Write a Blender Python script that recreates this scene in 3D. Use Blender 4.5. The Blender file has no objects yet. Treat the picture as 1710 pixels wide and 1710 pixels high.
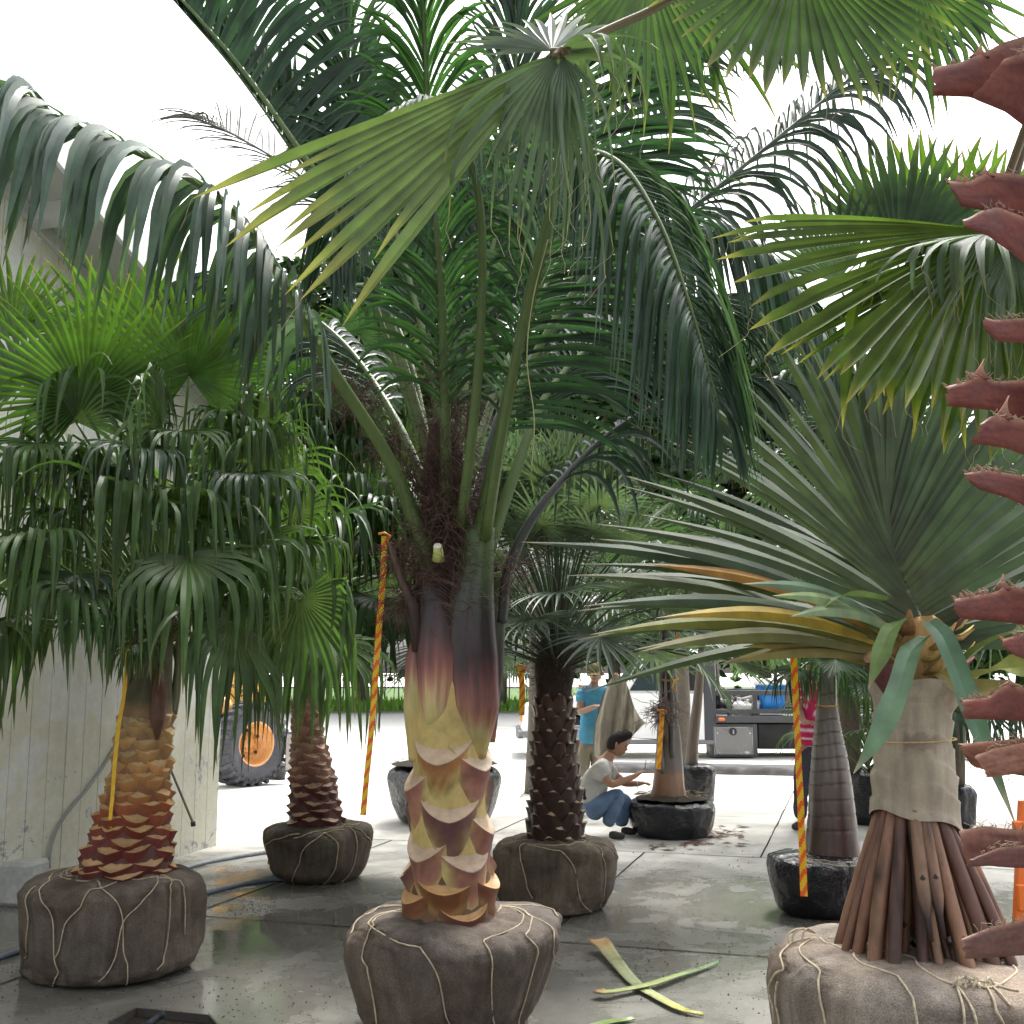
import bpy, math, random
from mathutils import Vector as V, noise, Matrix
random.seed(7)
R = math.radians
sc = bpy.context.scene
# ---------------------------------------------------------------- camera
FX = 1857.0; PITCH = R(8.12); EYE = 1.65
cam_d = bpy.data.cameras.new('camera'); cam = bpy.data.objects.new('camera', cam_d)
sc.collection.objects.link(cam); sc.camera = cam
cam.location = (0, 0, EYE); cam.rotation_euler = (R(90) + PITCH, 0, 0)
cam_d.sensor_width = 36; cam_d.lens = 36 * FX / 1710; cam_d.clip_start = .05; cam_d.clip_end = 800
sc.render.resolution_x = 1024; sc.render.resolution_y = 1024
# ---------------------------------------------------------------- world and sun (bright hazy sky)
SUN_EL, SUN_AZ = R(62), R(25)          # high hazy sun from the right
w = bpy.data.worlds.new('World'); sc.world = w; w.use_nodes = True
nt = w.node_tree; bgn = nt.nodes['Background']
sky = nt.nodes.new('ShaderNodeTexSky'); sky.sky_type = 'NISHITA'; sky.sun_disc = False
sky.sun_elevation = SUN_EL; sky.sun_rotation = SUN_AZ; sky.air_density = 1.0; sky.dust_density = 6.0; sky.ozone_density = 1.0
hs = nt.nodes.new('ShaderNodeHueSaturation'); hs.inputs['Saturation'].default_value = .22; hs.inputs['Value'].default_value = 1.0
nt.links.new(sky.outputs[0], hs.inputs['Color']); nt.links.new(hs.outputs[0], bgn.inputs['Color'])
bgn.inputs['Strength'].default_value = .15
sd = bpy.data.lights.new('sun', 'SUN'); sd.energy = 1.5; sd.angle = R(12); sd.color = (1, .96, .9)
so = bpy.data.objects.new('sun', sd); sc.collection.objects.link(so)
sdir = V((math.sin(SUN_AZ) * math.cos(SUN_EL), math.cos(SUN_AZ) * math.cos(SUN_EL), math.sin(SUN_EL)))
so.rotation_euler = (-sdir).to_track_quat('-Z', 'Y').to_euler()
sc.view_settings.view_transform = 'Standard'; sc.view_settings.look = 'None'
sc.view_settings.exposure = 1.6; sc.view_settings.gamma = 1
# ---------------------------------------------------------------- pixel <-> place helpers
_c, _s = math.cos(PITCH), math.sin(PITCH)
def ray(px, py):
    a = (px - 855) / FX; b = (855 - py) / FX
    return V((a, _c - _s * b, _s + _c * b))
def P(px, py, Y):
    r = ray(px, py); return V((0, 0, EYE)) + r * (Y / r.y)
def G(px, py, z=0):
    r = ray(px, py); return V((0, 0, EYE)) + r * ((z - EYE) / r.z)
def proj(p):
    q = p - V((0, 0, EYE)); d = q.y * _c + q.z * _s; u = -q.y * _s + q.z * _c
    return 855 + FX * q.x / d, 855 - FX * u / d
# ---------------------------------------------------------------- materials
def mixc(a, b, t):
    t = max(0, min(1, t)); return tuple(a[i] * (1 - t) + b[i] * t for i in range(3))
def ramp(stops, t):
    if t <= stops[0][0]: return stops[0][1]
    for (a, ca), (b, cb) in zip(stops, stops[1:]):
        if t <= b: return mixc(ca, cb, (t - a) / (b - a))
    return stops[-1][1]
def mat_base(name):
    m = bpy.data.materials.new(name); m.use_nodes = True
    return m, m.node_tree, m.node_tree.nodes['Principled BSDF']
def N(nt, kind, **kw):
    n = nt.nodes.new(kind)
    for k, v in kw.items():
        if k in n.inputs: n.inputs[k].default_value = v
        else: setattr(n, k, v)
    return n
def vmat(name, rough=.6, scale=30, amp=.25, bump=.3, bdist=.004, spec=.4, streak=None, coat=0, metal=0, rvar=.15, tint=None):
    """colour attribute x noise; bumpy, with roughness variation"""
    m, nt, b = mat_base(name)
    at = N(nt, 'ShaderNodeAttribute', attribute_name='Col')
    tc = N(nt, 'ShaderNodeTexCoord'); mp = N(nt, 'ShaderNodeMapping')
    if streak: mp.inputs['Scale'].default_value = streak
    nt.links.new(tc.outputs['Object'], mp.inputs[0])
    n1 = N(nt, 'ShaderNodeTexNoise', Scale=scale, Detail=5, Roughness=.6); nt.links.new(mp.outputs[0], n1.inputs['Vector'])
    n2 = N(nt, 'ShaderNodeTexNoise', Scale=scale * .17, Detail=3); nt.links.new(mp.outputs[0], n2.inputs['Vector'])
    add = N(nt, 'ShaderNodeMath', operation='ADD'); nt.links.new(n1.outputs[0], add.inputs[0]); nt.links.new(n2.outputs[0], add.inputs[1])
    mr = N(nt, 'ShaderNodeMapRange'); mr.inputs[1].default_value = .65; mr.inputs[2].default_value = 1.35
    mr.inputs[3].default_value = 1 - amp; mr.inputs[4].default_value = 1 + amp
    nt.links.new(add.outputs[0], mr.inputs[0])
    mul = N(nt, 'ShaderNodeMixRGB', blend_type='MULTIPLY'); mul.inputs[0].default_value = 1
    nt.links.new(at.outputs['Color'], mul.inputs[1]); nt.links.new(mr.outputs[0], mul.inputs[2])
    nt.links.new(mul.outputs[0], b.inputs['Base Color'])
    rr = N(nt, 'ShaderNodeMapRange'); rr.inputs[1].default_value = .35; rr.inputs[2].default_value = .65
    rr.inputs[3].default_value = max(.02, rough - rvar); rr.inputs[4].default_value = min(1, rough + rvar)
    nt.links.new(n2.outputs[0], rr.inputs[0]); nt.links.new(rr.outputs[0], b.inputs['Roughness'])
    b.inputs['Specular IOR Level'].default_value = spec; b.inputs['Metallic'].default_value = metal
    b.inputs['Coat Weight'].default_value = coat
    if bump:
        bp = N(nt, 'ShaderNodeBump', Strength=bump, Distance=bdist); nt.links.new(n1.outputs[0], bp.inputs['Height'])
        nt.links.new(bp.outputs[0], b.inputs['Normal'])
    return m
def leafmat(name, trans=.35, rough=.44, tcol=(1.15, 1.3, .55)):
    m, nt, b = mat_base(name)
    at = N(nt, 'ShaderNodeAttribute', attribute_name='Col'); tc = N(nt, 'ShaderNodeTexCoord')
    n1 = N(nt, 'ShaderNodeTexNoise', Scale=9, Detail=4); nt.links.new(tc.outputs['Object'], n1.inputs['Vector'])
    mr = N(nt, 'ShaderNodeMapRange'); mr.inputs[1].default_value = .3; mr.inputs[2].default_value = .7; mr.inputs[3].default_value = .72; mr.inputs[4].default_value = 1.3
    nt.links.new(n1.outputs[0], mr.inputs[0])
    mul = N(nt, 'ShaderNodeMixRGB', blend_type='MULTIPLY'); mul.inputs[0].default_value = 1
    nt.links.new(at.outputs['Color'], mul.inputs[1]); nt.links.new(mr.outputs[0], mul.inputs[2])
    nt.links.new(mul.outputs[0], b.inputs['Base Color']); b.inputs['Roughness'].default_value = rough
    b.inputs['Specular IOR Level'].default_value = .5
    t = N(nt, 'ShaderNodeBsdfTranslucent'); m2 = N(nt, 'ShaderNodeMixRGB', blend_type='MULTIPLY'); m2.inputs[0].default_value = 1
    nt.links.new(mul.outputs[0], m2.inputs[1]); m2.inputs[2].default_value = (*tcol, 1)
    nt.links.new(m2.outputs[0], t.inputs[0])
    mx = N(nt, 'ShaderNodeMixShader'); mx.inputs[0].default_value = trans
    nt.links.new(b.outputs[0], mx.inputs[1]); nt.links.new(t.outputs[0], mx.inputs[2])
    nt.links.new(mx.outputs[0], nt.nodes['Material Output'].inputs['Surface'])
    return m
def burlapmat(name, wet=True):
    m, nt, b = mat_base(name)
    at = N(nt, 'ShaderNodeAttribute', attribute_name='Col'); tc = N(nt, 'ShaderNodeTexCoord')
    n1 = N(nt, 'ShaderNodeTexNoise', Scale=4.5, Detail=6, Roughness=.65, Distortion=.6); nt.links.new(tc.outputs['Object'], n1.inputs['Vector'])
    n2 = N(nt, 'ShaderNodeTexNoise', Scale=160 if wet else 330, Detail=2); nt.links.new(tc.outputs['Object'], n2.inputs['Vector'])
    mp = N(nt, 'ShaderNodeMapping'); mp.inputs['Scale'].default_value = (1, 1, .12); nt.links.new(tc.outputs['Object'], mp.inputs[0])
    n3 = N(nt, 'ShaderNodeTexNoise', Scale=22, Detail=4); nt.links.new(mp.outputs[0], n3.inputs['Vector'])
    cr = N(nt, 'ShaderNodeValToRGB'); e = cr.color_ramp
    e.elements[0].position = .3; e.elements[0].color = (.55, .5, .48, 1) if wet else (.8, .78, .76, 1)
    e.elements[1].position = .7; e.elements[1].color = (1.45, 1.4, 1.35, 1) if wet else (1.12, 1.12, 1.12, 1)
    nt.links.new(n1.outputs[0], cr.inputs[0])
    mul = N(nt, 'ShaderNodeMixRGB', blend_type='MULTIPLY'); mul.inputs[0].default_value = 1
    nt.links.new(at.outputs['Color'], mul.inputs[1]); nt.links.new(cr.outputs[0], mul.inputs[2])
    mr = N(nt, 'ShaderNodeMapRange'); mr.inputs[1].default_value = .3; mr.inputs[2].default_value = .7; mr.inputs[3].default_value = .7 if wet else .86; mr.inputs[4].default_value = 1.3 if wet else 1.12
    nt.links.new(n2.outputs[0], mr.inputs[0])
    mr3 = N(nt, 'ShaderNodeMapRange'); mr3.inputs[1].default_value = .3; mr3.inputs[2].default_value = .7; mr3.inputs[3].default_value = .8; mr3.inputs[4].default_value = 1.2
    nt.links.new(n3.outputs[0], mr3.inputs[0])
    mm = N(nt, 'ShaderNodeMath', operation='MULTIPLY'); nt.links.new(mr.outputs[0], mm.inputs[0]); nt.links.new(mr3.outputs[0], mm.inputs[1])
    mu2 = N(nt, 'ShaderNodeMixRGB', blend_type='MULTIPLY'); mu2.inputs[0].default_value = 1
    nt.links.new(mul.outputs[0], mu2.inputs[1]); nt.links.new(mm.outputs[0], mu2.inputs[2]); nt.links.new(mu2.outputs[0], b.inputs['Base Color'])
    b.inputs['Roughness'].default_value = .75 if wet else .9; b.inputs['Specular IOR Level'].default_value = .35
    ad = N(nt, 'ShaderNodeMath', operation='MULTIPLY_ADD'); nt.links.new(n3.outputs[0], ad.inputs[0]); ad.inputs[1].default_value = 2.5; nt.links.new(n2.outputs[0], ad.inputs[2])
    bp = N(nt, 'ShaderNodeBump', Strength=.6 if wet else .3, Distance=.006 if wet else .003); nt.links.new(ad.outputs[0], bp.inputs['Height']); nt.links.new(bp.outputs[0], b.inputs['Normal'])
    return m
M = dict(
    leaf=leafmat('palm_leaf'), leafglow=leafmat('thin_palm_leaf', .42, .36, (1.35, 1.5, .45)), leafstiff=leafmat('stiff_leaf', .18, .5),
    bark=vmat('bark', .75, 40, .35, .6, .006), boot=vmat('leaf_base', .5, 22, .28, .35, .004, rvar=.2),
    smooth=vmat('smooth_sheath', .36, 18, .34, .2, .003, streak=(1, 1, .22)),
    fiber=vmat('palm_fibre', .85, 60, .4, .8, .006, streak=(1, 1, .2)), petiole=vmat('petiole', .42, 25, .2, .2, .002, streak=(1, 1, .3)),
    burlap=burlapmat('wet_burlap'), drycloth=burlapmat('dry_burlap', False), twine=vmat('twine', .9, 300, .3, .5, .002, spec=.1),
    blackwrap=vmat('black_plastic_wrap', .16, 7, .3, 1, .05, spec=.5, rvar=.1), soil=vmat('soil', .95, 60, .5, 1, .02, spec=.1),
    root=vmat('stilt_root', .5, 45, .3, .5, .004, streak=(1, 1, .3), rvar=.15), plain=vmat('plain', .6, 20, .08, .1, .002),
    gloss=vmat('gloss_paint', .25, 6, .05, 0, .002, spec=.5, rvar=.05), metal=vmat('metal', .35, 30, .12, .1, .001, metal=.8),
    rubber=vmat('rubber', .75, 25, .3, .4, .006, spec=.25), skin=vmat('skin', .5, 20, .08, .1, .001), cloth=vmat('cloth', .9, 30, .15, .6, .01, spec=.1),
    stub=vmat('dry_stalk', .62, 110, .34, .25, .0015, streak=(.12, 1, 1), spec=.3), stone=vmat('rough_concrete', .85, 25, .25, .6, .006), tape=vmat('ribbon', .45, 30, .08, .05, .001),
)
mg, ntg, bg_ = mat_base('window_glass'); bg_.inputs['Base Color'].default_value = (.03, .045, .05, 1); bg_.inputs['Roughness'].default_value = .12; bg_.inputs['Specular IOR Level'].default_value = .3
M['glass'] = mg
# ---------------------------------------------------------------- mesh builder
class MB:
    def __init__(s): s.v = []; s.c = []; s.f = []; s.m = []; s.mats = []; s.sm = []
    def mi(s, mat):
        if mat not in s.mats: s.mats.append(mat)
        return s.mats.index(mat)
    def vert(s, p, c): s.v.append(tuple(p)); s.c.append(c); return len(s.v) - 1
    def face(s, ids, mat, smooth=True): s.f.append(ids); s.m.append(s.mi(mat)); s.sm.append(smooth)
    def grid(s, rows, cols, mat, closed=False, smooth=True):
        """rows: list of lists of points; cols: matching colours"""
        ids = [[s.vert(p, c) for p, c in zip(r, cc)] for r, cc in zip(rows, cols)]
        for a, b in zip(ids, ids[1:]):
            n = len(a)
            for i in range(n if closed else n - 1):
                j = (i + 1) % n; s.face((a[i], a[j], b[j], b[i]), mat, smooth)
        return ids
    def tube(s, pts, rad, col, mat, n=8, cap=True, flat=1.0, up=None):
        pts = [V(p) for p in pts]; k = len(pts)
        rads = rad if isinstance(rad, (list, tuple)) else [rad] * k
        colf = col if callable(col) else (lambda t, a: col)
        rows = []; cols = []; u = V(up) if up else None
        for i, p in enumerate(pts):
            t = (pts[min(i + 1, k - 1)] - pts[max(i - 1, 0)])
            t = t.normalized() if t.length > 1e-9 else V((0, 0, 1))
            if u is None: u = V((0, 0, 1)) if abs(t.z) < .9 else V((1, 0, 0))
            sd_ = t.cross(u)
            if sd_.length < 1e-6: sd_ = t.cross(V((1, 0, 0)))
            sd_.normalize(); u2 = sd_.cross(t).normalized(); u = u2
            r = rads[i]
            rows.append([p + (sd_ * math.cos(a) + u2 * math.sin(a) * flat) * r for a in [2 * math.pi * j / n for j in range(n)]])
            cols.append([colf(i / max(1, k - 1), j / n) for j in range(n)])
        ids = s.grid(rows, cols, mat, True)
        if cap: s.face(tuple(reversed(ids[0])), mat); s.face(tuple(ids[-1]), mat)
        return ids
    def lathe(s, prof, c, col, mat, n=32, cap=True, wob=None):
        """prof: (r,z) list"""
        colf = col if callable(col) else (lambda t, a: col); rows = []; cols = []
        for i, (r, z) in enumerate(prof):
            rows.append([V((c[0] + (r + (wob(a, z) if wob else 0)) * math.cos(a), c[1] + (r + (wob(a, z) if wob else 0)) * math.sin(a), c[2] + z)) for a in [2 * math.pi * j / n for j in range(n)]])
            cols.append([colf(i / (len(prof) - 1), j / n) for j in range(n)])
        ids = s.grid(rows, cols, mat, True)
        if cap: s.face(tuple(reversed(ids[0])), mat); s.face(tuple(ids[-1]), mat)
    def box(s, c, d, col, mat, rz=0, bev=0.0, rot=None):
        c = V(c); hx, hy, hz = d[0] / 2, d[1] / 2, d[2] / 2
        m = rot if rot else Matrix.Rotation(rz, 3, 'Z')
        b = min(bev, hx * .9, hy * .9, hz * .9)
        if b <= 0:
            ids = [s.vert(c + m @ V((x * hx, y * hy, z * hz)), col) for x in (-1, 1) for y in (-1, 1) for z in (-1, 1)]
            for q in ((0, 1, 3, 2), (4, 6, 7, 5), (0, 4, 5, 1), (2, 3, 7, 6), (0, 2, 6, 4), (1, 5, 7, 3)): s.face(tuple(ids[i] for i in q), mat, False)
            return
        idx = {}
        for x in (-1, 1):
            for y in (-1, 1):
                for z in (-1, 1):
                    for ax in range(3):
                        q = [x * hx, y * hy, z * hz]; sg = (x, y, z)
                        for o in range(3):
                            if o != ax: q[o] -= sg[o] * b
                        idx[(x, y, z, ax)] = s.vert(c + m @ V(q), col)
        for ax in range(3):
            o1, o2 = [o for o in range(3) if o != ax]
            for sg in (-1, 1):
                q = []
                for a_, b_ in ((-1, -1), (1, -1), (1, 1), (-1, 1)):
                    k = [0, 0, 0]; k[ax] = sg; k[o1] = a_; k[o2] = b_; q.append(idx[(*k, ax)])
                s.face(tuple(q), mat, False)
        for ax in range(3):
            o1, o2 = [o for o in range(3) if o != ax]
            for a_ in (-1, 1):
                for b_ in (-1, 1):
                    q = []
                    for t_, of in ((-1, o1), (1, o1), (1, o2), (-1, o2)):
                        k = [0, 0, 0]; k[ax] = t_; k[o1] = a_; k[o2] = b_; q.append(idx[(*k, of)])
                    s.face(tuple(q), mat, False)
        for x in (-1, 1):
            for y in (-1, 1):
                for z in (-1, 1): s.face(tuple(idx[(x, y, z, a)] for a in range(3)), mat, False)
    def prism(s, poly, thick, col, mat, org=(0, 0, 0), ax=(1, 0, 0), ay=(0, 0, 1), colback=None):
        """extruded outline: poly in (ax,ay) plane, thickness along ax x ay (both ways)"""
        o = V(org); ax = V(ax); ay = V(ay); n = ax.cross(ay).normalized() * thick / 2
        a = [s.vert(o + ax * x + ay * y - n, col) for x, y in poly]; b = [s.vert(o + ax * x + ay * y + n, col) for x, y in poly]
        s.face(tuple(reversed(a)), mat, False); s.face(tuple(b), mat, False)
        k = len(poly)
        for i in range(k): s.face((a[i], a[(i + 1) % k], b[(i + 1) % k], b[i]), mat, False)
    def build(s, name, parent=None, loc=None):
        me = bpy.data.meshes.new(name)
        off = V(loc) if loc is not None else V((0, 0, 0))
        me.from_pydata([tuple(V(p) - off) for p in s.v], [], s.f)
        for m in s.mats: me.materials.append(m)
        me.polygons.foreach_set('material_index', s.m); me.polygons.foreach_set('use_smooth', s.sm)
        ca = me.color_attributes.new('Col', 'FLOAT_COLOR', 'POINT')
        fl = []
        for c in s.c: fl += [c[0], c[1], c[2], 1]
        ca.data.foreach_set('color', fl); me.update()
        o = bpy.data.objects.new(name, me); sc.collection.objects.link(o)
        if loc is not None: o.location = off
        if parent is not None:
            o.parent = parent
            if loc is not None: o.location = off - parent_loc(parent)
            else: o.location = -parent_loc(parent)
        return o
def parent_loc(p):
    l = V(p.location)
    while p.parent: p = p.parent; l += V(p.location)
    return l
def empty(name, loc, label, cat, group=None):
    o = bpy.data.objects.new(name, None); sc.collection.objects.link(o); o.location = loc; o.empty_display_size = .2
    return tag(o, label, cat, group)
def tag(o, label=None, cat=None, group=None, kind=None):
    if label: o['label'] = label
    if cat: o['category'] = cat
    if group: o['group'] = group
    if kind: o['kind'] = kind
    return o
def spline(pts, n):
    """Catmull-Rom through points, n samples"""
    pts = [V(p) for p in pts]; q = [pts[0] * 2 - pts[1]] + pts + [pts[-1] * 2 - pts[-2]]
    out = []; m = len(pts) - 1
    for i in range(n):
        t = i / (n - 1) * m; k = min(int(t), m - 1); f = t - k
        a, b, c, d = q[k:k + 4]
        out.append(.5 * ((2 * b) + (c - a) * f + (2 * a - 5 * b + 4 * c - d) * f * f + (3 * b - a - 3 * c + d) * f ** 3))
    return out
def jit(c, a): k = 1 + random.uniform(-a, a); return tuple(x * k for x in c)
# ---------------------------------------------------------------- leaves
def strip(mb, pts, side, widths, cols, mat, fold=.25, fs=1):
    rows = []; cc = []; k = len(pts)
    for i, p in enumerate(pts):
        t = pts[min(i + 1, k - 1)] - pts[max(i - 1, 0)]
        s_ = side - t * (side.dot(t) / max(t.length_squared, 1e-9))
        if s_.length < 1e-6: s_ = side
        s_ = s_.normalized(); n = s_.cross(t).normalized() * fs; w_ = widths[i] / 2
        rows.append([p - s_ * w_, p + n * widths[i] * fold, p + s_ * w_]); cc.append([cols[i]] * 3)
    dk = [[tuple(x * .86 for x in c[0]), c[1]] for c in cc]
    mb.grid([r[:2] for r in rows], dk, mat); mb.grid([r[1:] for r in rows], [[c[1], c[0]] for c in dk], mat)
BROWN = (.16, .10, .05)
def pinnate(mb, path, L, n=60, w_=.035, f0=.25, ang=35, lift=.25, droop=.16, up=(0, 0, 1), col=(.05, .1, .04), rcol=(.09, .14, .04),
            r0=.028, r1=.004, sides=(-1, 1), mat=None, rng=None, dj=.35, tipbrown=.06, ns=7, lens=None, basal=.75, colb=None, pmat=None):
    rng = rng or random; mat = mat or M['leaf']; NS = 48; sp = spline(path, NS); up = V(up)
    rc = rcol if callable(rcol) else (lambda t, a: rcol)
    mb.tube(sp, [r0 + (r1 - r0) * (i / (NS - 1)) ** .8 for i in range(NS)], rc, pmat or M['petiole'], n=8, up=up)
    for i in range(n):
        u = (i + rng.uniform(-.3, .3)) / (n - 1); u = max(0, min(1, u)); t = f0 + (1 - f0) * u
        k = t * (NS - 1); a = min(int(k), NS - 2); p = sp[a].lerp(sp[a + 1], k - a); T = (sp[a + 1] - sp[a]).normalized()
        S = T.cross(up)
        if S.length < .15: S = T.cross(V((1, 0, 0)))
        S.normalize(); U = S.cross(T).normalized()
        ll = L * (basal + (1 - basal) * min(1, u * 4)) * (1 if u < .55 else 1 - .62 * ((u - .55) / .45) ** 1.4)
        if lens: ll = L * lens(u)
        for s in sides:
            A = R(ang + 28 * u + rng.uniform(-7, 7)); lf = lift + rng.uniform(-.12, .12)
            d = (S * s * math.cos(A) + T * math.sin(A) + U * lf).normalized()
            l_ = ll * rng.uniform(.85, 1.08); dr = droop * rng.uniform(1 - dj, 1 + dj); q = p + S * s * r1; pts = [q]; wd = []; cl = []
            c0 = jit(col if (colb is None or rng.random() < .5) else colb, .28); br = rng.random() < .25
            for j in range(ns):
                pts.append(pts[-1] + d * l_ / ns); d = (d + V((0, 0, -1)) * dr * (1 + j * .25) * (1 if d.z > -.97 else 0)).normalized()
            for j in range(ns + 1):
                f = j / ns; wd.append(w_ * (.45 + 1.1 * f if f < .3 else .78 + .22 * math.cos((f - .3) * 2) if f < .6 else (1 - f) / .4 * .92) + .0015)
                cl.append(mixc(c0, BROWN, (f - (1 - tipbrown)) / tipbrown * .8 if br and f > 1 - tipbrown else 0))
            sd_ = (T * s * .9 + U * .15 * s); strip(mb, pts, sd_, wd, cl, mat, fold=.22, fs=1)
def fan(mb, hub, axis, normal, Rr, n=44, span=300, split=.45, droop=.1, hang=0, hangat=.55, cup=.12, col=(.05, .11, .03), mat=None, rng=None,
        tip=(.25, .22, .08), fold=.28, ns=9, ragged=.1, costa=0, thread=0, tipf=.06, wmul=1.0, rshape=.2, midcol=None, wtop=None):
    rng = rng or random; mat = mat or M['leaf']; axis = V(axis).normalized(); nrm = V(normal)
    nrm = (nrm - axis * nrm.dot(axis)).normalized(); side = axis.cross(nrm).normalized(); dth = R(span) / n; hub = V(hub)
    for k in range(n):
        th = (k + .5) * dth - R(span) / 2; d0 = axis * math.cos(th) + side * math.sin(th)
        sd_ = nrm.cross(d0).normalized(); d = (d0 + nrm * cup * (.3 + abs(math.sin(th)))).normalized()
        Rk = Rr * (1 - rshape + rshape * math.cos(th)) * rng.uniform(1 - ragged, 1 + ragged * .4); p = hub + axis * costa * Rr * max(0, math.cos(th)); pts = [p]
        hg = rng.random() < hang; ha = hangat * rng.uniform(.7, 1.5); ko = rng.uniform(.1, .6); dr = droop * rng.uniform(.6, 1.5); jx = V((rng.uniform(-1, 1), rng.uniform(-1, 1), 0)) * .05
        c0 = jit(col, .22); wd = []; cl = []; sp_ = split * rng.uniform(.92, 1.08); wk = 2 * sp_ * Rk * math.tan(dth / 2) * wmul
        for j in range(ns):
            f = (j + 1) / ns; pts.append(pts[-1] + d * Rk / ns)
            if hg and f > ha: d = (d * ko + V((0, 0, -1)) * (1.15 - ko) + jx * 2).normalized()
            else:
                g = dr * (.25 if f < sp_ else 1.0 + f); d = (d + V((0, 0, -1)) * g + jx * (1 if f > sp_ else 0)).normalized()
        for j in range(ns + 1):
            f = j / ns
            wd.append(2 * f * Rk * math.tan(dth / 2) * 1.03 * wmul + .001 if f < sp_ else wk * (1 - ((f - sp_) / (1 - sp_)) ** 1.7) + .0012)
            c = mixc(midcol, c0, f * 2.5) if midcol else c0
            cl.append(mixc(c, tip, (f - (1 - tipf * 2.2)) / (tipf * 2.2)))
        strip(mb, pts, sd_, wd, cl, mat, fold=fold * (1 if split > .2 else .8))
        if thread and rng.random() < thread:
            q = pts[-1]; e = V((rng.uniform(-.5, .5), rng.uniform(-.3, .3), -1)).normalized() * .014; tp = [q]
            for _ in range(4): tp.append(tp[-1] + e); e = (e + V((rng.uniform(-.015, .015), rng.uniform(-.01, .01), -.004)))
            mb.tube(tp, .0009, (.34, .31, .2), M['twine'], n=3, cap=False)
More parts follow.
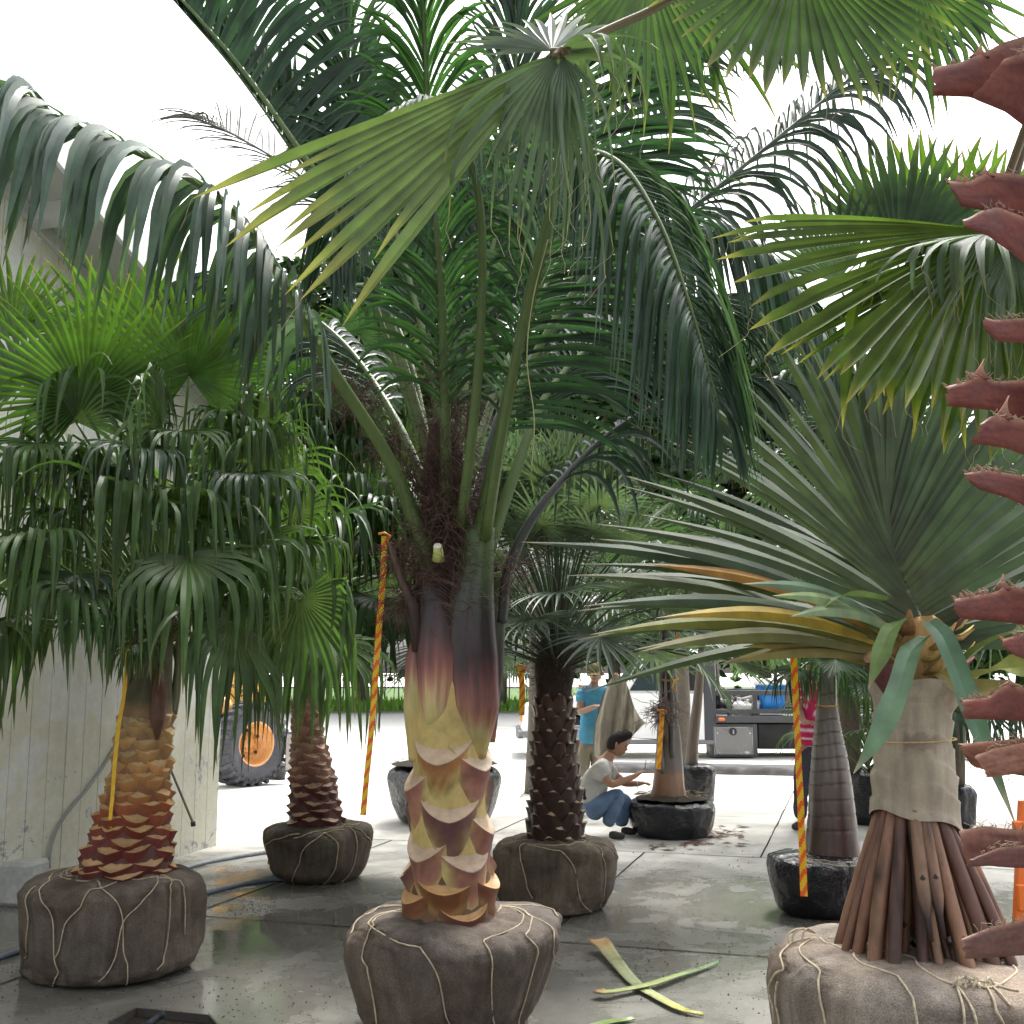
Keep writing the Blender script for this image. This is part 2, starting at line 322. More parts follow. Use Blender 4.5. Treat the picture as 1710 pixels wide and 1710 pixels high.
# ================================================================ SETTING
U_ = V((.957, -.291, 0)); W_ = V((.291, .957, 0))      # yard axes: across, along the wall
def YD(u, v, z=0): return U_ * u + W_ * v + V((0, 0, z))
YR = math.atan2(U_.y, U_.x)
def ground_mat():
    m, nt, b = mat_base('wet_concrete'); tc = N(nt, 'ShaderNodeTexCoord')
    def noise_(sc_, det=6, ro=.6, dist=0, src=None):
        n = N(nt, 'ShaderNodeTexNoise', Scale=sc_, Detail=det, Roughness=ro, Distortion=dist); nt.links.new(src or tc.outputs['Object'], n.inputs['Vector']); return n.outputs[0]
    def mth(op, a, b_=None, c=None):
        n = N(nt, 'ShaderNodeMath', operation=op)
        for i, x in enumerate((a, b_, c)):
            if x is None: continue
            if isinstance(x, (int, float)): n.inputs[i].default_value = x
            else: nt.links.new(x, n.inputs[i])
        return n.outputs[0]
    def mrange(x, a, b_, c, d):
        n = N(nt, 'ShaderNodeMapRange'); nt.links.new(x, n.inputs[0])
        for i, k in enumerate((a, b_, c, d)): n.inputs[i + 1].default_value = k
        return n.outputs[0]
    sp = N(nt, 'ShaderNodeSeparateXYZ'); nt.links.new(tc.outputs['Object'], sp.inputs[0])
    big = noise_(.55, 4, .6, .8); mid = noise_(2.6, 6, .65, .5); fine = noise_(60, 4); grit = noise_(220, 2)
    # the wet part of the yard, its dark tone also standing in for shade, ends about 11 m out, with a ragged edge; a drier tongue to the right
    d = mth('ADD', sp.outputs[1], mth('MULTIPLY', mth('SUBTRACT', big, .5), 5.0))
    d = mth('ADD', d, mth('MULTIPLY', sp.outputs[0], .15))
    wet = mrange(d, 9.2, 10.9, 1, 0)
    wet_shade = mth('MULTIPLY', wet, mrange(mid, .25, .50, .68, 1))
    pud = mth('MULTIPLY', wet, mrange(mth('ADD', mth('MULTIPLY', big, .65), mth('MULTIPLY', mid, .45)), .49, .60, 0, 1))
    cr = N(nt, 'ShaderNodeValToRGB'); e = cr.color_ramp; e.elements[0].position = .32; e.elements[0].color = (.33, .32, .285, 1); e.elements[1].position = .68; e.elements[1].color = (.56, .545, .50, 1)
    nt.links.new(mid, cr.inputs[0])
    far = mrange(sp.outputs[1], 11, 15, 0, 1)  # far concrete painted paler, standing in for the sunlit yard
    mxf = N(nt, 'ShaderNodeMixRGB'); nt.links.new(far, mxf.inputs[0]); nt.links.new(cr.outputs[0], mxf.inputs[1]); mxf.inputs[2].default_value = (.6, .59, .55, 1)
    cw = N(nt, 'ShaderNodeValToRGB'); e = cw.color_ramp; e.elements[0].position = .3; e.elements[0].color = (.085, .082, .07, 1); e.elements[1].position = .7; e.elements[1].color = (.2, .198, .18, 1)
    nt.links.new(mid, cw.inputs[0])
    mx = N(nt, 'ShaderNodeMixRGB'); nt.links.new(wet_shade, mx.inputs[0]); nt.links.new(mxf.outputs[0], mx.inputs[1]); nt.links.new(cw.outputs[0], mx.inputs[2])
    # dirt speckle and soil stains
    st = mth('MULTIPLY', mrange(noise_(1.3, 8, .75, 1.2), .56, .70, 0, .55), mrange(fine, .35, .6, .3, 1))
    st = mth('MULTIPLY', st, mrange(sp.outputs[1], 12, 15, 1, .1))
    mx2 = N(nt, 'ShaderNodeMixRGB'); nt.links.new(st, mx2.inputs[0]); nt.links.new(mx.outputs[0], mx2.inputs[1]); mx2.inputs[2].default_value = (.06, .048, .035, 1)
    spk = mth('MULTIPLY', mrange(grit, .64, .70, 0, .6), mrange(mid, .42, .6, 0, 1))
    mx3 = N(nt, 'ShaderNodeMixRGB'); nt.links.new(spk, mx3.inputs[0]); nt.links.new(mx2.outputs[0], mx3.inputs[1]); mx3.inputs[2].default_value = (.04, .035, .03, 1)
    nt.links.new(mx3.outputs[0], b.inputs['Base Color'])
    ro = mth('SUBTRACT', .85, mth('MULTIPLY', wet_shade, mrange(fine, .3, .7, .38, .56))); ro = mth('MAXIMUM', mth('SUBTRACT', ro, mth('MULTIPLY', pud, .5)), .045)
    nt.links.new(ro, b.inputs['Roughness']); b.inputs['Specular IOR Level'].default_value = .5
    bs = mth('MULTIPLY', mth('SUBTRACT', 1, mth('MULTIPLY', pud, .93)), .35)
    bp = N(nt, 'ShaderNodeBump', Distance=.006); nt.links.new(bs, bp.inputs['Strength']); nt.links.new(mth('ADD', fine, mth('MULTIPLY', mid, 2)), bp.inputs['Height']); nt.links.new(bp.outputs[0], b.inputs['Normal'])
    return m
M['ground'] = ground_mat()
def plainmat(name, col, rough=.8, **k):
    m, nt, b = mat_base(name); b.inputs['Base Color'].default_value = (*col, 1); b.inputs['Roughness'].default_value = rough
    return m
W3 = (1, 1, 1)
mb = MB(); g = [[V((x, y, 0)) for x in (-400, -60, -20, -8, 0, 8, 20, 60, 400)] for y in (-60, -5, 4, 8, 12, 20, 40, 90, 700)]
mb.grid(g, [[W3] * 9] * 9, M['ground']); tag(mb.build('ground'), kind='structure')
# sawn joints between slabs: real dark sealant strips 4 mm proud
mb = MB(); jc = (.035, .033, .03)
def joint(a, b_, w=.014):
    a = V(a); b_ = V(b_); n = (b_ - a).normalized(); s = V((n.y, -n.x, 0)) * w / 2; rows = []; k = int((b_ - a).length / .25) + 2
    for i in range(k):
        p = a.lerp(b_, i / (k - 1)) + s * noise.noise(V((i * .7, a.x, a.y))) * 1.1; ww = 1 + .5 * noise.noise(V((i * 1.3, 5, a.y)))
        rows.append([p - s * ww + V((0, 0, .004)), p + s * ww + V((0, 0, .004))])
    mb.grid(rows, [[jc] * 2] * k, M['soil'])
for v in (3.45, 6.9, 10.43, 13.2, 17.2, 21.5): joint(YD(-5.8, v), YD(9, v))
for u in (-4.4, -1.9, 1.7, 5): joint(YD(u, -1), YD(u, 10.42))
for u in (-3.6, -.86, 2.2, 5.2): joint(YD(u, 10.44), YD(u, 24))
tag(mb.build('pavement_joints'), kind='structure')
# far verge of grass and street kerb
mb = MB(); mb.grid([[V((-80, 43, .05)), V((80, 46, .05))], [V((-80, 62, .3)), V((80, 64, .3))]], [[W3] * 2] * 2, M['soil'])
M['verge'] = vmat('verge', .95, 3, .4, .3, .05)
mb = MB(); mb.grid([[V((-80, 43, .004)), V((80, 46, .004))], [V((-80, 43, .1)), V((80, 46, .1))], [V((-80, 80, .5)), V((80, 82, .5))]], [[(.3, .3, .27)] * 2, [(.06, .12, .02)] * 2, [(.05, .1, .02)] * 2], M['verge'], smooth=False)
tag(mb.build('grass_verge'), kind='structure')
mb = MB(); rg = random.Random(3)
for i in range(9000):
    x = rg.uniform(-26, 26); y = rg.uniform(43.3, 52) + x * .019; h = rg.uniform(.15, .45); a = rg.uniform(0, 6.28)
    c = (rg.uniform(.07, .14), rg.uniform(.17, .27), .03); s = V((math.cos(a), math.sin(a), 0)) * .06; b_ = V((x, y, .1 + (y - 43) * .01)); l = V((rg.uniform(-.15, .15), rg.uniform(-.15, .15), h))
    i0 = mb.vert(b_ - s, c); i1 = mb.vert(b_ + s, c); i2 = mb.vert(b_ + l, c); mb.face((i0, i1, i2), M['leafglow'], False)
tag(mb.build('grass'), 'bright green grass along the far side of the yard', 'grass', kind='stuff')
# dark low kerb across the yard behind the crouching man
mb = MB(); a = G(1000, 1287); b_ = G(1500, 1296)
L_ = (b_ - a).length; nrm = (b_ - a).normalized(); rows = []; cols = []
for i in range(30):
    p = a.lerp(b_, i / 29); j = V((0, noise.noise(p * 2) * .02, 0)); f = V((-nrm.y, nrm.x, 0))
    rows.append([p - f * .35 + V((0, 0, .004)), p - f * .28 + V((0, 0, .06)) + j, p - f * .22 + V((0, 0, .11)), p + f * .35 + V((0, 0, .12)), p + f * .45 + V((0, 0, .0))])
    cols.append([(.035, .03, .025), (.03, .028, .026), (.04, .04, .044), (.05, .05, .052), (.2, .2, .2)])
mb.grid(rows, cols, M['stone']); tag(mb.build('kerb'), kind='structure')
# ---------------------------------------------------------------- building
WA = G(0, 1513); WB = G(361, 1412); WD = (WB - WA).normalized(); WN = V((WD.y, -WD.x, 0))
def WP(s, z, o=0): return WA + WD * s + WN * o + V((0, 0, z))
SL = (4.8512 - 5.2271) / (.5097 + .473)
def zr(s): return 5.2271 + SL * (s + .473)
S0, S1 = -9.0, 2.867
bld = empty('building', WP(0, 0), 'cream board-sided building with flaking paint and a sloping roof edge, behind the left palms', 'building')
def wall_mat():
    m, nt, b = mat_base('flaking_paint'); tc = N(nt, 'ShaderNodeTexCoord')
    n1 = N(nt, 'ShaderNodeTexNoise', Scale=1.7, Detail=9, Roughness=.72, Distortion=.4); nt.links.new(tc.outputs['Object'], n1.inputs['Vector'])
    n2 = N(nt, 'ShaderNodeTexNoise', Scale=14, Detail=6, Roughness=.7); nt.links.new(tc.outputs['Object'], n2.inputs['Vector'])
    sp = N(nt, 'ShaderNodeSeparateXYZ'); nt.links.new(tc.outputs['Object'], sp.inputs[0])
    low = N(nt, 'ShaderNodeMapRange'); nt.links.new(sp.outputs[2], low.inputs[0]); low.inputs[1].default_value = 0; low.inputs[2].default_value = 1.3; low.inputs[3].default_value = .17; low.inputs[4].default_value = 0
    ad = N(nt, 'ShaderNodeMath', operation='ADD'); nt.links.new(n1.outputs[0], ad.inputs[0]); nt.links.new(low.outputs[0], ad.inputs[1])
    ad2 = N(nt, 'ShaderNodeMath', operation='MULTIPLY_ADD'); nt.links.new(n2.outputs[0], ad2.inputs[0]); ad2.inputs[1].default_value = .25; nt.links.new(ad.outputs[0], ad2.inputs[2])
    cr = N(nt, 'ShaderNodeValToRGB'); e = cr.color_ramp; e.interpolation = 'LINEAR'
    e.elements[0].position = .815; e.elements[0].color = (.70, .69, .60, 1); e.elements[1].position = .835; e.elements[1].color = (.38, .38, .37, 1)
    x = e.elements.new(.70); x.color = (.70, .68, .54, 1); x = e.elements.new(.60); x.color = (.78, .78, .74, 1)
    nt.links.new(ad2.outputs[0], cr.inputs[0])
    mr = N(nt, 'ShaderNodeMapRange'); nt.links.new(n2.outputs[0], mr.inputs[0]); mr.inputs[1].default_value = .3; mr.inputs[2].default_value = .7; mr.inputs[3].default_value = .88; mr.inputs[4].default_value = 1.08
    mu = N(nt, 'ShaderNodeMixRGB', blend_type='MULTIPLY'); mu.inputs[0].default_value = 1; nt.links.new(cr.outputs[0], mu.inputs[1]); nt.links.new(mr.outputs[0], mu.inputs[2])
    nt.links.new(mu.outputs[0], b.inputs['Base Color']); b.inputs['Roughness'].default_value = .7
    bp = N(nt, 'ShaderNodeBump', Strength=.5, Distance=.003); nt.links.new(ad2.outputs[0], bp.inputs['Height']); nt.links.new(bp.outputs[0], b.inputs['Normal'])
    return m
M['wall'] = wall_mat()
mb = MB(); s = S1; bw = .205; rg = random.Random(5)
prof = []
while s > S0:
    e = .004; gw = .007; o = rg.uniform(-.002, .002)
    prof += [(s, o), (s - bw + gw, o), (s - bw + gw, -.014), (s - bw, -.014)]; s -= bw
rows = [[WP(a, -.02 if a < 5 else 0, o) for a, o in prof], [WP(a, zr(a), o) for a, o in prof]]
mb.grid(rows, [[W3] * len(prof)] * 2, M['wall'], smooth=False)
# return wall at the far corner and back
q = [WP(S1, -.02), WP(S1, zr(S1)), WP(S1, zr(S1), -9), WP(S1, -.02, -9)]
ids = [mb.vert(p, W3) for p in q]; mb.face(tuple(ids), M['wall'], False)
mb.build('wall', bld)
mb = MB(); wt = (.62, .63, .62); OV = .62
def slab(o0, o1, za, zb, col, s0=S0, s1=S1 + .45):
    c = [WP(s0, zr(s0) + za, o0), WP(s1, zr(s1) + za, o0), WP(s1, zr(s1) + za, o1), WP(s0, zr(s0) + za, o1), WP(s0, zr(s0) + zb, o0), WP(s1, zr(s1) + zb, o0), WP(s1, zr(s1) + zb, o1), WP(s0, zr(s0) + zb, o1)]
    i = [mb.vert(p, col) for p in c]
    for q in ((0, 1, 2, 3), (7, 6, 5, 4), (0, 4, 5, 1), (2, 6, 7, 3), (1, 5, 6, 2), (0, 3, 7, 4)): mb.face(tuple(i[k] for k in q), M['plain'], False)
slab(-9, OV, .02, .10, (.5, .5, .48))
rf = mb.build('roof', bld)
mb = MB(); slab(OV + .003, OV + .04, -.12, .16, (.78, .79, .78)); mb.build('fascia', rf)
mb = MB(); slab(.004, .045, -.10, .015, (.60, .6, .57)); mb.build('trim_board', bld)
for s in (-6, -4.5, -3, -1.55, -.15, 1.25, 2.6):
    mb = MB(); m_ = .05; c = []
    for o in (.05, OV):
        for ds in (-m_, m_):
            for z in (-.11, .018): c.append(mb.vert(WP(s + ds, zr(s + ds) + z, o), (.55, .56, .54)))
    for q in ((0, 1, 3, 2), (4, 6, 7, 5), (0, 4, 5, 1), (2, 3, 7, 6), (0, 2, 6, 4), (1, 5, 7, 3)): mb.face(tuple(c[k] for k in q), M['plain'], False)
    mb.build('lookout_beam', rf)
# things by the wall
mb = MB(); c = G(26, 1508)
mb.box(c + V((0, 0, .15)), (.36, .26, .30), (.5, .5, .48), M['stone'], rz=YR + .15, bev=.025)
tag(mb.build('concrete_block', loc=c), 'pale weathered concrete block at the foot of the cream wall, behind the left root ball', 'concrete block')
mb = MB(); 
def onwall(px, py, o=.02):
    r_ = ray(px, py); b0 = WA + WN * o - V((0, 0, EYE)); return V((0, 0, EYE)) + r_ * (V((b0.x, b0.y, 0)).dot(WN) / r_.dot(WN))
pts = spline([onwall(*q) for q in ((82, 1450), (84, 1420), (95, 1385), (118, 1350), (150, 1312), (180, 1268), (200, 1235))], 30)
mb.tube(pts, .013, (.33, .34, .33), M['petiole'], n=8); tag(mb.build('hose_on_wall'), 'grey curved hose hanging down the cream wall behind the left palm', 'hose')
mb = MB(); a = G(324, 1378); b_ = V(a) ; p0 = P(323, 1376, 10.2); p1 = P(285, 1285, 9.9)
mb.tube([p0, p1], [.011, .01], (.22, .17, .12), M['bark'], n=6); mb.tube([p0 + V((0, 0, -.02)), p0 + V((-.005, 0, .02))], .022, (.06, .05, .045), M['rubber'], n=8)
st = mb; tag(st.build('thin_stick'), 'thin brown stick with a dark knob leaning by the corner of the cream wall', 'stick')
def hose(name, pix, r, col, label, z=None):
    mb = MB(); pts = spline([G(x, y, r) for x, y in pix], 50); mb.tube(pts, r, col, M['rubber'], n=8); tag(mb.build(name), label, 'hose')
hose('garden_hose', [(250, 1462), (300, 1452), (345, 1440), (390, 1432), (440, 1424), (480, 1420), (540, 1418)], .016, (.30, .33, .36), 'grey hose curving over the concrete behind the two left root balls')
hose('garden_hose', [(-60, 1610), (0, 1598), (45, 1583), (120, 1565), (250, 1520), (333, 1494), (400, 1477), (455, 1468), (520, 1470)], .017, (.20, .23, .27), 'dark blue-grey hose running from the left edge of the yard to the second root ball')
# dark tray at the bottom edge
mb = MB(); c0, c1, c2, c3 = G(180, 1724), G(224, 1700), G(350, 1713), G(420, 1790)
for zz, ins, col in ((.05, 0, (.05, .045, .04)),):
    n_ = [V(p) for p in (c0, c1, c2, c3)]; cen = sum(n_, V((0, 0, 0))) / 4
    def ring(k, z): return [cen + (p - cen) * k + V((0, 0, z)) for p in n_]
    mb.grid([ring(1.0, .004), ring(1.0, .05), ring(.95, .05), ring(.94, .012)], [[col] * 4] * 4, M['rubber'], closed=True, smooth=False)
    i = [mb.vert(p, (.035, .03, .025)) for p in ring(.945, .013)]; mb.face(tuple(i), M['soil'], False)
tag(mb.build('tray'), 'low dark tray on the wet concrete at the bottom left', 'tray')
mb = MB(); mb.tube(spline([G(246, 1712, .07), G(262, 1700, .075), G(274, 1693, .09)], 12), [.016] * 12, (.03, .035, .045), M['rubber'], n=8)
tag(mb.build('hose_end'), 'short end of a black hose lying on the dark tray', 'hose')
# ================================================================ BACKGROUND TREES
def clump_crown(mb, c, rx, rz, n, size, cols, rng, mat):
    """many small leaf faces gathered in clumps"""
    cl = []
    for i in range(int(n / 60)):
        while True:
            p = V((rng.uniform(-1, 1), rng.uniform(-1, 1), rng.uniform(-1, 1)))
            if p.length < 1 and p.length > rng.random() ** 1.2 * .9: break
        cl.append(V((p.x * rx, p.y * rx, p.z * rz)))
    for q in cl:
        cc = jit(rng.choice(cols), .3); rad = rng.uniform(.35, .75) * rx * .22
        for _ in range(60):
            d = V((rng.gauss(0, 1), rng.gauss(0, 1), rng.gauss(0, .7))) * rad * .6; p = V(c) + q + d; a = V((rng.uniform(-1, 1), rng.uniform(-1, 1), rng.uniform(-.6, .6))).normalized(); b_ = a.cross(V((rng.uniform(-1, 1), rng.uniform(-1, 1), rng.uniform(-1, 1)))).normalized()
            s = size * rng.uniform(.6, 1.4); col = jit(cc, .25)
            i = [mb.vert(x, col) for x in (p - a * s, p + b_ * s * .45, p + a * s, p - b_ * s * .45)]; mb.face(tuple(i), mat, False)
def tree(loc, h, crx, label, cols, seed, group, n=7000, size=.28, trunk=.3, base=.25):
    rng = random.Random(seed); t = empty('tree', loc, label, 'tree', group); loc = V(loc); mb = MB(); top = loc + V((rng.uniform(-1, 1), 0, h * .6))
    tr = spline([loc, loc + V((rng.uniform(-.4, .4), 0, h * .3)), top], 12); mb.tube(tr, [trunk * (1 - .55 * i / 11) for i in range(12)], (.10, .085, .07), M['bark'], n=10)
    for i in range(9):
        a = tr[rng.randint(4, 10)]; an = rng.uniform(0, 6.28); e = a + V((math.cos(an) * crx * .7, math.sin(an) * crx * .7, rng.uniform(.1, .3) * h)); mb.tube(spline([a, a.lerp(e, .5) + V((0, 0, .4)), e], 8), [trunk * .45 * (1 - i_ / 8.5) for i_ in range(8)], (.10, .085, .07), M['bark'], n=6)
    mb.build('trunk', t); mb = MB(); clump_crown(mb, loc + V((0, 0, h * (base + (1 - base) / 2))), crx, h * (1 - base) / 2, n, size, cols, rng, M['leaf']); mb.build('crown', t)
    return t
DG = [(.022, .05, .018), (.035, .075, .022), (.05, .1, .03), (.03, .06, .03)]; MG = [(.06, .13, .03), (.09, .17, .04), (.045, .1, .03)]
# ================================================================ PALM PARTS
class Ball:
    def __init__(s, cx, cy, r, h, seed=0, taper=.12, lump=.03, pw=.42, top=.55):
        s.c = V((cx, cy, 0)); s.r = r; s.h = h; s.seed = seed; s.tp = taper; s.l = lump; s.pw = pw; s.top = top; s.gr = []; s.cache = None
    def pt(s, th, a, off=0):
        """th: direction round the ball, a: -90 (floor) .. 90 (top centre), degrees"""
        ca, sa = math.cos(R(a)), math.sin(R(a)); rr = s.r * max(ca, 0) ** (s.pw if a > 0 else s.pw * .45); z = s.h * (.5 + .5 * math.copysign(abs(sa) ** s.top, sa))
        rr *= 1 - s.tp * (1 - z / s.h) ** 1.3; t = R(th); q = V((math.cos(t), math.sin(t), 0))
        n1 = noise.noise(V((math.cos(t) * 1.3, math.sin(t) * 1.3, a / 55 + s.seed))); n2 = noise.noise(V((math.cos(t) * 4.5, math.sin(t) * 4.5, a / 90 + s.seed * 3)))
        n3 = noise.noise(V((math.cos(t) * 11, math.sin(t) * 11, a / 70 + s.seed * 5)))
        nb = noise.noise(V((math.cos(t) * 3.2, math.sin(t) * 3.2, a / 130 + s.seed * 7))); nd = noise.noise(V((math.cos(t) * 2 + a / 25, math.sin(t) * 2, a / 22 + s.seed * 2)))
        k = s.l * (n1 * 1.1 + n2 * .5 + abs(n3) * .35 + .75 * (.35 - min(.35, abs(nb) * 2.2)) + .35 * (.3 - min(.3, abs(nd) * 2.5))) * (1 if a < 60 else max(0, (90 - a) / 30))
        fs = noise.noise(V((math.cos(t) * 7, math.sin(t) * 7, a / 14 + s.seed * 9))); k += s.l * .16 * fs
        if s.gr and off == 0:
            g = 0
            for gt, ga in s.gr:
                if abs(ga - a) < 9:
                    dt = (th - gt + 180) % 360 - 180
                    if abs(dt) < 9: g = max(g, math.exp(-(dt * dt * ca * ca + (ga - a) ** 2) / 9))
            k -= .016 * g
        rr += k; zz = z + (n2 * s.l * .5 * (1 if a > 0 else 0)); 
        return s.c + q * (rr + off * max(ca, .2)) + V((0, 0, max(.002, zz) + (off * (sa if sa > 0 else 0))))
    def mesh(s, mb, col, mat, nt_=96, na=40):
        rows = []; cols = []
        for i in range(na + 1):
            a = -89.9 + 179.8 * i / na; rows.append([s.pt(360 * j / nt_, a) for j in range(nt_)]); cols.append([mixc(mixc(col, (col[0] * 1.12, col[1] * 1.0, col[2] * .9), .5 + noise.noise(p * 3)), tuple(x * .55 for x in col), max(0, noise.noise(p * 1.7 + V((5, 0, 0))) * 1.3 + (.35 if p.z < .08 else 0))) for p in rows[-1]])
        mb.grid(rows, cols, mat, True)
    def find(s, px, py):
        best = None
        if s.cache is None:
            s.cache = []
            for th in range(-200, 21, 2):
                for a in range(-88, 89, 2):
                    p = s.pt(th, a); x, y = proj(p); n = s.pt(th, a, .01) - p; s.cache.append((x, y, 4000 if n.dot(V((0, 0, EYE)) - p) < 0 else 0, th, a))
        for x, y, e, th, a in s.cache:
            e = e + (x - px) ** 2 + (y - py) ** 2
            if best is None or e < best[0]: best = (e, th, a)
        b_, t0, a0 = best[0], best[1], best[2]; best = (1e9, t0, a0)
        for i in range(-4, 5):
            for j in range(-4, 5):
                x, y = proj(s.pt(t0 + i * .5, a0 + j * .5, .0001)); e = (x - px) ** 2 + (y - py) ** 2
                if e < best[0]: best = (e, t0 + i * .5, a0 + j * .5)
        return best[1], best[2]
    def twine(s, mb, pix, r=.0036, col=(.5, .42, .3), sag=0):
        ta = [s.find(*q) if len(q) == 2 else q[:2] for q in pix]; pts = []
        for (t0, a0), (t1, a1) in zip(ta, ta[1:]):
            for i in range(14): f = i / 14; pts.append(s.pt(t0 + (t1 - t0) * f, a0 + (a1 - a0) * f, r * .8 - .003)); s.gr.append((t0 + (t1 - t0) * f, a0 + (a1 - a0) * f)) if i % 2 == 0 else None
        pts.append(s.pt(*ta[-1], r * .8)); n = len(pts); sm = [pts[0]] + [(pts[i - 1] + pts[i] * 2 + pts[i + 1]) / 4 for i in range(1, n - 1)] + [pts[-1]]
        mb.tube(sm, r, lambda t, a: col if int(t * 400) % 2 else tuple(x * .8 for x in col), M['twine'], n=6)
def boot_row(mb, cf, rf, z0, phi, hw, hgt, thick, drop, colf, cutc, mat, nj=4, flare=.3, horn=.0, inner=.003, rng=random, sag=0.0, cutmat=None, tilt=0, pw=1.4, bot=.62, round_=0.0, chip=None, rag=0):
    """one cut leaf base wrapped on a trunk: cf(z) axis, rf(z) radius"""
    nz = 5; rows = []; cols = []
    def pt(j, z, off): a = phi + hw * j / nj; c = cf(z); r = rf(z) + off; r += rag * noise.noise(V((a * 9, z * 40, 3))); z += rag * 1.4 * noise.noise(V((a * 11 + 7, z * 15, 9))); return V((c[0] + r * math.cos(a), c[1] + r * math.sin(a), z))
    for i in range(nz + 1):
        f = i / nz; row = []; cc = []
        for j in range(-nj, nj + 1):
            e = abs(j / nj); top = z0 - drop * (1 - e ** 1.4) + horn * e ** 2.2 + tilt * j / nj; b = z0 - hgt + hgt * bot * e ** 1.6; b = min(b, top - .004); z = b + (top - b) * f
            row.append(pt(j, z, inner + thick * (1 - e ** pw) * (f ** .8 * (1 - flare) + flare * f ** 3) + .004 * f)); cc.append(colf(f, e, z))
        rows.append(row); cols.append(cc)
    mb.grid(rows, cols, mat)
    outer = rows[-1]; mid_ = []; inn = []
    for j in range(-nj, nj + 1):
        e = abs(j / nj); zt = z0 + horn * e ** 2.2 + sag * (1 - e) + tilt * j / nj; inn.append(pt(j, zt, .0005))
    cut = cutc() if callable(cutc) else cutc; cm = cutmat or mat
    rim = [o.lerp(i_, .06) for o, i_ in zip(outer, inn)]; edge = tuple(x * .45 for x in cut)
    CL = [cut if not chip or abs(j) / nj < chip else tuple(x * .12 for x in cut) for j in range(-nj, nj + 1)]
    mb.grid([outer, rim], [[edge] * len(outer), CL], cm, smooth=False)
    mids = [o.lerp(i_, .5) + V((0, 0, -.15 * (o - i_).length)) for o, i_ in zip(outer, inn)]
    mb.grid([rim, mids, inn], [CL, CL, [tuple(x * .8 for x in c_) for c_ in CL]], cm, smooth=False)
def trunk_tube(mb, cf, rf, z0, z1, col, mat, n=28, k=24):
    rows = []; cols = []
    for i in range(k + 1):
        z = z0 + (z1 - z0) * i / k; c = cf(z); r = rf(z); rows.append([V((c[0] + r * math.cos(a), c[1] + r * math.sin(a), z)) for a in [6.2832 * j / n for j in range(n)]]); cols.append([col(z) if callable(col) else col] * n)
    mb.grid(rows, cols, mat, True)
def axis_from(pix, Y):
    """pix: (xleft, xright, y) rows from bottom to top -> centre and radius functions of z"""
    st = []
    for x0, x1, y in pix:
        a = P(x0, y, Y); b = P(x1, y, Y); st.append(((a + b) / 2, (b - a).length / 2))
    def lerp(z, k):
        if z <= st[0][0].z: return k(st[0])
        for s, e in zip(st, st[1:]):
            if z <= e[0].z:
                f = (z - s[0].z) / (e[0].z - s[0].z); a, b = k(s), k(e); return a + (b - a) * f
        return k(st[-1])
    return (lambda z: (lerp(z, lambda q: q[0].x), Y)), (lambda z: lerp(z, lambda q: q[1])), st[0][0].z, st[-1][0].z
def ball_from(x0, x1, ybot, ytopback, Yc, **k):
    a = P(x0, ybot - 90, Yc); b = P(x1, ybot - 90, Yc); r = (b.x - a.x) / 2; h = k.pop('h', None) or max(.2, P((x0 + x1) / 2, ytopback, Yc).z)
    return Ball((a.x + b.x) / 2, Yc, r * k.pop('rs', .97), h, **k)
def fray(mb, p, n, rad, L, col, rng, up=.0, r=.0012):
    for i in range(n):
        q = V(p) + V((rng.gauss(0, rad), rng.gauss(0, rad), rng.gauss(0, rad))); d = V((rng.gauss(0, 1), rng.gauss(0, 1), rng.gauss(up, 1))).normalized(); pts = [q]
        for _ in range(5): pts.append(pts[-1] + d * L / 5); d = (d + V((rng.gauss(0, .35), rng.gauss(0, .35), rng.gauss(-.12, .35)))).normalized()
        mb.tube(pts, [r] * 5 + [r * .4], jit(col, .35), M['fiber'], n=3, cap=False)
BC = (.10, .089, .078)   # burlap brown-grey
GW = V((0, 0, 1))
def pixp(L): return [P(*q) for q in L]

# ---------------------------------------------------------------- 1. the big middle palm
b1 = ball_from(563, 947, 1700, 1500, 5.45, seed=1, taper=.30, lump=.045, pw=.34, top=.42, h=.53)
t1 = empty('feather_palm', b1.c, 'tallest feather palm, in the middle, with yellow and purple cut leaf bases', 'palm tree')
mbt = MB()
for pl in ([(740, 1525), (672, 1522), (625, 1545), (604, 1600), (620, 1660), (655, 1740)], [(672, 1518), (700, 1580), (735, 1640), (770, 1735)], [(830, 1500), (805, 1570), (820, 1640), (850, 1735)],
           [(832, 1500), (875, 1560), (885, 1640), (870, 1735)], [(834, 1496), (880, 1525), (925, 1570), (930, 1640), (905, 1735)], [(672, 1512), (620, 1520), (585, 1560)], [(672, 1524), (740, 1530), (800, 1520), (836, 1498)],
           [(834, 1494), (900, 1503), (935, 1530)], [(672, 1490), (640, 1490), (600, 1510)]): b1.twine(mbt, pl)
mb = MB(); b1.mesh(mb, BC, M['burlap'], 150, 60); rb = mb.build('root_ball', t1); mbt.build('twine', rb)
T1Y = 5.42
cf, rf, za, zb = axis_from([(662, 838, 1545), (684, 824, 1500), (686, 816, 1440), (688, 810, 1380), (690, 812, 1310), (690, 812, 1240), (688, 815, 1150), (694, 812, 1080), (702, 808, 1000), (712, 790, 900), (722, 775, 820)], T1Y)
rg = random.Random(11)
_P = P
def zpy(y): return _P(750, y, T1Y - .18).z
def P(px, py, Y): return _P(px, py, Y - .43)      # this palm stands 0.43 m nearer than first measured
Y1 = (.50, .375, .14); GR1 = (.46, .41, .16); PK = (.30, .13, .10); PU = (.13, .05, .055); OR = (.36, .17, .055); CUTC = (.72, .58, .44)
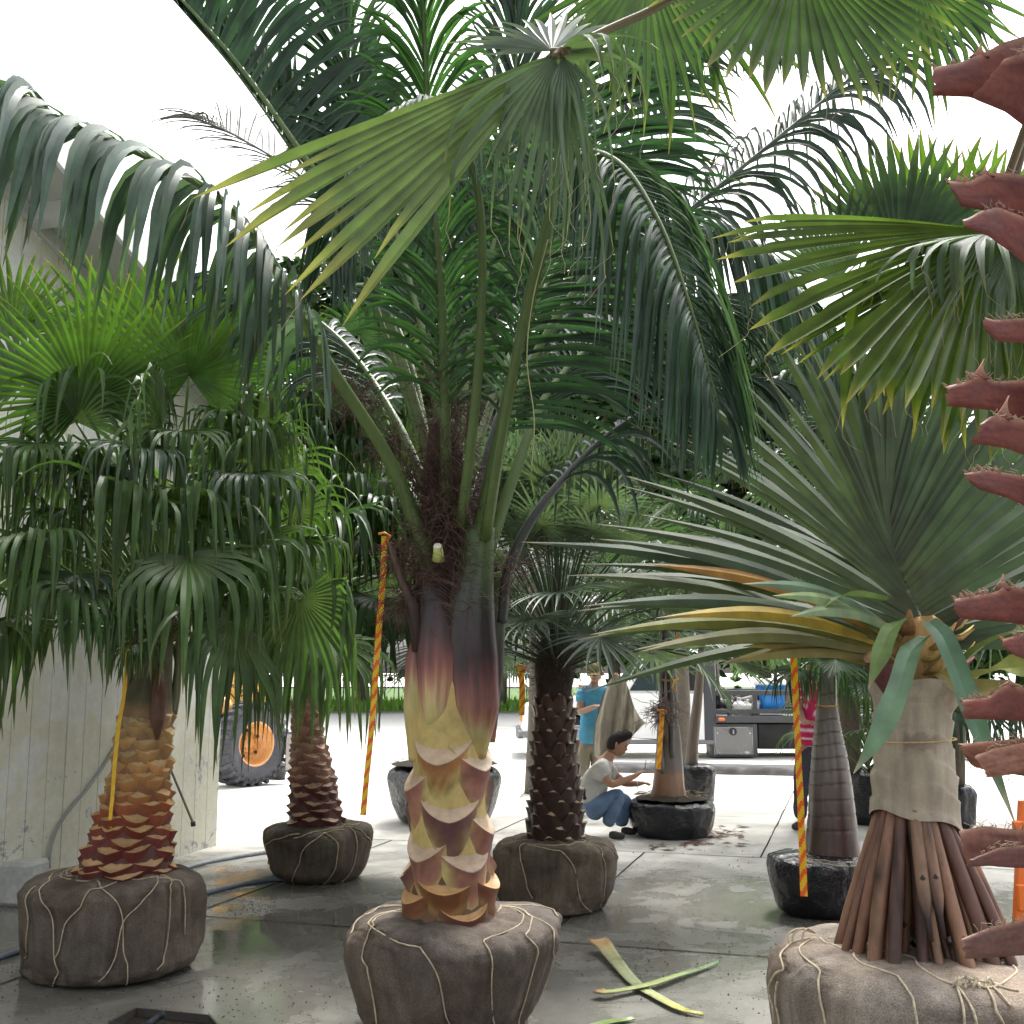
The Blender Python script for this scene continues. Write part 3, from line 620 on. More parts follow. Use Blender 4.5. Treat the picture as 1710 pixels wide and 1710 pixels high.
def bcol(seed, low=False):
    r_ = random.Random(seed); pink = r_.uniform(.22, .5); hue = r_.choice([PK, PU, PK, OR, PU])
    def f_(f, e, z):
        nn = noise.noise(V((e * 2 + seed, f * 3, z * 6))) * .35; k = (1 - e ** 2.2) * (.35 + .65 * f) + nn
        c = ramp([(0, Y1), (pink * .8, GR1), (pink + .16, mixc(Y1, hue, .8)), (.8, hue), (1.0, mixc(hue, PU, .5))], k)
        sp = noise.noise(V((e * 7 + seed * 3, f * 5, z * 30)))
        if sp > .35: c = mixc(c, (.16, .08, .03), .6)
        if e > .86: c = mixc(c, (.10, .055, .03), .75 * (e - .86) / .14)
        if low: c = mixc(c, (.11, .035, .014), max(0, min(1, .85 - .25 * f + nn)))
        return c
    return f_
mb = MB(); trunk_tube(mb, cf, rf, .3, 1.75, lambda z: Y1 if z > .78 else (.12, .06, .03), M['boot'], 40, 40)
tr1 = mb.build('trunk', t1)
spec = [(-12, 1250, 58), (52, 1262, 55), (-66, 1298, 50), (4, 1345, 60), (74, 1372, 50), (-38, 1412, 52), (30, 1428, 56), (-84, 1448, 44), (-4, 1480, 56), (66, 1478, 46), (-58, 1502, 44), (20, 1522, 46), (115, 1300, 55), (-120, 1350, 55), (150, 1400, 55), (-150, 1300, 55), (180, 1440, 55), (120, 1440, 55), (-115, 1470, 50)]
for k, (ph, py, hw) in enumerate(spec):
    mb = MB(); low = py > 1460; hg = .30 if py < 1440 else .2
    boot_row(mb, cf, lambda z: rf(z) * .93, zpy(py) + .02, R(-90 + ph), R(hw), hg, .054 if not low else .06, .095 if not low else .05, bcol(k, low), (.52, .385, .27) if not low else (.50, .30, .13), M['boot'], nj=9, flare=.25, horn=.045, rng=rg, sag=-.02 * (k % 2), pw=1.7, bot=.85)
    mb.build('leaf_base', t1)
# smooth sheaths running up into the green stalks
ST = [(.55, (.50, .47, .2)), (.60, (.52, .5, .24)), (.66, (.34, .14, .16)), (.72, (.20, .05, .11)), (.78, (.075, .03, .06)), (.86, (.045, .035, .04)), (.93, (.07, .09, .04)), (1, (.1, .15, .045))]
def sheath(pix, r, name='leaf_sheath', shift=0, flat=.55, cols=None):
    mb = MB(); pts = spline([P(*q) for q in pix], 40)
    def rad(t): return ramp([(i / (len(r) - 1), (v_, 0, 0)) for i, v_ in enumerate(r)], t)[0]
    z0, z1 = zpy(1245), zpy(900)
    def col(t, a):
        z = pts[int(t * 39)].z; k = (z - z0) / (z1 - z0) + shift + .10 * noise.noise(V((a * 6, z * 5, shift))) + .09 * noise.noise(V((a * 22, z * 3, shift + 4))) + .06 * noise.noise(V((a * 60, z * 4, shift + 9))) - .05 * abs(math.sin(a * 6.28)); return ramp(cols or ([(-.05, Y1), (.06, GR1), (.12, (.50, .40, .2)), (.21, (.38, .19, .12)), (.31, (.22, .085, .075)), (.41, (.10, .045, .045)), (.50, (.05, .032, .035)), (.70, (.04, .034, .034)), (.84, (.055, .07, .04)), (1, (.075, .12, .04))]), k)
    mb.tube(pts, [rad(i / 39) for i in range(40)], col, M['smooth'], n=56, flat=flat, up=(0, -1, .1)); return mb.build(name, t1)
sheath([(700, 1270, 5.80), (700, 1180, 5.78), (702, 1100, 5.78), (703, 1050, 5.79)], [.05, .075, .07, .03], shift=-.1)
sheath([(790, 1265, 5.78), (790, 1180, 5.73), (786, 1100, 5.72), (786, 1020, 5.72), (795, 940, 5.73), (800, 880, 5.74)], [.06, .125, .13, .115, .085, .075], shift=.12)
sheath([(725, 1225, 5.72), (727, 1180, 5.70), (730, 1100, 5.70), (728, 1020, 5.72), (722, 950, 5.76), (712, 880, 5.8)], [.015, .075, .10, .085, .06, .05], shift=-.03)
sheath([(820, 1240, 5.84), (822, 1120, 5.84), (826, 1040, 5.84), (838, 960, 5.84)], [.02, .055, .055, .04], shift=.3)
sheath([(760, 1250, 5.86), (755, 1120, 5.86), (750, 1020, 5.86), (746, 900, 5.86), (742, 800, 5.86), (738, 700, 5.86)], [.12, .17, .17, .14, .11, .06], cols=[(0, Y1), (.3, (.3, .18, .08)), (.55, (.12, .06, .045)), (1, (.075, .035, .028))])
mb = MB(); rg = random.Random(4)
for (x, y, n, ra, L_) in ((745, 830, 420, .055, .22), (745, 760, 300, .05, .2), (740, 900, 380, .06, .24), (760, 690, 160, .05, .22), (735, 950, 200, .05, .22), (770, 990, 160, .05, .2), (680, 1000, 150, .03, .2), (665, 930, 130, .025, .16), (690, 800, 120, .03, .2), (650, 740, 120, .03, .2), (600, 670, 100, .03, .2), (560, 640, 60, .03, .2), (860, 950, 60, .04, .2), (720, 620, 80, .04, .25), (800, 560, 30, .05, .25)):
    fray(mb, P(x, y, 5.76), n, ra, L_, (.11, .065, .05), rg, r=.0016)
for i in range(70):     # parallel fibres wrapping the crown shaft
    y = 930 + i * 2.4; pts = [P(705 + 95 * f, y + 60 * f * f - 10 * math.sin(f * 3 + i * .4), 5.72 - .05 * math.sin(3.14 * f)) for f in [j / 8 for j in range(9)]]
    mb.tube(pts, .0022, jit((.14, .085, .075), .4), M['fiber'], n=3, cap=False)
mb.build('fibre_mat', t1)
mb = MB(); a = P(732, 935, 5.62); mb.tube([a, P(732, 922, 5.6), P(731, 912, 5.58)], [.03, .024, .021], (.42, .46, .15), M['smooth'], n=12); mb.tube([P(731, 912.2, 5.58), P(731, 911, 5.577)], [.0205, .019], (.75, .7, .6), M['plain'], n=12)
mb.build('cut_flower_stalk', t1)
mb = MB(); mb.tube(pixp([(700, 1085, 5.75), (690, 1010, 5.72), (668, 960, 5.7), (650, 905, 5.68)]), [.07, .06, .035, .02], lambda t, a: mixc((.05, .03, .03), (.12, .08, .06), t), M['fiber'], n=10, flat=.5); mb.build('old_leaf_base', t1)
def frond(path, parent=t1, **k):
    mb = MB(); pinnate(mb, pixp(path), rng=random.Random(len(bpy.data.objects)), **k); return mb.build('frond', parent)
DC = (.028, .072, .036); GC = (.07, .115, .095); LC = (.04, .105, .035); DK = (.018, .045, .024)
frond([(722, 950, 5.76), (690, 860, 5.72), (640, 750, 5.6), (550, 610, 5.4), (490, 500, 5.2), (430, 400, 5.05), (350, 318, 4.9), (210, 245, 4.75), (100, 200, 4.6), (40, 160, 4.5), (-30, 175, 4.4), (-80, 240, 4.35)], L=.86, n=64, w_=.05, f0=.30, ang=26, lift=.16, droop=.36, col=(.10, .155, .13), colb=(.05, .09, .06), r0=.042, up=(.35, -.25, 1), ns=9, basal=.85)
frond([(745, 900, 5.8), (700, 700, 6.0), (600, 400, 6.2), (500, 250, 6.3), (400, 110, 6.4), (295, -10, 6.4), (200, -110, 6.4)], L=.95, n=80, w_=.05, f0=.35, ang=18, lift=.15, droop=.10, col=DC, r0=.036, up=(.1, -1, .3), sides=(1,), basal=.9)
frond([(745, 900, 5.8), (690, 700, 6.1), (585, 400, 6.3), (490, 255, 6.4), (390, 115, 6.5), (290, 0, 6.5)], L=.8, n=60, w_=.045, f0=.4, ang=50, lift=.1, droop=.06, col=DC, r0=.02, up=(.2, -1, .3), sides=(1,), basal=.9)
frond([(748, 860, 5.78), (745, 780, 5.72), (738, 500, 5.6), (718, 250, 5.5), (706, 0, 5.3), (690, -200, 5.1)], L=.62, n=90, w_=.026, f0=.28, ang=50, lift=.35, droop=.18, col=LC, r0=.04, up=(0, -1, .2), basal=.9)
frond([(800, 900, 5.74), (820, 800, 5.68), (862, 600, 5.5), (905, 430, 5.3), (945, 250, 5.1), (975, 60, 4.9), (1000, -100, 4.7)], L=.85, n=96, w_=.026, f0=.24, ang=20, lift=.05, droop=.10, sides=(1,), col=DK, colb=DC, r0=.046, up=(-.1, -1, .2), basal=.9)
frond([(810, 900, 5.7), (850, 660, 5.4), (900, 420, 5.1), (955, 270, 4.85), (1030, 270, 4.6), (1100, 370, 4.4), (1155, 520, 4.25), (1200, 680, 4.2)], L=.80, n=84, w_=.022, f0=.42, ang=30, lift=.15, droop=.42, col=(.085, .135, .11), colb=(.05, .1, .06), r0=.03, up=(0, -.2, 1), ns=9)
frond([(835, 1040, 5.84), (850, 950, 5.84), (900, 850, 5.9), (1000, 740, 6.1), (1090, 680, 6.3), (1180, 640, 6.6), (1300, 640, 6.9)], L=.8, n=50, w_=.035, f0=.4, ang=35, lift=.1, droop=.3, col=DK, rcol=(.035, .04, .035), r0=.036, up=(0, 0, 1))
frond([(815, 920, 5.8), (860, 790, 5.9), (920, 650, 6.1), (1040, 540, 6.4), (1180, 500, 6.8), (1330, 520, 7.2)], L=.95, n=84, w_=.028, f0=.35, ang=35, lift=.1, droop=.2, col=DK, r0=.036, up=(0, -.3, 1))
frond([(790, 860, 5.9), (860, 640, 6.2), (1010, 470, 6.5), (1130, 370, 6.7), (1330, 205, 7.0), (1490, 75, 7.2), (1600, 0, 7.3)], L=.9, n=84, w_=.038, f0=.4, ang=40, lift=.3, droop=.2, col=(.03, .05, .04), r0=.032, rcol=(.03, .035, .04), up=(-.25, -.5, 1), ns=9)
frond([(740, 850, 5.85), (720, 620, 6.0), (650, 350, 6.3), (590, 150, 6.6), (560, -60, 6.8)], L=.8, n=80, w_=.028, f0=.3, ang=56, lift=.2, droop=.12, col=LC, colb=DC, r0=.03, up=(.2, -1, .2))
frond([(760, 850, 5.9), (780, 620, 6.2), (830, 380, 6.5), (860, 150, 6.8), (860, -80, 7.0)], L=.85, n=80, w_=.028, f0=.3, ang=56, lift=.2, droop=.12, col=DK, colb=DC, r0=.03, up=(-.2, -1, .2))
frond([(735, 880, 5.9), (660, 700, 6.2), (560, 560, 6.6), (430, 480, 7.0), (330, 470, 7.4)], L=.8, n=56, w_=.04, f0=.3, ang=35, lift=.1, droop=.25, col=DK, r0=.03, up=(0, 0, 1))
frond([(760, 850, 5.95), (850, 600, 6.5), (960, 380, 7.2), (1060, 180, 7.8), (1130, 0, 8.2)], L=1.0, n=60, w_=.045, f0=.3, ang=35, lift=.1, droop=.2, col=DK, r0=.03, up=(0, -.8, .6))
frond([(735, 850, 5.9), (670, 560, 6.4), (540, 330, 7.0), (400, 230, 7.4), (330, 200, 7.6)], L=.6, n=30, w_=.018, f0=.45, ang=40, lift=.3, droop=.1, col=(.05, .05, .04), r0=.02, up=(0, -.5, 1))
frond([(800, 900, 5.74), (820, 800, 5.7), (862, 600, 5.55), (905, 430, 5.4), (945, 250, 5.2), (975, 60, 5.0)], L=.6, n=70, w_=.022, f0=.3, ang=50, lift=-.1, droop=.3, col=DC, colb=GC, r0=.02, up=(-.1, -1, .2), sides=(-1,))
frond([(770, 880, 5.7), (800, 600, 5.4), (800, 330, 5.1), (740, 190, 4.9), (650, 190, 4.75), (580, 290, 4.65), (550, 420, 4.6)], L=.7, n=80, w_=.022, f0=.35, ang=34, lift=.1, droop=.5, col=(.06, .11, .08), colb=DC, r0=.028, up=(0, -.2, 1), ns=9)
frond([(800, 880, 5.9), (880, 620, 6.1), (1010, 430, 6.2), (1160, 370, 6.2), (1290, 430, 6.1), (1380, 560, 6.0), (1430, 700, 5.9)], L=.8, n=80, w_=.026, f0=.35, ang=34, lift=.1, droop=.42, col=DC, colb=(.05, .09, .06), r0=.028, up=(0, -.2, 1), ns=9)
frond([(790, 880, 5.9), (850, 640, 6.2), (930, 400, 6.4), (1010, 200, 6.5), (1090, 60, 6.5), (1200, 0, 6.4), (1320, 60, 6.3)], L=.7, n=80, w_=.026, f0=.3, ang=34, lift=.1, droop=.4, col=DC, colb=(.05, .09, .06), r0=.026, up=(0, -.2, 1), ns=9)
# a loose curl of fibre hanging
mb = MB(); mb.tube(spline(pixp([(915, 400, 5.0), (890, 500, 5.0), (880, 600, 5.0), (892, 700, 5.0), (887, 790, 5.0)]), 24), .0025, (.35, .34, .16), M['petiole'], n=4); mb.build('loose_fibre', t1)

P = _P
# ---------------------------------------------------------------- 2. left fan palm and its neighbour
def gen_crown(parent, base, specs, n_auto, rngs, Rr, pet, col, el=(5, 70), tip=(.2, .18, .06), hang=.6, droop=.16, prad=.011, pcol=(.08, .14, .03), mat=None, azr=(0, 360), nseg=42, spanr=(200, 260), split=.42, tiltr=.28, ha=.42):
    rng = random.Random(rngs)
    for i in range(n_auto):
        az = R(azr[0] + (azr[1] - azr[0]) * ((i * .618) % 1) + rng.uniform(-8, 8)); e = R(el[0] + (el[1] - el[0]) * ((i + .5) / n_auto) + rng.uniform(-6, 6)); d = V((math.cos(az) * math.cos(e), math.sin(az) * math.cos(e), math.sin(e)))
        b = V(base) + V((0, 0, -.1 + .3 * i / n_auto)); p = pet * rng.uniform(.8, 1.15); mid = b + d * p * .55 + V((0, 0, .06)); hub = b + d * p + V((0, 0, -.10 * p * (1 - math.sin(e)))); ax = (hub - mid).normalized(); ax = (ax + V((0, 0, -.35 * math.cos(e)))).normalized()
        up = V((0, 0, 1)) - ax * ax.z
        if up.length < .3: up = -V((math.cos(az), math.sin(az), 0))
        up = up + V((rng.gauss(0, 1), rng.gauss(0, 1), rng.gauss(0, .5))) * tiltr; ax = (ax + V((rng.gauss(0, 1), rng.gauss(0, 1), rng.gauss(0, 1))) * tiltr * .5).normalized()
        mb = MB(); mb.tube(spline([b, mid, hub], 12), [prad * (1 - .35 * j / 11) for j in range(12)], pcol, M['petiole'], n=6)
        fan(mb, hub, ax, up, Rr * rng.uniform(.85, 1.1), n=nseg, span=rng.uniform(*spanr), split=split, droop=droop, hang=hang, hangat=ha, cup=.1, col=jit(col, .2), mat=mat, rng=rng, tip=tip, midcol=mixc(col, (.14, .17, .05), .25)); mb.build('fan_leaf', parent)
    for s in specs:
        hub = P(*s['hub']); ax = P(*s['to']) - hub; Rs = ax.length * s.get('k', 1.0); nn = V(s.get('n', (0, -1, .3))); b = V(base) if 'base' not in s else P(*s['base'])
        mid = (b + hub) / 2 + V(s.get('bow', (0, 0, 0))); mb = MB(); mb.tube(spline([b, mid, hub], 14), [prad * 1.15 * (1 - .35 * j / 13) for j in range(14)], pcol, M['petiole'], n=6)
        fan(mb, hub, ax, nn, Rs, n=s.get('ns', nseg), span=s.get('span', 250), split=s.get('split', split), droop=s.get('droop', .05), hang=s.get('hang', .1), hangat=s.get('ha', .55), cup=s.get('cup', .12), col=s.get('col', col), mat=s.get('mat', mat), rng=random.Random(hash(s['hub']) % 999), tip=s.get('tip', tip), midcol=s.get('mc')); mb.build('fan_leaf', parent)
def booted(mb, cf, rf, z0, z1, rows_, around, hgt, thick, drop, colz, cutz, nj=3, seed=0, hwk=1.1, horn=0.0, sag=0.0, bot=.62, back=True, chip=None, tk=None):
    rng = random.Random(seed)
    for i in range(rows_):
        z = z0 + (z1 - z0) * (i + .5) / rows_
        for j in range(around):
            ph = 2 * math.pi * (j + .5 * (i % 2) + rng.uniform(-.2, .2)) / around + i * .05; cz = colz(z)
            cc = cutz(z) if callable(cutz) else cutz
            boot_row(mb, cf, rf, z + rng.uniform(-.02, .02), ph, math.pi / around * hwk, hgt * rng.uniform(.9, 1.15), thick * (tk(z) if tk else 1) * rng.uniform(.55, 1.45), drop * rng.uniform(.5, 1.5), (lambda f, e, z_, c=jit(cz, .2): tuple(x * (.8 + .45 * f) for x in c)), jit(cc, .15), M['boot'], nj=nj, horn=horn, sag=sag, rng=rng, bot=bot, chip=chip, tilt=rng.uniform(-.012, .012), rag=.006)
b2 = ball_from(40, 334, 1655, 1443, 6.5, seed=2, taper=.05, lump=.04, pw=.28, top=.42, h=.535)
t2 = empty('fan_palm', b2.c, 'left fan palm with orange and red leaf bases, in front of the cream wall', 'palm tree')
mbt = MB()
for pl in ([(215, 1448), (170, 1447), (125, 1450), (84, 1470), (82, 1520), (90, 1600), (98, 1625), (88, 1650)], [(128, 1440), (165, 1470), (190, 1500), (205, 1560), (213, 1610), (210, 1650)], [(250, 1458), (200, 1465), (150, 1485), (135, 1515), (92, 1600)],
           [(262, 1462), (235, 1510), (200, 1570), (165, 1640)], [(262, 1460), (284, 1480), (282, 1540), (262, 1620)], [(180, 1452), (250, 1465), (300, 1470), (309, 1500), (308, 1560)], [(60, 1480), (48, 1540), (42, 1600)], [(100, 1458), (180, 1450), (240, 1456), (290, 1472)]): b2.twine(mbt, pl)
mb = MB(); b2.mesh(mb, BC, M['burlap'], 150, 60); rb = mb.build('root_ball', t2); mbt.build('twine', rb)
cf, rf, za, zb = axis_from([(118, 292, 1462), (140, 288, 1425), (158, 285, 1380), (175, 284, 1330), (186, 285, 1280), (195, 288, 1225), (200, 290, 1180), (222, 288, 1130), (240, 290, 1080), (252, 290, 1020)], 6.5)
RD = (.15, .028, .022); mb = MB(); z_ = lambda y: P(230, y, 6.45).z
c2 = lambda z: ramp([(z_(1440), (.09, .02, .018)), (z_(1390), RD), (z_(1340), (.24, .06, .025)), (z_(1300), (.36, .17, .06)), (z_(1230), (.42, .24, .09)), (z_(1180), (.4, .27, .13))], z)
trunk_tube(mb, cf, lambda z: rf(z) * .93, .25, zb, lambda z: mixc(c2(z), (.05, .02, .015), .4) if z < z_(1180) else (.10, .09, .05), M['boot'], 30, 24)
booted(mb, cf, lambda z: rf(z) * .9, za - .03, z_(1185), 16, 8, .085, .034, .028, c2, lambda z: ramp([(z_(1440), (.52, .33, .17)), (z_(1300), (.55, .36, .17)), (z_(1200), (.56, .42, .24))], z), seed=5, hwk=1.15, sag=.008, nj=4, tk=lambda z: ramp([(z_(1340), (1.1, 0, 0)), (z_(1260), (.6, 0, 0))], z)[0])
rg = random.Random(8)
for i in range(16):
    a = rg.uniform(0, 6.28); p = V((cf(1.3)[0] + .13 * math.cos(a), 6.6 + .13 * math.sin(a), z_(1195))); mb.tube(spline([p, p + V((.02 * math.cos(a), .02 * math.sin(a), .2)), p + V((-.0 * math.cos(a) + .02, 0, .55))], 8), [.04, .042, .04, .034, .028, .022, .016, .012], jit((.11, .12, .05), .3), M['petiole'], n=8, flat=.5)
mb.tube(pixp([(262, 1235, 6.36), (264, 1200, 6.34), (266, 1160, 6.35), (268, 1110, 6.4)]), [.01, .045, .045, .02], (.13, .06, .04), M['boot'], n=12)
fray(mb, P(275, 1040, 6.5), 260, .05, .14, (.2, .12, .08), rg); fray(mb, P(278, 980, 6.5), 160, .05, .14, (.2, .12, .08), rg)
mb.build('trunk', t2)
BG = (.055, .118, .02); MGc = (.07, .132, .04); GG = (.085, .135, .085)
K = V(P(272, 1060, 6.6))
gen_crown(t2, K, [
    dict(hub=(145, 668, 6.2), to=(95, 470, 6.0), n=(.1, -1, .15), span=270, split=.42, col=BG, mat=M['leafglow'], hang=.02, droop=.015, k=1.2, ns=46, mc=(.03, .08, .015)),
    dict(hub=(316, 628, 6.4), to=(310, 440, 6.3), n=(0, -1, .1), span=290, split=.5, col=BG, mat=M['leafglow'], hang=.02, droop=.01, k=1.15, ns=46, mc=(.03, .08, .015)),
    dict(hub=(205, 600, 6.9), to=(160, 420, 7.0), n=(.1, -1, 0), span=200, split=.5, col=(.065, .14, .025), mat=M['leafglow'], hang=0, droop=.02, k=1.1),
    dict(hub=(40, 640, 6.6), to=(-60, 500, 6.6), n=(.3, -1, .3), span=230, col=MGc, hang=.2, k=1.1),
    dict(hub=(235, 745, 5.95), to=(200, 760, 5.3), n=(0, .3, 1), span=230, split=.34, col=GG, hang=1, ha=.38, droop=.2, k=.9, ns=30),
    dict(hub=(60, 740, 6.0), to=(10, 760, 5.5), n=(0, .3, 1), span=240, split=.36, col=MGc, hang=1, ha=.4, droop=.2, k=1.0),
    dict(hub=(410, 700, 6.4), to=(440, 690, 5.9), n=(0, .3, 1), span=240, split=.36, col=MGc, hang=.9, ha=.4, droop=.2, k=1.1),
    dict(hub=(172, 1018, 5.8), to=(130, 1040, 5.35), n=(0, -.2, 1), span=250, split=.4, col=(.05, .11, .035), hang=.95, ha=.45, droop=.2, k=.95, ns=32),
    dict(hub=(440, 985, 6.0), to=(480, 1010, 5.6), n=(0, -.2, 1), span=250, split=.4, col=MGc, hang=.95, ha=.45, droop=.2, k=.85, ns=34),
    dict(hub=(35, 900, 5.9), to=(-40, 905, 5.5), n=(0, .1, 1), span=220, split=.45, col=GG, hang=1, ha=.4, droop=.2, k=1.0, ns=26),
    dict(hub=(230, 1075, 5.9), to=(215, 1120, 5.6), n=(0, -.4, 1), span=220, split=.4, col=(.06, .13, .04), hang=.9, ha=.5, droop=.25, k=.8, ns=30),
    dict(hub=(340, 860, 6.1), to=(390, 880, 5.7), n=(0, 0, 1), span=240, split=.38, col=MGc, hang=.95, ha=.42, droop=.2, k=1.1),
    dict(hub=(110, 850, 6.1), to=(50, 870, 5.8), n=(0, 0, 1), span=240, split=.38, col=MGc, hang=.95, ha=.42, droop=.2, k=1.2),
    dict(hub=(30, 1030, 6.1), to=(-40, 1050, 5.9), n=(0, 0, 1), span=240, split=.38, col=(.05, .1, .035), hang=.9, ha=.42, droop=.22, k=1.3),
    dict(hub=(130, 960, 5.9), to=(80, 990, 5.5), n=(0, -.2, 1), span=250, split=.38, col=GG, hang=.95, ha=.42, droop=.2, k=1.15, ns=26),
    dict(hub=(360, 1000, 6.0), to=(400, 1030, 5.6), n=(0, -.2, 1), span=250, split=.38, col=MGc, hang=.95, ha=.42, droop=.2, k=1.15, ns=28),
    dict(hub=(290, 960, 5.9), to=(290, 1000, 5.4), n=(0, -.2, 1), span=250, split=.36, col=MGc, hang=.95, ha=.4, droop=.2, k=1.1, ns=28),
    dict(hub=(420, 790, 6.1), to=(470, 800, 5.7), n=(0, -.2, 1), span=250, split=.36, col=GG, hang=.95, ha=.4, droop=.2, k=1.3, ns=28),
    dict(hub=(300, 720, 6.1), to=(330, 730, 5.6), n=(0, -.2, 1), span=250, split=.36, col=MGc, hang=.95, ha=.4, droop=.2, k=1.1, ns=28),
    dict(hub=(150, 780, 6.2), to=(110, 790, 5.7), n=(0, -.2, 1), span=250, split=.36, col=GG, hang=.95, ha=.4, droop=.2, k=1.1, ns=28),
    dict(hub=(500, 900, 6.6), to=(550, 910, 6.3), n=(0, -.2, 1), span=250, split=.36, col=MGc, hang=.95, ha=.4, droop=.2, k=1.5, ns=28),
    dict(hub=(20, 560, 6.9), to=(-10, 440, 6.9), n=(.2, -1, 0), span=200, split=.5, col=(.06, .12, .025), mat=M['leafglow'], hang=0, droop=.02, k=1.2),
    dict(hub=(400, 560, 7.0), to=(440, 450, 7.0), n=(0, -1, 0), span=220, split=.5, col=(.05, .11, .025), mat=M['leafglow'], hang=.1, droop=.03, k=1.2),
], 36, 21, .84, 1.02, MGc, el=(6, 66), hang=.9, droop=.26, nseg=26, split=.32, ha=.35, tiltr=.6)
# neighbour behind
b3 = ball_from(433, 633, 1485, 1375, 9.25, seed=3, taper=.28, lump=.03, pw=.4, top=.55, h=.44)
t3 = empty('fan_palm', b3.c, 'slimmer fan palm with pinkish leaf bases, standing right of the yellow loader', 'palm tree')
mbt = MB()
for pl in ([(500, 1392), (470, 1400), (445, 1420), (440, 1445)], [(575, 1385), (540, 1392), (515, 1410), (495, 1450), (490, 1480)], [(575, 1380), (595, 1400), (592, 1440), (570, 1475)], [(580, 1380), (610, 1395), (618, 1430), (600, 1465)], [(490, 1400), (530, 1388), (575, 1378), (600, 1375)], [(540, 1390), (565, 1410), (560, 1450), (540, 1480)]): b3.twine(mbt, pl, r=.005)
mb = MB(); b3.mesh(mb, (.11, .095, .078), M['burlap'], 150, 60); rb = mb.build('root_ball', t3); mbt.build('twine', rb)
cf, rf, za, zb = axis_from([(478, 580, 1393), (482, 572, 1360), (484, 562, 1310), (486, 550, 1260), (486, 538, 1210), (488, 534, 1160), (492, 532, 1100), (498, 530, 1040)], 9.2)
z_ = lambda y: P(525, y, 9.1).z; c3 = lambda z: ramp([(z_(1380), (.08, .025, .022)), (z_(1310), (.12, .035, .03)), (z_(1280), (.30, .14, .1)), (z_(1180), (.36, .2, .14))], z)
mb = MB(); trunk_tube(mb, cf, lambda z: rf(z) * .93, .2, zb, lambda z: mixc(c3(z), (.05, .02, .015), .3), M['boot'], 24, 20)
booted(mb, cf, lambda z: rf(z) * .9, za - .02, z_(1165), 17, 7, .085, .03, .03, c3, lambda z: (.56, .36, .25), seed=6, hwk=1.15, sag=.008, nj=4, tk=lambda z: ramp([(z_(1310), (1.1, 0, 0)), (z_(1230), (.65, 0, 0))], z)[0]); mb.build('trunk', t3)
DF = (.038, .085, .03); K3 = P(515, 1010, 9.2)
gen_crown(t3, K3, [
    dict(hub=(600, 900, 8.7), to=(640, 960, 8.4), n=(0, -.2, 1), span=260, split=.4, col=DF, hang=.95, ha=.42, k=1.2),
    dict(hub=(640, 1000, 8.9), to=(660, 1040, 8.5), n=(0, -.2, 1), span=260, split=.4, col=DF, hang=.95, ha=.42, k=1.2),
    dict(hub=(560, 1020, 8.7), to=(570, 1060, 8.3), n=(0, -.2, 1), span=260, split=.4, col=DF, hang=.95, ha=.42, k=1.2),
    dict(hub=(420, 900, 8.8), to=(390, 950, 8.5), n=(0, -.2, 1), span=260, split=.4, col=DF, hang=.95, ha=.42, k=1.2),
    dict(hub=(470, 780, 8.8), to=(450, 800, 8.3), n=(0, -.2, 1), span=260, split=.4, col=DF, hang=.95, ha=.42, k=1.0),
    dict(hub=(590, 720, 8.8), to=(620, 750, 8.3), n=(0, -.2, 1), span=260, split=.4, col=DF, hang=.95, ha=.42, k=1.0),
    dict(hub=(480, 620, 8.9), to=(430, 520, 8.9), n=(0, -1, .2), span=260, split=.5, col=(.05, .12, .025), hang=.2, k=1.1),
    dict(hub=(600, 560, 8.9), to=(640, 480, 8.9), n=(0, -1, .2), span=260, split=.5, col=DF, hang=.3, k=1.1),
    dict(hub=(540, 660, 8.6), to=(560, 600, 8.4), n=(0, -1, .3), span=260, split=.5, col=DF, hang=.5, k=1.4),
    dict(hub=(620, 640, 8.9), to=(720, 600, 8.7), n=(0, -1, .5), span=240, split=.5, col=(.05, .12, .02), hang=.2, k=1.2),
    dict(hub=(520, 960, 8.6), to=(520, 1010, 8.2), n=(0, -.2, 1), span=270, split=.38, col=DF, hang=.95, ha=.4, k=1.4),
    dict(hub=(450, 1010, 8.7), to=(430, 1060, 8.4), n=(0, -.2, 1), span=270, split=.38, col=DF, hang=.95, ha=.4, k=1.3),
    dict(hub=(600, 1060, 8.7), to=(630, 1090, 8.3), n=(0, -.2, 1), span=270, split=.38, col=DF, hang=.95, ha=.4, k=1.2),
    dict(hub=(650, 860, 8.8), to=(690, 890, 8.5), n=(0, -.2, 1), span=270, split=.38, col=DF, hang=.95, ha=.4, k=1.4),
    dict(hub=(560, 830, 8.6), to=(560, 860, 8.1), n=(0, -.2, 1), span=270, split=.38, col=DF, hang=.95, ha=.4, k=1.2),
], 50, 33, .85, 1.3, DF, el=(6, 82), hang=.85, droop=.22, nseg=28, prad=.014, ha=.40, tiltr=.6)

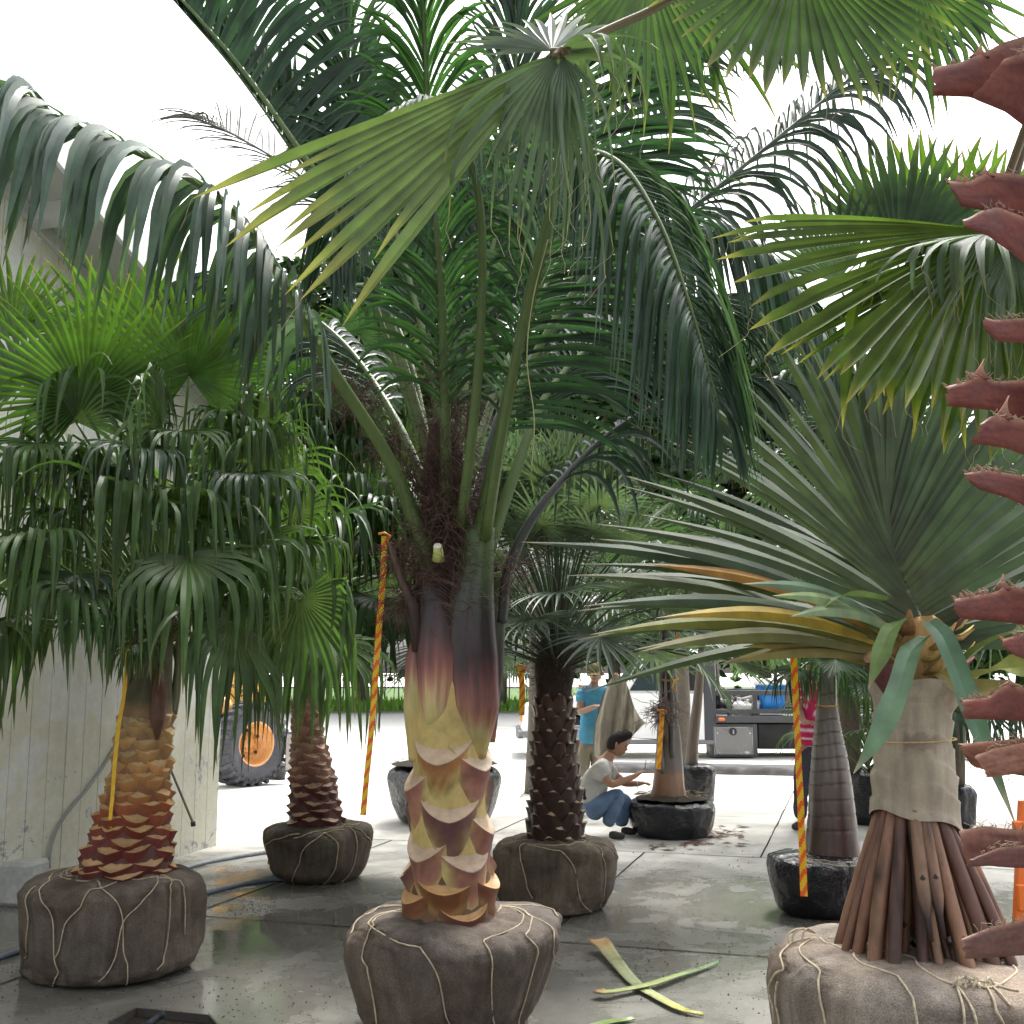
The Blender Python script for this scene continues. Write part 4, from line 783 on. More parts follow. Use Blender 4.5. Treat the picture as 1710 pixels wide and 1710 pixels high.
# ---------------------------------------------------------------- 3. dark-trunked palm right of the middle
b4 = ball_from(816, 1032, 1535, 1395, 8.15, seed=4, taper=.16, lump=.035, pw=.34, top=.45, h=.475)
t4 = empty('fan_palm', b4.c, 'dark brown scaly-trunked palm with grey-green fan leaves, right of the middle palm', 'palm tree')
mbt = MB()
for pl in ([(877, 1408), (870, 1440), (880, 1480), (890, 1500)], [(880, 1410), (935, 1420), (960, 1450), (968, 1520)], [(978, 1405), (1005, 1430), (1010, 1480), (1003, 1515)], [(880, 1402), (835, 1410), (822, 1440)], [(980, 1405), (1020, 1415), (1028, 1450)], [(876, 1408), (930, 1412), (978, 1404)]): b4.twine(mbt, pl)
mb = MB(); b4.mesh(mb, (.12, .105, .085), M['burlap'], 150, 60); rb = mb.build('root_ball', t4); mbt.build('twine', rb)
cf, rf, za, zb = axis_from([(876, 978, 1415), (884, 972, 1350), (888, 968, 1280), (891, 960, 1220), (893, 956, 1160), (890, 966, 1110), (905, 958, 1060), (915, 950, 1000)], 8.2)
z_ = lambda y: P(925, y, 8.1).z; mb = MB(); c4 = lambda z: ramp([(.5, (.035, .018, .014)), (1.5, (.06, .028, .02))], z)
trunk_tube(mb, cf, lambda z: rf(z) * .92, .25, zb, (.035, .02, .017), M['bark'], 24, 20)
booted(mb, cf, lambda z: rf(z) * .9, za - .02, z_(1150), 14, 8, .14, .034, .014, c4, (.55, .40, .28), seed=9, hwk=1.05, horn=-.075, sag=0.004, nj=5, bot=.25, chip=.36)
rg = random.Random(12)
fray(mb, P(928, 1120, 8.1), 300, .07, .25, (.06, .045, .035), rg, .4); fray(mb, P(930, 1085, 8.1), 300, .07, .3, (.06, .05, .04), rg, .5); fray(mb, cf(.6) + (za,), 200, .1, .12, (.06, .04, .03), rg)
mb.build('trunk', t4)
SG = (.075, .11, .085); K4 = P(930, 1100, 8.2)
gen_crown(t4, K4, [], 88, 44, .50, 1.15, SG, el=(8, 88), hang=.03, droop=.04, nseg=26, prad=.009, pcol=(.05, .08, .04), tip=(.12, .15, .08), spanr=(260, 320), split=.3)
# ---------------------------------------------------------------- 4. stilt-rooted screw pine at the right front
b5 = ball_from(1272, 1840, 1800, 1590, 4.55, seed=6, taper=.1, lump=.035, pw=.34, top=.34, h=.585, rs=.95)
YS = 4.55
t5 = empty('screw_pine', b5.c, 'screw pine on a cone of bare brown stilt roots, trunk bandaged in burlap', 'palm tree')
mb = MB()
for pl in ([(1368, 1560), (1430, 1590), (1500, 1630), (1525, 1665), (1535, 1720)], [(1385, 1522), (1450, 1555), (1530, 1600), (1595, 1645)], [(1362, 1560), (1370, 1620), (1380, 1720)], [(1360, 1562), (1310, 1620), (1285, 1660), (1272, 1720)],
           [(1300, 1640), (1295, 1680), (1300, 1720)], [(1665, 1600), (1640, 1650)], [(1595, 1645), (1650, 1640), (1700, 1655)], [(1597, 1648), (1610, 1720)], [(1600, 1648), (1625, 1690), (1632, 1715)], [(1645, 1645), (1665, 1690), (1680, 1720)], [(1655, 1645), (1688, 1680)]): b5.twine(mb, pl, r=.0045, col=(.62, .52, .38))
# knots and loops
def surf(px, py, off=.01): th, a = b5.find(px, py); return b5.pt(th, a, off)
kn = surf(1364, 1560, .02)
for dx, dz, s in ((-.12, -.06, .9), (-.10, -.10, 1.0), (-.06, -.12, .8)):
    a = kn; mid = kn + V((dx, -.03, dz * .2)); e = kn + V((dx * .6, -.04, dz * 1.1)); mb.tube(spline([a, a + V((dx * .6, -.02, .02)), mid, e, a + V((dx * .1, -.02, dz * .3))], 20), .004, (.6, .5, .36), M['twine'], n=5)
rg = random.Random(2)
for kx in (1597, 1612, 1625, 1655):
    a = surf(kx, 1643, .012)
    for i in range(5): a2 = a + V((rg.uniform(-.02, .02), 0, rg.uniform(-.02, .02))); mb.tube([a + V((rg.uniform(-.02, .02), -.005, rg.uniform(-.01, .015))), a2 + V((0, -.015, 0)), a2 + V((rg.uniform(-.02, .02), -.01, rg.uniform(-.03, 0)))], .0045, (.66, .58, .44), M['twine'], n=5)
mbt = mb; mb = MB(); b5.mesh(mb, (.23, .21, .185), M['burlap'], 160, 60); rb = mb.build('root_ball', t5); mbt.build('twine', rb)
mb = MB(); rg = random.Random(31); top = [P(1508, 1345, YS)]; cx5 = (P(1523, 1350, YS)).x
def roottone(): return jit(rg.choice([(.20, .10, .065), (.25, .135, .085), (.31, .19, .125), (.14, .07, .055)]), .2)
for lay, (n, r0_, r1_, zt, rad) in enumerate(((23, .118, .40, -.01, .026), (20, .10, .33, 0, .022), (14, .07, .24, 0, .022))):
    for i in range(n):
        a = -3.3 + 6.28 * i / n + rg.uniform(-.08, .08); s0 = V((cx5 + r0_ * math.cos(a), YS + r0_ * math.sin(a), P(1500, 1340, YS).z + zt + rg.uniform(-.01, .05))); rr = r1_ * rg.uniform(.9, 1.06)
        cxb = cx5 + .03; e = V((cxb + rr * math.cos(a + rg.uniform(-.1, .1)), YS + rr * math.sin(a), .47 - (.03 if lay else .08)))
        m1 = s0.lerp(e, .5) + V((rg.uniform(-.022, .022) - .01 * math.cos(a), 0, rg.uniform(-.01, .02))); pts = spline([s0, m1, e], 12); r_ = rad * rg.uniform(.72, 1.15); c = roottone()
        short = lay == 0 and rg.random() < .14
        if short: pts = pts[:8]
        k = len(pts)
        mb.tube(pts, [r_ * (.82 + .2 * math.sin(3.14 * j / (k - 1)) + .05 * noise.noise(V((i, j * .9, lay)))) * (1 if not short or j < k - 2 else .5) for j in range(k)],
                lambda t, a_, c=c, i=i: mixc(c, (.035, .022, .02), max(0, noise.noise(V((i * 3.1, t * 5, a_ * 2))) * 1.5)) if not (short and t > .85) else (.03, .02, .018), M['root'], n=12)
        if rg.random() < .25: q = pts[int(k * .6)] + V((math.cos(a), math.sin(a), 0)) * r_ * .9; mb.tube([q - V((0, 0, .012)), q, q + V((0, 0, .012))], [.004, .012, .003], (.04, .03, .028), M['root'], n=6)
mb.build('stilt_roots', t5)
# trunk and burlap bandage
mb = MB(); tp5 = pixp([(1520, 1390, YS), (1525, 1300, YS), (1528, 1200, YS), (1532, 1140, YS), (1540, 1080, YS), (1535, 1030, YS)])
mb.tube(spline(tp5, 24), [.12] * 12 + [.125, .13, .135, .14, .14, .135, .13, .12, .11, .10, .09, .07], lambda t, a: mixc((.30, .17, .07), (.45, .30, .12), .5 + .6 * noise.noise(V((t * 14, a * 5, 0)))), M['fiber'], n=24)
rg = random.Random(9)
for i in range(26):   # torn leaf sheaths around the neck
    a = rg.uniform(0, 6.28); z = P(1530, rg.uniform(1050, 1140), YS).z; p = V((P(1535, 1100, YS).x + .12 * math.cos(a), YS + .12 * math.sin(a), z)); d = V((math.cos(a + .5), math.sin(a + .5), rg.uniform(.1, .9)))
    mb.tube([p, p + d * .05, p + d * .1 + V((0, 0, .03))], [.035, .03, .006], jit(rg.choice([(.4, .26, .1), (.3, .16, .08), (.13, .05, .045), (.45, .36, .12)]), .2), M['fiber'], n=8, flat=.35)
mb.tube(pixp([(1495, 1150, YS - .1), (1470, 1120, YS - .16), (1455, 1098, YS - .2)]), [.05, .045, .03], (.11, .04, .04), M['fiber'], n=10); mb.tube(pixp([(1455, 1098, YS - .2), (1452, 1094, YS - .205)]), [.03, .026], (.4, .24, .14), M['fiber'], n=10)
mb.build('trunk', t5)
cfb, rfb, z0b, z1b = axis_from([(1456, 1598, 1372), (1460, 1594, 1345), (1460, 1592, 1300), (1466, 1584, 1240), (1464, 1584, 1190), (1462, 1600, 1165), (1458, 1618, 1145)], YS)
mb = MB(); rows = []; cols = []
for i in range(50):
    f = i / 49; rw = []
    for j in range(80):
        a = 6.2832 * j / 80; zt = z1b - .035 * math.cos(a - .2) * 1 + .02 * math.sin(a * 3); zb_ = z0b + .045 * math.cos(a + 2.6) + .01 * math.sin(4 * a); z = zb_ + (zt - zb_) * f
        c = cfb(z); sp_ = (f * 5 + j / 80 + .06 * math.sin(a * 2)) % 1; r = rfb(z) + .012 * sp_ + .005 * noise.noise(V((math.cos(a) * 3, math.sin(a) * 3, z * 14)))
        rw.append(V((c[0] + r * math.cos(a), c[1] + r * math.sin(a), z)))
    rows.append(rw); cols.append([(.40, .345, .275) if not (.46 < f < .62 and 52 < j < 64 and abs(f - .55) < .06 + .02 * math.sin(j)) else (.30, .245, .20) for j in range(80)])
mb.grid(rows, cols, M['drycloth'], True); bd = mb.build('burlap_bandage', t5)
mb = MB(); z = P(1525, 1235, YS).z; c = cfb(z); mb.tube([V((c[0] + (rfb(z) + .02) * math.cos(a), c[1] + (rfb(z) + .02) * math.sin(a), z + .006 * math.cos(a))) for a in [6.2832 * j / 48 for j in range(49)]], .0028, (.6, .45, .22), M['twine'], n=5, cap=False); mb.build('string', bd)
# sword leaves
LM = M['leafstiff']; PG = (.05, .085, .042); PY = (.10, .135, .04)
def sword(mb, base, tipp, w, col, bow=.12, droop=.05, tipc=(.35, .3, .2), rng=random, nrm=(0, -1, .4), base_c=(.05, .06, .03), fold=.22, ns=12, hang=None):
    base = V(base); tipp = V(tipp); ln = (tipp - base).length; n = V(nrm); ax = (tipp - base).normalized(); sd_ = n.cross(ax).normalized(); up = ax.cross(sd_).normalized()
    if up.z < 0 and abs(up.z) > .3: up = -up
    pts = []; wd = []; cl = []
    for j in range(ns + 1):
        f = j / ns; p = base.lerp(tipp, f) + V((0, 0, 1)) * bow * ln * math.sin(math.pi * f) - V((0, 0, droop * ln * 0)); pts.append(p)
        wd.append(w * (.75 + .25 * f * 4 if f < .25 else (1 if f < .55 else max(.02, 1 - ((f - .55) / .45) ** 1.4)))); cl.append(mixc(mixc(base_c, col, f * 5), tipc, (f - .94) / .06))
    strip(mb, pts, sd_, wd, cl, LM, fold=fold, fs=-1)
rg = random.Random(77); YL = 4.5
costa = spline(pixp([(1560, 1075, YS - .02), (1530, 1020, YS - .05), (1490, 940, YS - .08), (1462, 870, YS - .1)]), 30)
leaves = []
# left fan: tips counter-clockwise
for i in range(29):
    f = i / 28; ang = R(186 - 108 * f + rg.uniform(-2.5, 2.5)); L_ = 1.5 - .72 * f + rg.uniform(-.12, .08)
    b = costa[min(29, int(f * 29))]; d = V((math.cos(ang), -.18 - .18 * math.sin(f * 3.1), math.sin(ang))); leaves.append((b, b + d * L_, .060 * rg.uniform(.75, 1.15), jit(mixc(PG, PY, .15 + .2 * rg.random()), .15), .05 * (1 - f) + .02))
for i in range(22):
    f = i / 21; ang = R(-2 + 78 * f + rg.uniform(-2, 2)); L_ = 1.12 + rg.uniform(-.15, .1); b = costa[min(29, int(f * 27))] + V((.01, 0, 0)); d = V((math.cos(ang), -.1, math.sin(ang)))
    leaves.append((b, b + d * L_, .066 * rg.uniform(.85, 1.1), jit(PG, .2), .04))
for i in range(19):    # second rank further back
    f = i / 18; ang = R(176 - 190 * f + rg.uniform(-3, 3)); L_ = 1.1 + rg.uniform(-.2, .2); b = V(P(1540, 1040, YS + .15)) + V((0, .05, .12 * rg.random())); d = V((math.cos(ang), .35 + rg.uniform(-.15, .25), math.sin(ang)))
    leaves.append((b, b + d * L_, .055, jit(mixc(PG, (.03, .05, .03), .5), .2), .05))
for k, (b, e, w, c, bow) in enumerate(leaves):
    mb = MB(); sword(mb, b, e, w, c, bow=bow * .8, rng=rg); mb.build('sword_leaf', t5)
# lower-left rank: long, yellowing, nearly horizontal
for (bx, by, tx, ty, ty_, c) in ((1500, 1060, 870, 905, 3.9, PG), (1505, 1065, 1000, 900, 3.9, PG), (1500, 1070, 1080, 942, 3.95, (.42, .2, .03)), (1500, 1075, 975, 1012, 3.8, PG), (1490, 1080, 1095, 1032, 3.85, (.40, .28, .03)), (1480, 1085, 985, 1060, 3.9, (.2, .22, .04)),
                                (1470, 1090, 1070, 1088, 3.9, (.16, .17, .05)), (1470, 1080, 960, 960, 4.1, (.1, .13, .06)), (1480, 1095, 1060, 1085, 4.1, (.22, .2, .06)), (1490, 1070, 1290, 995, 3.7, (.2, .28, .12)), (1500, 1060, 1240, 975, 3.7, (.1, .17, .1)), (1500, 1060, 1320, 1030, 3.75, (.17, .24, .12)),
                                (1480, 1100, 1130, 1050, 4.2, (.15, .16, .05)), (1480, 1100, 1200, 1110, 4.2, (.24, .2, .06)), (1470, 1110, 1240, 1080, 4.25, (.3, .24, .08))):
    mb = MB(); sword(mb, P(bx, by, YS - .05), P(tx, ty, ty_), .062, jit(c, .1), bow=.055, base_c=(.35, .27, .08)); mb.build('sword_leaf', t5)
for (pp, w, c) in (([(1545, 1060, 4.35), (1520, 1085, 4.25), (1500, 1150, 4.15), (1465, 1230, 4.1), (1425, 1292, 4.1)], .085, (.16, .27, .17)), ([(1550, 1035, 4.35), (1575, 1060, 4.2), (1605, 1130, 4.15), (1640, 1230, 4.1), (1695, 1375, 4.1)], .085, (.10, .19, .12)), ([(1520, 1030, 4.35), (1490, 1045, 4.25), (1470, 1095, 4.2), (1450, 1150, 4.2)], .07, (.2, .3, .1)),
                   ([(1480, 1000, 4.3), (1420, 990, 4.1), (1380, 1005, 4.0), (1345, 1032, 3.95)], .05, (.2, .3, .1)), ([(1600, 1110, 4.4), (1640, 1075, 4.3), (1700, 1050, 4.2), (1760, 1050, 4.2)], .07, (.13, .18, .06)), ([(1590, 1150, 4.4), (1640, 1120, 4.35), (1700, 1110, 4.3), (1780, 1130, 4.3)], .10, (.24, .26, .06)), ([(1570, 1120, 4.4), (1620, 1150, 4.3), (1690, 1160, 4.3), (1760, 1190, 4.3)], .10, (.26, .22, .07))):
    mb = MB(); pts = spline(pixp(pp), 14); strip(mb, pts, V((1, 0, .3)), [w * (.9 if j < 8 else max(.03, 1 - ((j - 8) / 5) ** 1.3)) * (.75 + .3 * min(1, j / 3)) for j in range(14)], [mixc(c, (.5, .42, .33), (j - 11.5) / 1.5) for j in range(14)], LM, fold=.16, fs=1); mb.build('sword_leaf', t5)

# ---------------------------------------------------------------- 5. red-booted palm at the right edge
t6 = empty('red_boot_palm', (1.42, 2.72, 0), 'nearest palm, cut off by the right edge, with toothed dark red stalk stubs', 'palm tree')
ax6 = spline([V((1.44, 2.74, 0)), V((1.50, 2.74, 1.2)), V((1.62, 2.74, 2.4)), V((1.82, 2.74, 3.7))], 30)
def a6(z): i = max(0, min(28, int(z / 3.7 * 29))); f = z / 3.7 * 29 - i; p = ax6[i].lerp(ax6[i + 1], f); return (p.x, p.y)
mb = MB(); trunk_tube(mb, a6, lambda z: .165, 0, 3.7, lambda z: (.045, .022, .018), M['fiber'], 30, 30); rg = random.Random(41)
for i in range(60):
    z = rg.uniform(.2, 3.5); a = rg.uniform(1.8, 4.9); c = a6(z); fray(mb, (c[0] + .165 * math.cos(a), c[1] + .165 * math.sin(a), z), 8, .02, .1, (.30, .2, .13), rg, r=.0009)
mb.build('trunk', t6)
RB = (.17, .05, .038)
def poly(L, x):
    if x <= L[0][0]: return L[0][1]
    for a, b in zip(L, L[1:]):
        if x <= b[0]: return a[1] + (b[1] - a[1]) * (x - a[0]) / (b[0] - a[0])
    a, b = L[-2:]; return b[1] + (x - b[0]) * .6 * (b[1] - a[1]) / (b[0] - a[0])
def stub(top, bot, Yt=2.5, horn=None, teeth=0, col=RB, x1=1785):
    """cut stalk sticking out to the left: top and bottom edges from the cut end to the trunk"""
    mb = MB(); n = 26; x0t = top[0][0]; x0b = bot[0][0]; rows_o = []; rows_i = []; co = []; ci = []
    for i in range(n + 1):
        f = i / n; xt = x0t + (x1 - x0t) * f; xb = x0b + (x1 - x0b) * f; yt = poly(top, xt); yb = poly(bot, xb); Y = Yt + .26 * f ** 1.6; ro = []; ri = []; cc = []
        for j in range(11):
            g = j / 10; x = xt + (xb - xt) * g; y = yt + (yb - yt) * g; e = 1 - (2 * g - 1) ** 2; jag = noise.noise(V((j * 1.7, yt * .3, 1))) * (9 if i == 0 else 0); y += noise.noise(V((x * .03, g * 2, yt * .1))) * 1.5; rib = .0018 * noise.noise(V((x * .012, j * 1.9, yt)))
            ro.append(P(x + jag, y, Y - .013 * e ** .45 + rib)); ri.append(P(x + jag, y, Y - .013 * e ** .45 + rib + .014 * e + .006))
            k_ = noise.noise(V((x * .02, j * .9, yt * .05))) * .7; st = noise.noise(V((x * .004, j * 3.1, yt))) * .5
            c_ = mixc(col, (.085, .022, .022), .25 + k_ + st); c_ = mixc(c_, (.40, .23, .15), (.6 if j == 0 else .15 if j == 1 else 0) + max(0, .06 - f) * 2.5); cc.append(c_)
        rows_o.append(ro); rows_i.append(ri); co.append(cc); ci.append([(.30, .17, .11)] * 11)
    mb.grid(rows_o, co, M['stub']); mb.grid(rows_i, ci, M['stub'])
    mb.grid([[r[0] for r in rows_o], [r[0] for r in rows_i]], [[(.38, .22, .15)] * (n + 1)] * 2, M['stub']); mb.grid([[r[-1] for r in rows_o], [r[-1] for r in rows_i]], [[(.12, .04, .035)] * (n + 1)] * 2, M['stub'])
    mb.grid([rows_o[0], rows_i[0]], [[(.40, .25, .17)] * 11] * 2, M['stub'], smooth=False)
    def tooth(x, L, lean=-.4, w=9, tc=(.42, .25, .18)):
        y = poly(top, x) + 3; f = (x - x0t) / (x1 - x0t); Y = Yt + .26 * f ** 1.6; th = V((0, .008, 0)); rows = []; cc = []
        for q in range(6):
            g = q / 5; wq = w * (1 - g) ** (2.2 if w > 20 else 1.2) + .6; cx_ = x + lean * L * g ** 1.8; yy = y - L * g
            rows.append([P(cx_ - wq / 2, yy, Y), P(cx_ + wq / 2, yy, Y), P(cx_ + wq / 2, yy, Y) + th, P(cx_ - wq / 2, yy, Y) + th]); cc.append([mixc(col, tc, g * 1.3)] * 4)
        mb.grid(rows, cc, M['stub'], True, smooth=False)
    for k in range(teeth): tooth(x0t + 4 + k * 62 / max(1, teeth) , 9 + 7 * ((k * 37) % 5) / 5, lean=(-.9, -.3, -.7)[k % 3], w=10)
    if horn: tooth(horn[0], horn[1], horn[2] if len(horn) > 2 else .1, 34)
    rgh = random.Random(int(top[0][1]))
    for k in range(26):
        x = rgh.uniform(x0t + 20, x1 - 40); y = poly(top, x) + 2; Y = Yt + .26 * ((x - x0t) / (x1 - x0t)) ** 1.6; mb.tube([P(x, y, Y), P(x + rgh.uniform(-6, 6), y - rgh.uniform(3, 9), Y - .01), P(x + rgh.uniform(-16, 10), y - rgh.uniform(2, 16), Y - .015)], .0007, (.42, .3, .22), M['fiber'], n=3, cap=False)
    mb.build('leaf_stub', t6)
stub([(1560, 112), (1600, 105), (1635, 92), (1675, 72), (1710, 60)], [(1556, 160), (1620, 162), (1680, 185), (1710, 205)], 2.75, horn=(1636, 24), teeth=2)
stub([(1677, 98), (1700, 90), (1710, 88)], [(1622, 163), (1680, 188), (1710, 210)], 2.6)
stub([(1583, 303), (1620, 302), (1641, 292), (1660, 287), (1710, 292)], [(1590, 318), (1605, 345), (1650, 352), (1710, 365)], 2.6, horn=(1645, 16), teeth=4)
stub([(1609, 368), (1640, 352), (1665, 345), (1710, 362)], [(1611, 380), (1650, 395), (1680, 415), (1710, 440)], 2.5)
stub([(1643, 530), (1660, 535), (1710, 531)], [(1642, 548), (1665, 571), (1710, 573)], 2.5)
stub([(1578, 645), (1610, 638), (1628, 628), (1640, 630), (1660, 636), (1710, 636)], [(1583, 678), (1650, 685), (1710, 700)], 2.6, horn=(1636, 34, .25), teeth=3)
stub([(1640, 706), (1655, 695), (1680, 697), (1710, 703)], [(1622, 741), (1680, 748), (1710, 760)], 2.48, horn=(1676, 40, .25))
stub([(1613, 790), (1650, 785), (1670, 788), (1710, 795)], [(1618, 806), (1640, 820), (1680, 830), (1710, 845)], 2.5, teeth=5)
stub([(1594, 1000), (1625, 995), (1665, 988), (1678, 978), (1710, 982)], [(1595, 1022), (1605, 1035), (1650, 1036), (1710, 1043)], 2.5, horn=(1674, 26, .1), teeth=6)
stub([(1673, 1068), (1700, 1060), (1710, 1057)], [(1676, 1082), (1695, 1095), (1710, 1100)], 2.46, teeth=3)
stub([(1606, 1170), (1650, 1165), (1680, 1142), (1710, 1150)], [(1610, 1200), (1660, 1202), (1710, 1204)], 2.5, horn=(1686, 14), teeth=5)
stub([(1602, 1242), (1650, 1238), (1710, 1232)], [(1608, 1262), (1625, 1280), (1660, 1290), (1710, 1296)], 2.56, col=(.22, .09, .05))
stub([(1626, 1262), (1660, 1250), (1710, 1240)], [(1650, 1298), (1690, 1293), (1710, 1290)], 2.45, col=(.22, .10, .06))
stub([(1601, 1388), (1640, 1380), (1710, 1385)], [(1614, 1446), (1650, 1445), (1710, 1450)], 2.5, col=(.2, .09, .065))
stub([(1622, 1434), (1670, 1415), (1710, 1412)], [(1616, 1447), (1660, 1447), (1710, 1450)], 2.42, col=(.13, .055, .045))
stub([(1608, 1566), (1650, 1550), (1710, 1535)], [(1613, 1602), (1650, 1600), (1710, 1595)], 2.45, col=(.13, .065, .05))
YG = (.085, .155, .025); crown6 = V((1.80, 2.74, 3.55))
def bigfan(hub, to, nv, petpts, **k):
    mb = MB(); h = P(*hub); tt = P(*to); pts = spline([V(p) if not isinstance(p, tuple) else P(*p) for p in petpts] + [h], 18); mb.tube(pts, [.022 * (1 - .3 * j / 17) for j in range(18)], (.13, .10, .05), M['petiole'], n=8, flat=.6)
    kk = k.pop('k', 1.0); fan(mb, h, tt - h, nv, (tt - h).length * kk, rng=random.Random(hub[0]), tip=(.34, .31, .10), **k); return mb.build('fan_leaf', t6)
# large leaf held over the middle of the yard
def fan6(hub, to, nv, pet, **k):
    k.pop('ha_', None); return bigfan(hub, to, nv, pet, **k)
fan6((925, 92, 3.0), (500, 372, 2.72), (.45, -.75, .75), [crown6, (1300, -60, 3.1), (1060, 30, 3.1)], n=11, span=33, split=.72, col=(.11, .165, .06), mat=M['leafglow'], droop=.02, hang=.12, hangat=.75, ragged=.16, fold=.34, thread=.5, cup=0, tipf=.10, midcol=(.075, .125, .05), k=1.12)
fan6((926, 96, 2.99), (850, 400, 2.85), (.5, -.8, .2), [(940, 85, 3.0), (932, 90, 3.0)], n=17, span=85, split=.4, col=(.07, .12, .05), droop=.10, hang=.7, hangat=.5, ragged=.3, fold=.25, thread=.9, cup=0, tipf=.05, k=1.0, midcol=(.08, .13, .07))
fan6((930, 90, 3.02), (1110, 90, 3.2), (0, -.2, 1), [(950, 80, 3.0), (940, 85, 3.0)], n=20, span=200, split=.4, col=(.08, .125, .075), droop=.16, hang=.6, hangat=.45, ragged=.3, fold=.25, thread=.7, cup=.1, tipf=.06)
fan6((922, 85, 3.02), (820, 20, 3.2), (-.3, -.5, 1), [(950, 80, 3.0), (940, 85, 3.0)], n=16, span=150, split=.5, col=(.11, .15, .11), droop=.04, hang=.2, ragged=.2, fold=.3, cup=.05, k=.95)
fan6((940, 95, 3.0), (985, 300, 2.9), (0, -1, .3), [(950, 80, 3.0), (940, 85, 3.0)], n=12, span=60, split=.25, col=(.10, .16, .09), droop=.18, hang=.9, hangat=.3, ragged=.35, fold=.2, cup=.25, k=1.1, thread=1)
# upper right leaves
fan6((1335, -80, 3.2), (1325, 165, 3.0), (.1, -1, .2), [crown6, (1560, -260, 3.0)], n=34, span=190, split=.7, col=(.06, .115, .03), mat=M['leafglow'], droop=.03, hang=.1, ragged=.1, fold=.34, thread=.3, cup=.02, k=1.0)
fan6((1080, -60, 3.6), (1190, 210, 3.5), (.1, -1, .2), [crown6, (1400, -260, 3.4)], n=28, span=150, split=.5, col=(.06, .12, .03), mat=M['leafglow'], droop=.05, hang=.3, ragged=.2, fold=.3, thread=.3, cup=.02, k=1.05)
fan6((1530, -40, 3.4), (1540, 130, 3.4), (.1, -1, .2), [crown6, (1600, -200, 3.2)], n=24, span=170, split=.45, col=(.06, .12, .04), droop=.05, hang=.3, ragged=.2, fold=.3, cup=.02, k=1.4)
fan6((1650, 385, 3.35), (1445, 560, 3.05), (-.2, -1, .35), [crown6, (1760, 120, 3.2)], n=34, span=118, split=.78, col=(.085, .14, .028), mat=M['leafglow'], droop=.085, hang=.1, ragged=.16, fold=.36, thread=.8, cup=0, tipf=.05, midcol=(.05, .09, .022), k=1.32)
fan6((1665, 400, 3.5), (1560, 640, 3.3), (-.1, -1, .3), [crown6, (1760, 120, 3.3)], n=26, span=90, split=.72, col=(.05, .09, .022), mat=M['leafglow'], droop=.03, hang=.1, ragged=.14, fold=.34, thread=.3, cup=0, tipf=.05, k=1.3)
fan6((1655, 390, 3.3), (1500, 400, 2.95), (-.2, -.5, 1), [(1700, 330, 3.3), (1680, 370, 3.3)], n=26, span=140, split=.5, col=(.085, .14, .07), droop=.14, hang=.85, hangat=.5, ragged=.2, fold=.25, thread=.7, cup=0, tipf=.06, k=1.0)
fan6((1690, 420, 3.1), (1680, 600, 2.9), (0, -1, .3), [(1720, 330, 3.2), (1700, 390, 3.15)], n=18, span=80, split=.4, col=(.10, .16, .09), droop=.12, hang=.6, hangat=.4, ragged=.3, fold=.25, thread=.8, cup=.1, k=1.0)

# ---------------------------------------------------------------- 6. palms in black plastic
def wrap_ball(b, t, nt_=90, na=34):
    mb = MB(); b.mesh(mb, (.007, .008, .012), M['blackwrap'], nt_, na); rb = mb.build('root_ball', t); return rb
def soil_cap(b, rb, r=.82):
    mb = MB(); rows = []; rg_ = random.Random(int(b.r * 1000))
    for i in range(9):
        f = i / 8; rows.append([b.c + V((math.cos(a), math.sin(a), 0)) * b.r * r * f + V((0, 0, b.h + .012 + .035 * (1 - f * f) + .015 * noise.noise(V((math.cos(a) * f * 4, math.sin(a) * f * 4, b.r))))) for a in [6.2832 * j / 36 for j in range(36)]])
    mb.grid(rows, [[(.07, .06, .05)] * 36] * 9, M['soil'], True)
    for i in range(60):
        a = rg_.uniform(0, 6.28); p = b.c + V((math.cos(a), math.sin(a), 0)) * b.r * r * rg_.random() ** .5 + V((0, 0, b.h + .05)); d = V((rg_.uniform(-1, 1), rg_.uniform(-1, 1), .1)) * .05; mb.tube([p - d, p + d], .004, jit((.22, .16, .1), .4), M['bark'], n=4)
    mb.build('soil', rb)
b7 = ball_from(1045, 1197, 1408, 1325, 11.6, seed=11, taper=.15, lump=.03, pw=.34, top=.5, h=.36)
t7 = empty('young_palm', b7.c, 'grey-trunked palm in a shiny black root ball, beside the crouching man', 'palm tree')
rb = wrap_ball(b7, t7); soil_cap(b7, rb)
cf, rf, za, zb = axis_from([(1085, 1147, 1332), (1090, 1143, 1312), (1092, 1142, 1295), (1096, 1138, 1240), (1098, 1132, 1200), (1102, 1130, 1150), (1104, 1128, 1090), (1106, 1126, 1040)], 11.6)
mb = MB(); zz = lambda y: P(1118, y, 11.5).z
trunk_tube(mb, cf, rf, za - .1, zb, lambda z: ramp([(zz(1330), (.22, .12, .07)), (zz(1295), (.30, .18, .11)), (zz(1285), (.16, .14, .125)), (zz(1100), (.14, .13, .115))], z), M['smooth'], 20, 40)
rg = random.Random(3)
for i in range(7): a = rg.uniform(3.4, 6.0); z = zz(1290 - i * 25); c = cf(z); mb.tube(spline([V((c[0] + rf(z) * math.cos(a) * .8, c[1] + rf(z) * math.sin(a) * .8, z)), V((c[0] + rf(z) * math.cos(a) * 1.0, c[1] + rf(z) * math.sin(a) * 1.0, z + .3)), V((c[0] + rf(z) * math.cos(a) * .7, c[1] + rf(z) * math.sin(a) * .7, z + .7))], 8), [.05, .06, .05, .05, .04, .04, .03, .02], jit((.15, .14, .12), .25), M['smooth'], n=10, flat=.5)
fray(mb, P(1108, 1190, 11.3), 200, .06, .2, (.16, .12, .1), rg, r=.003); mb.build('trunk', t7)
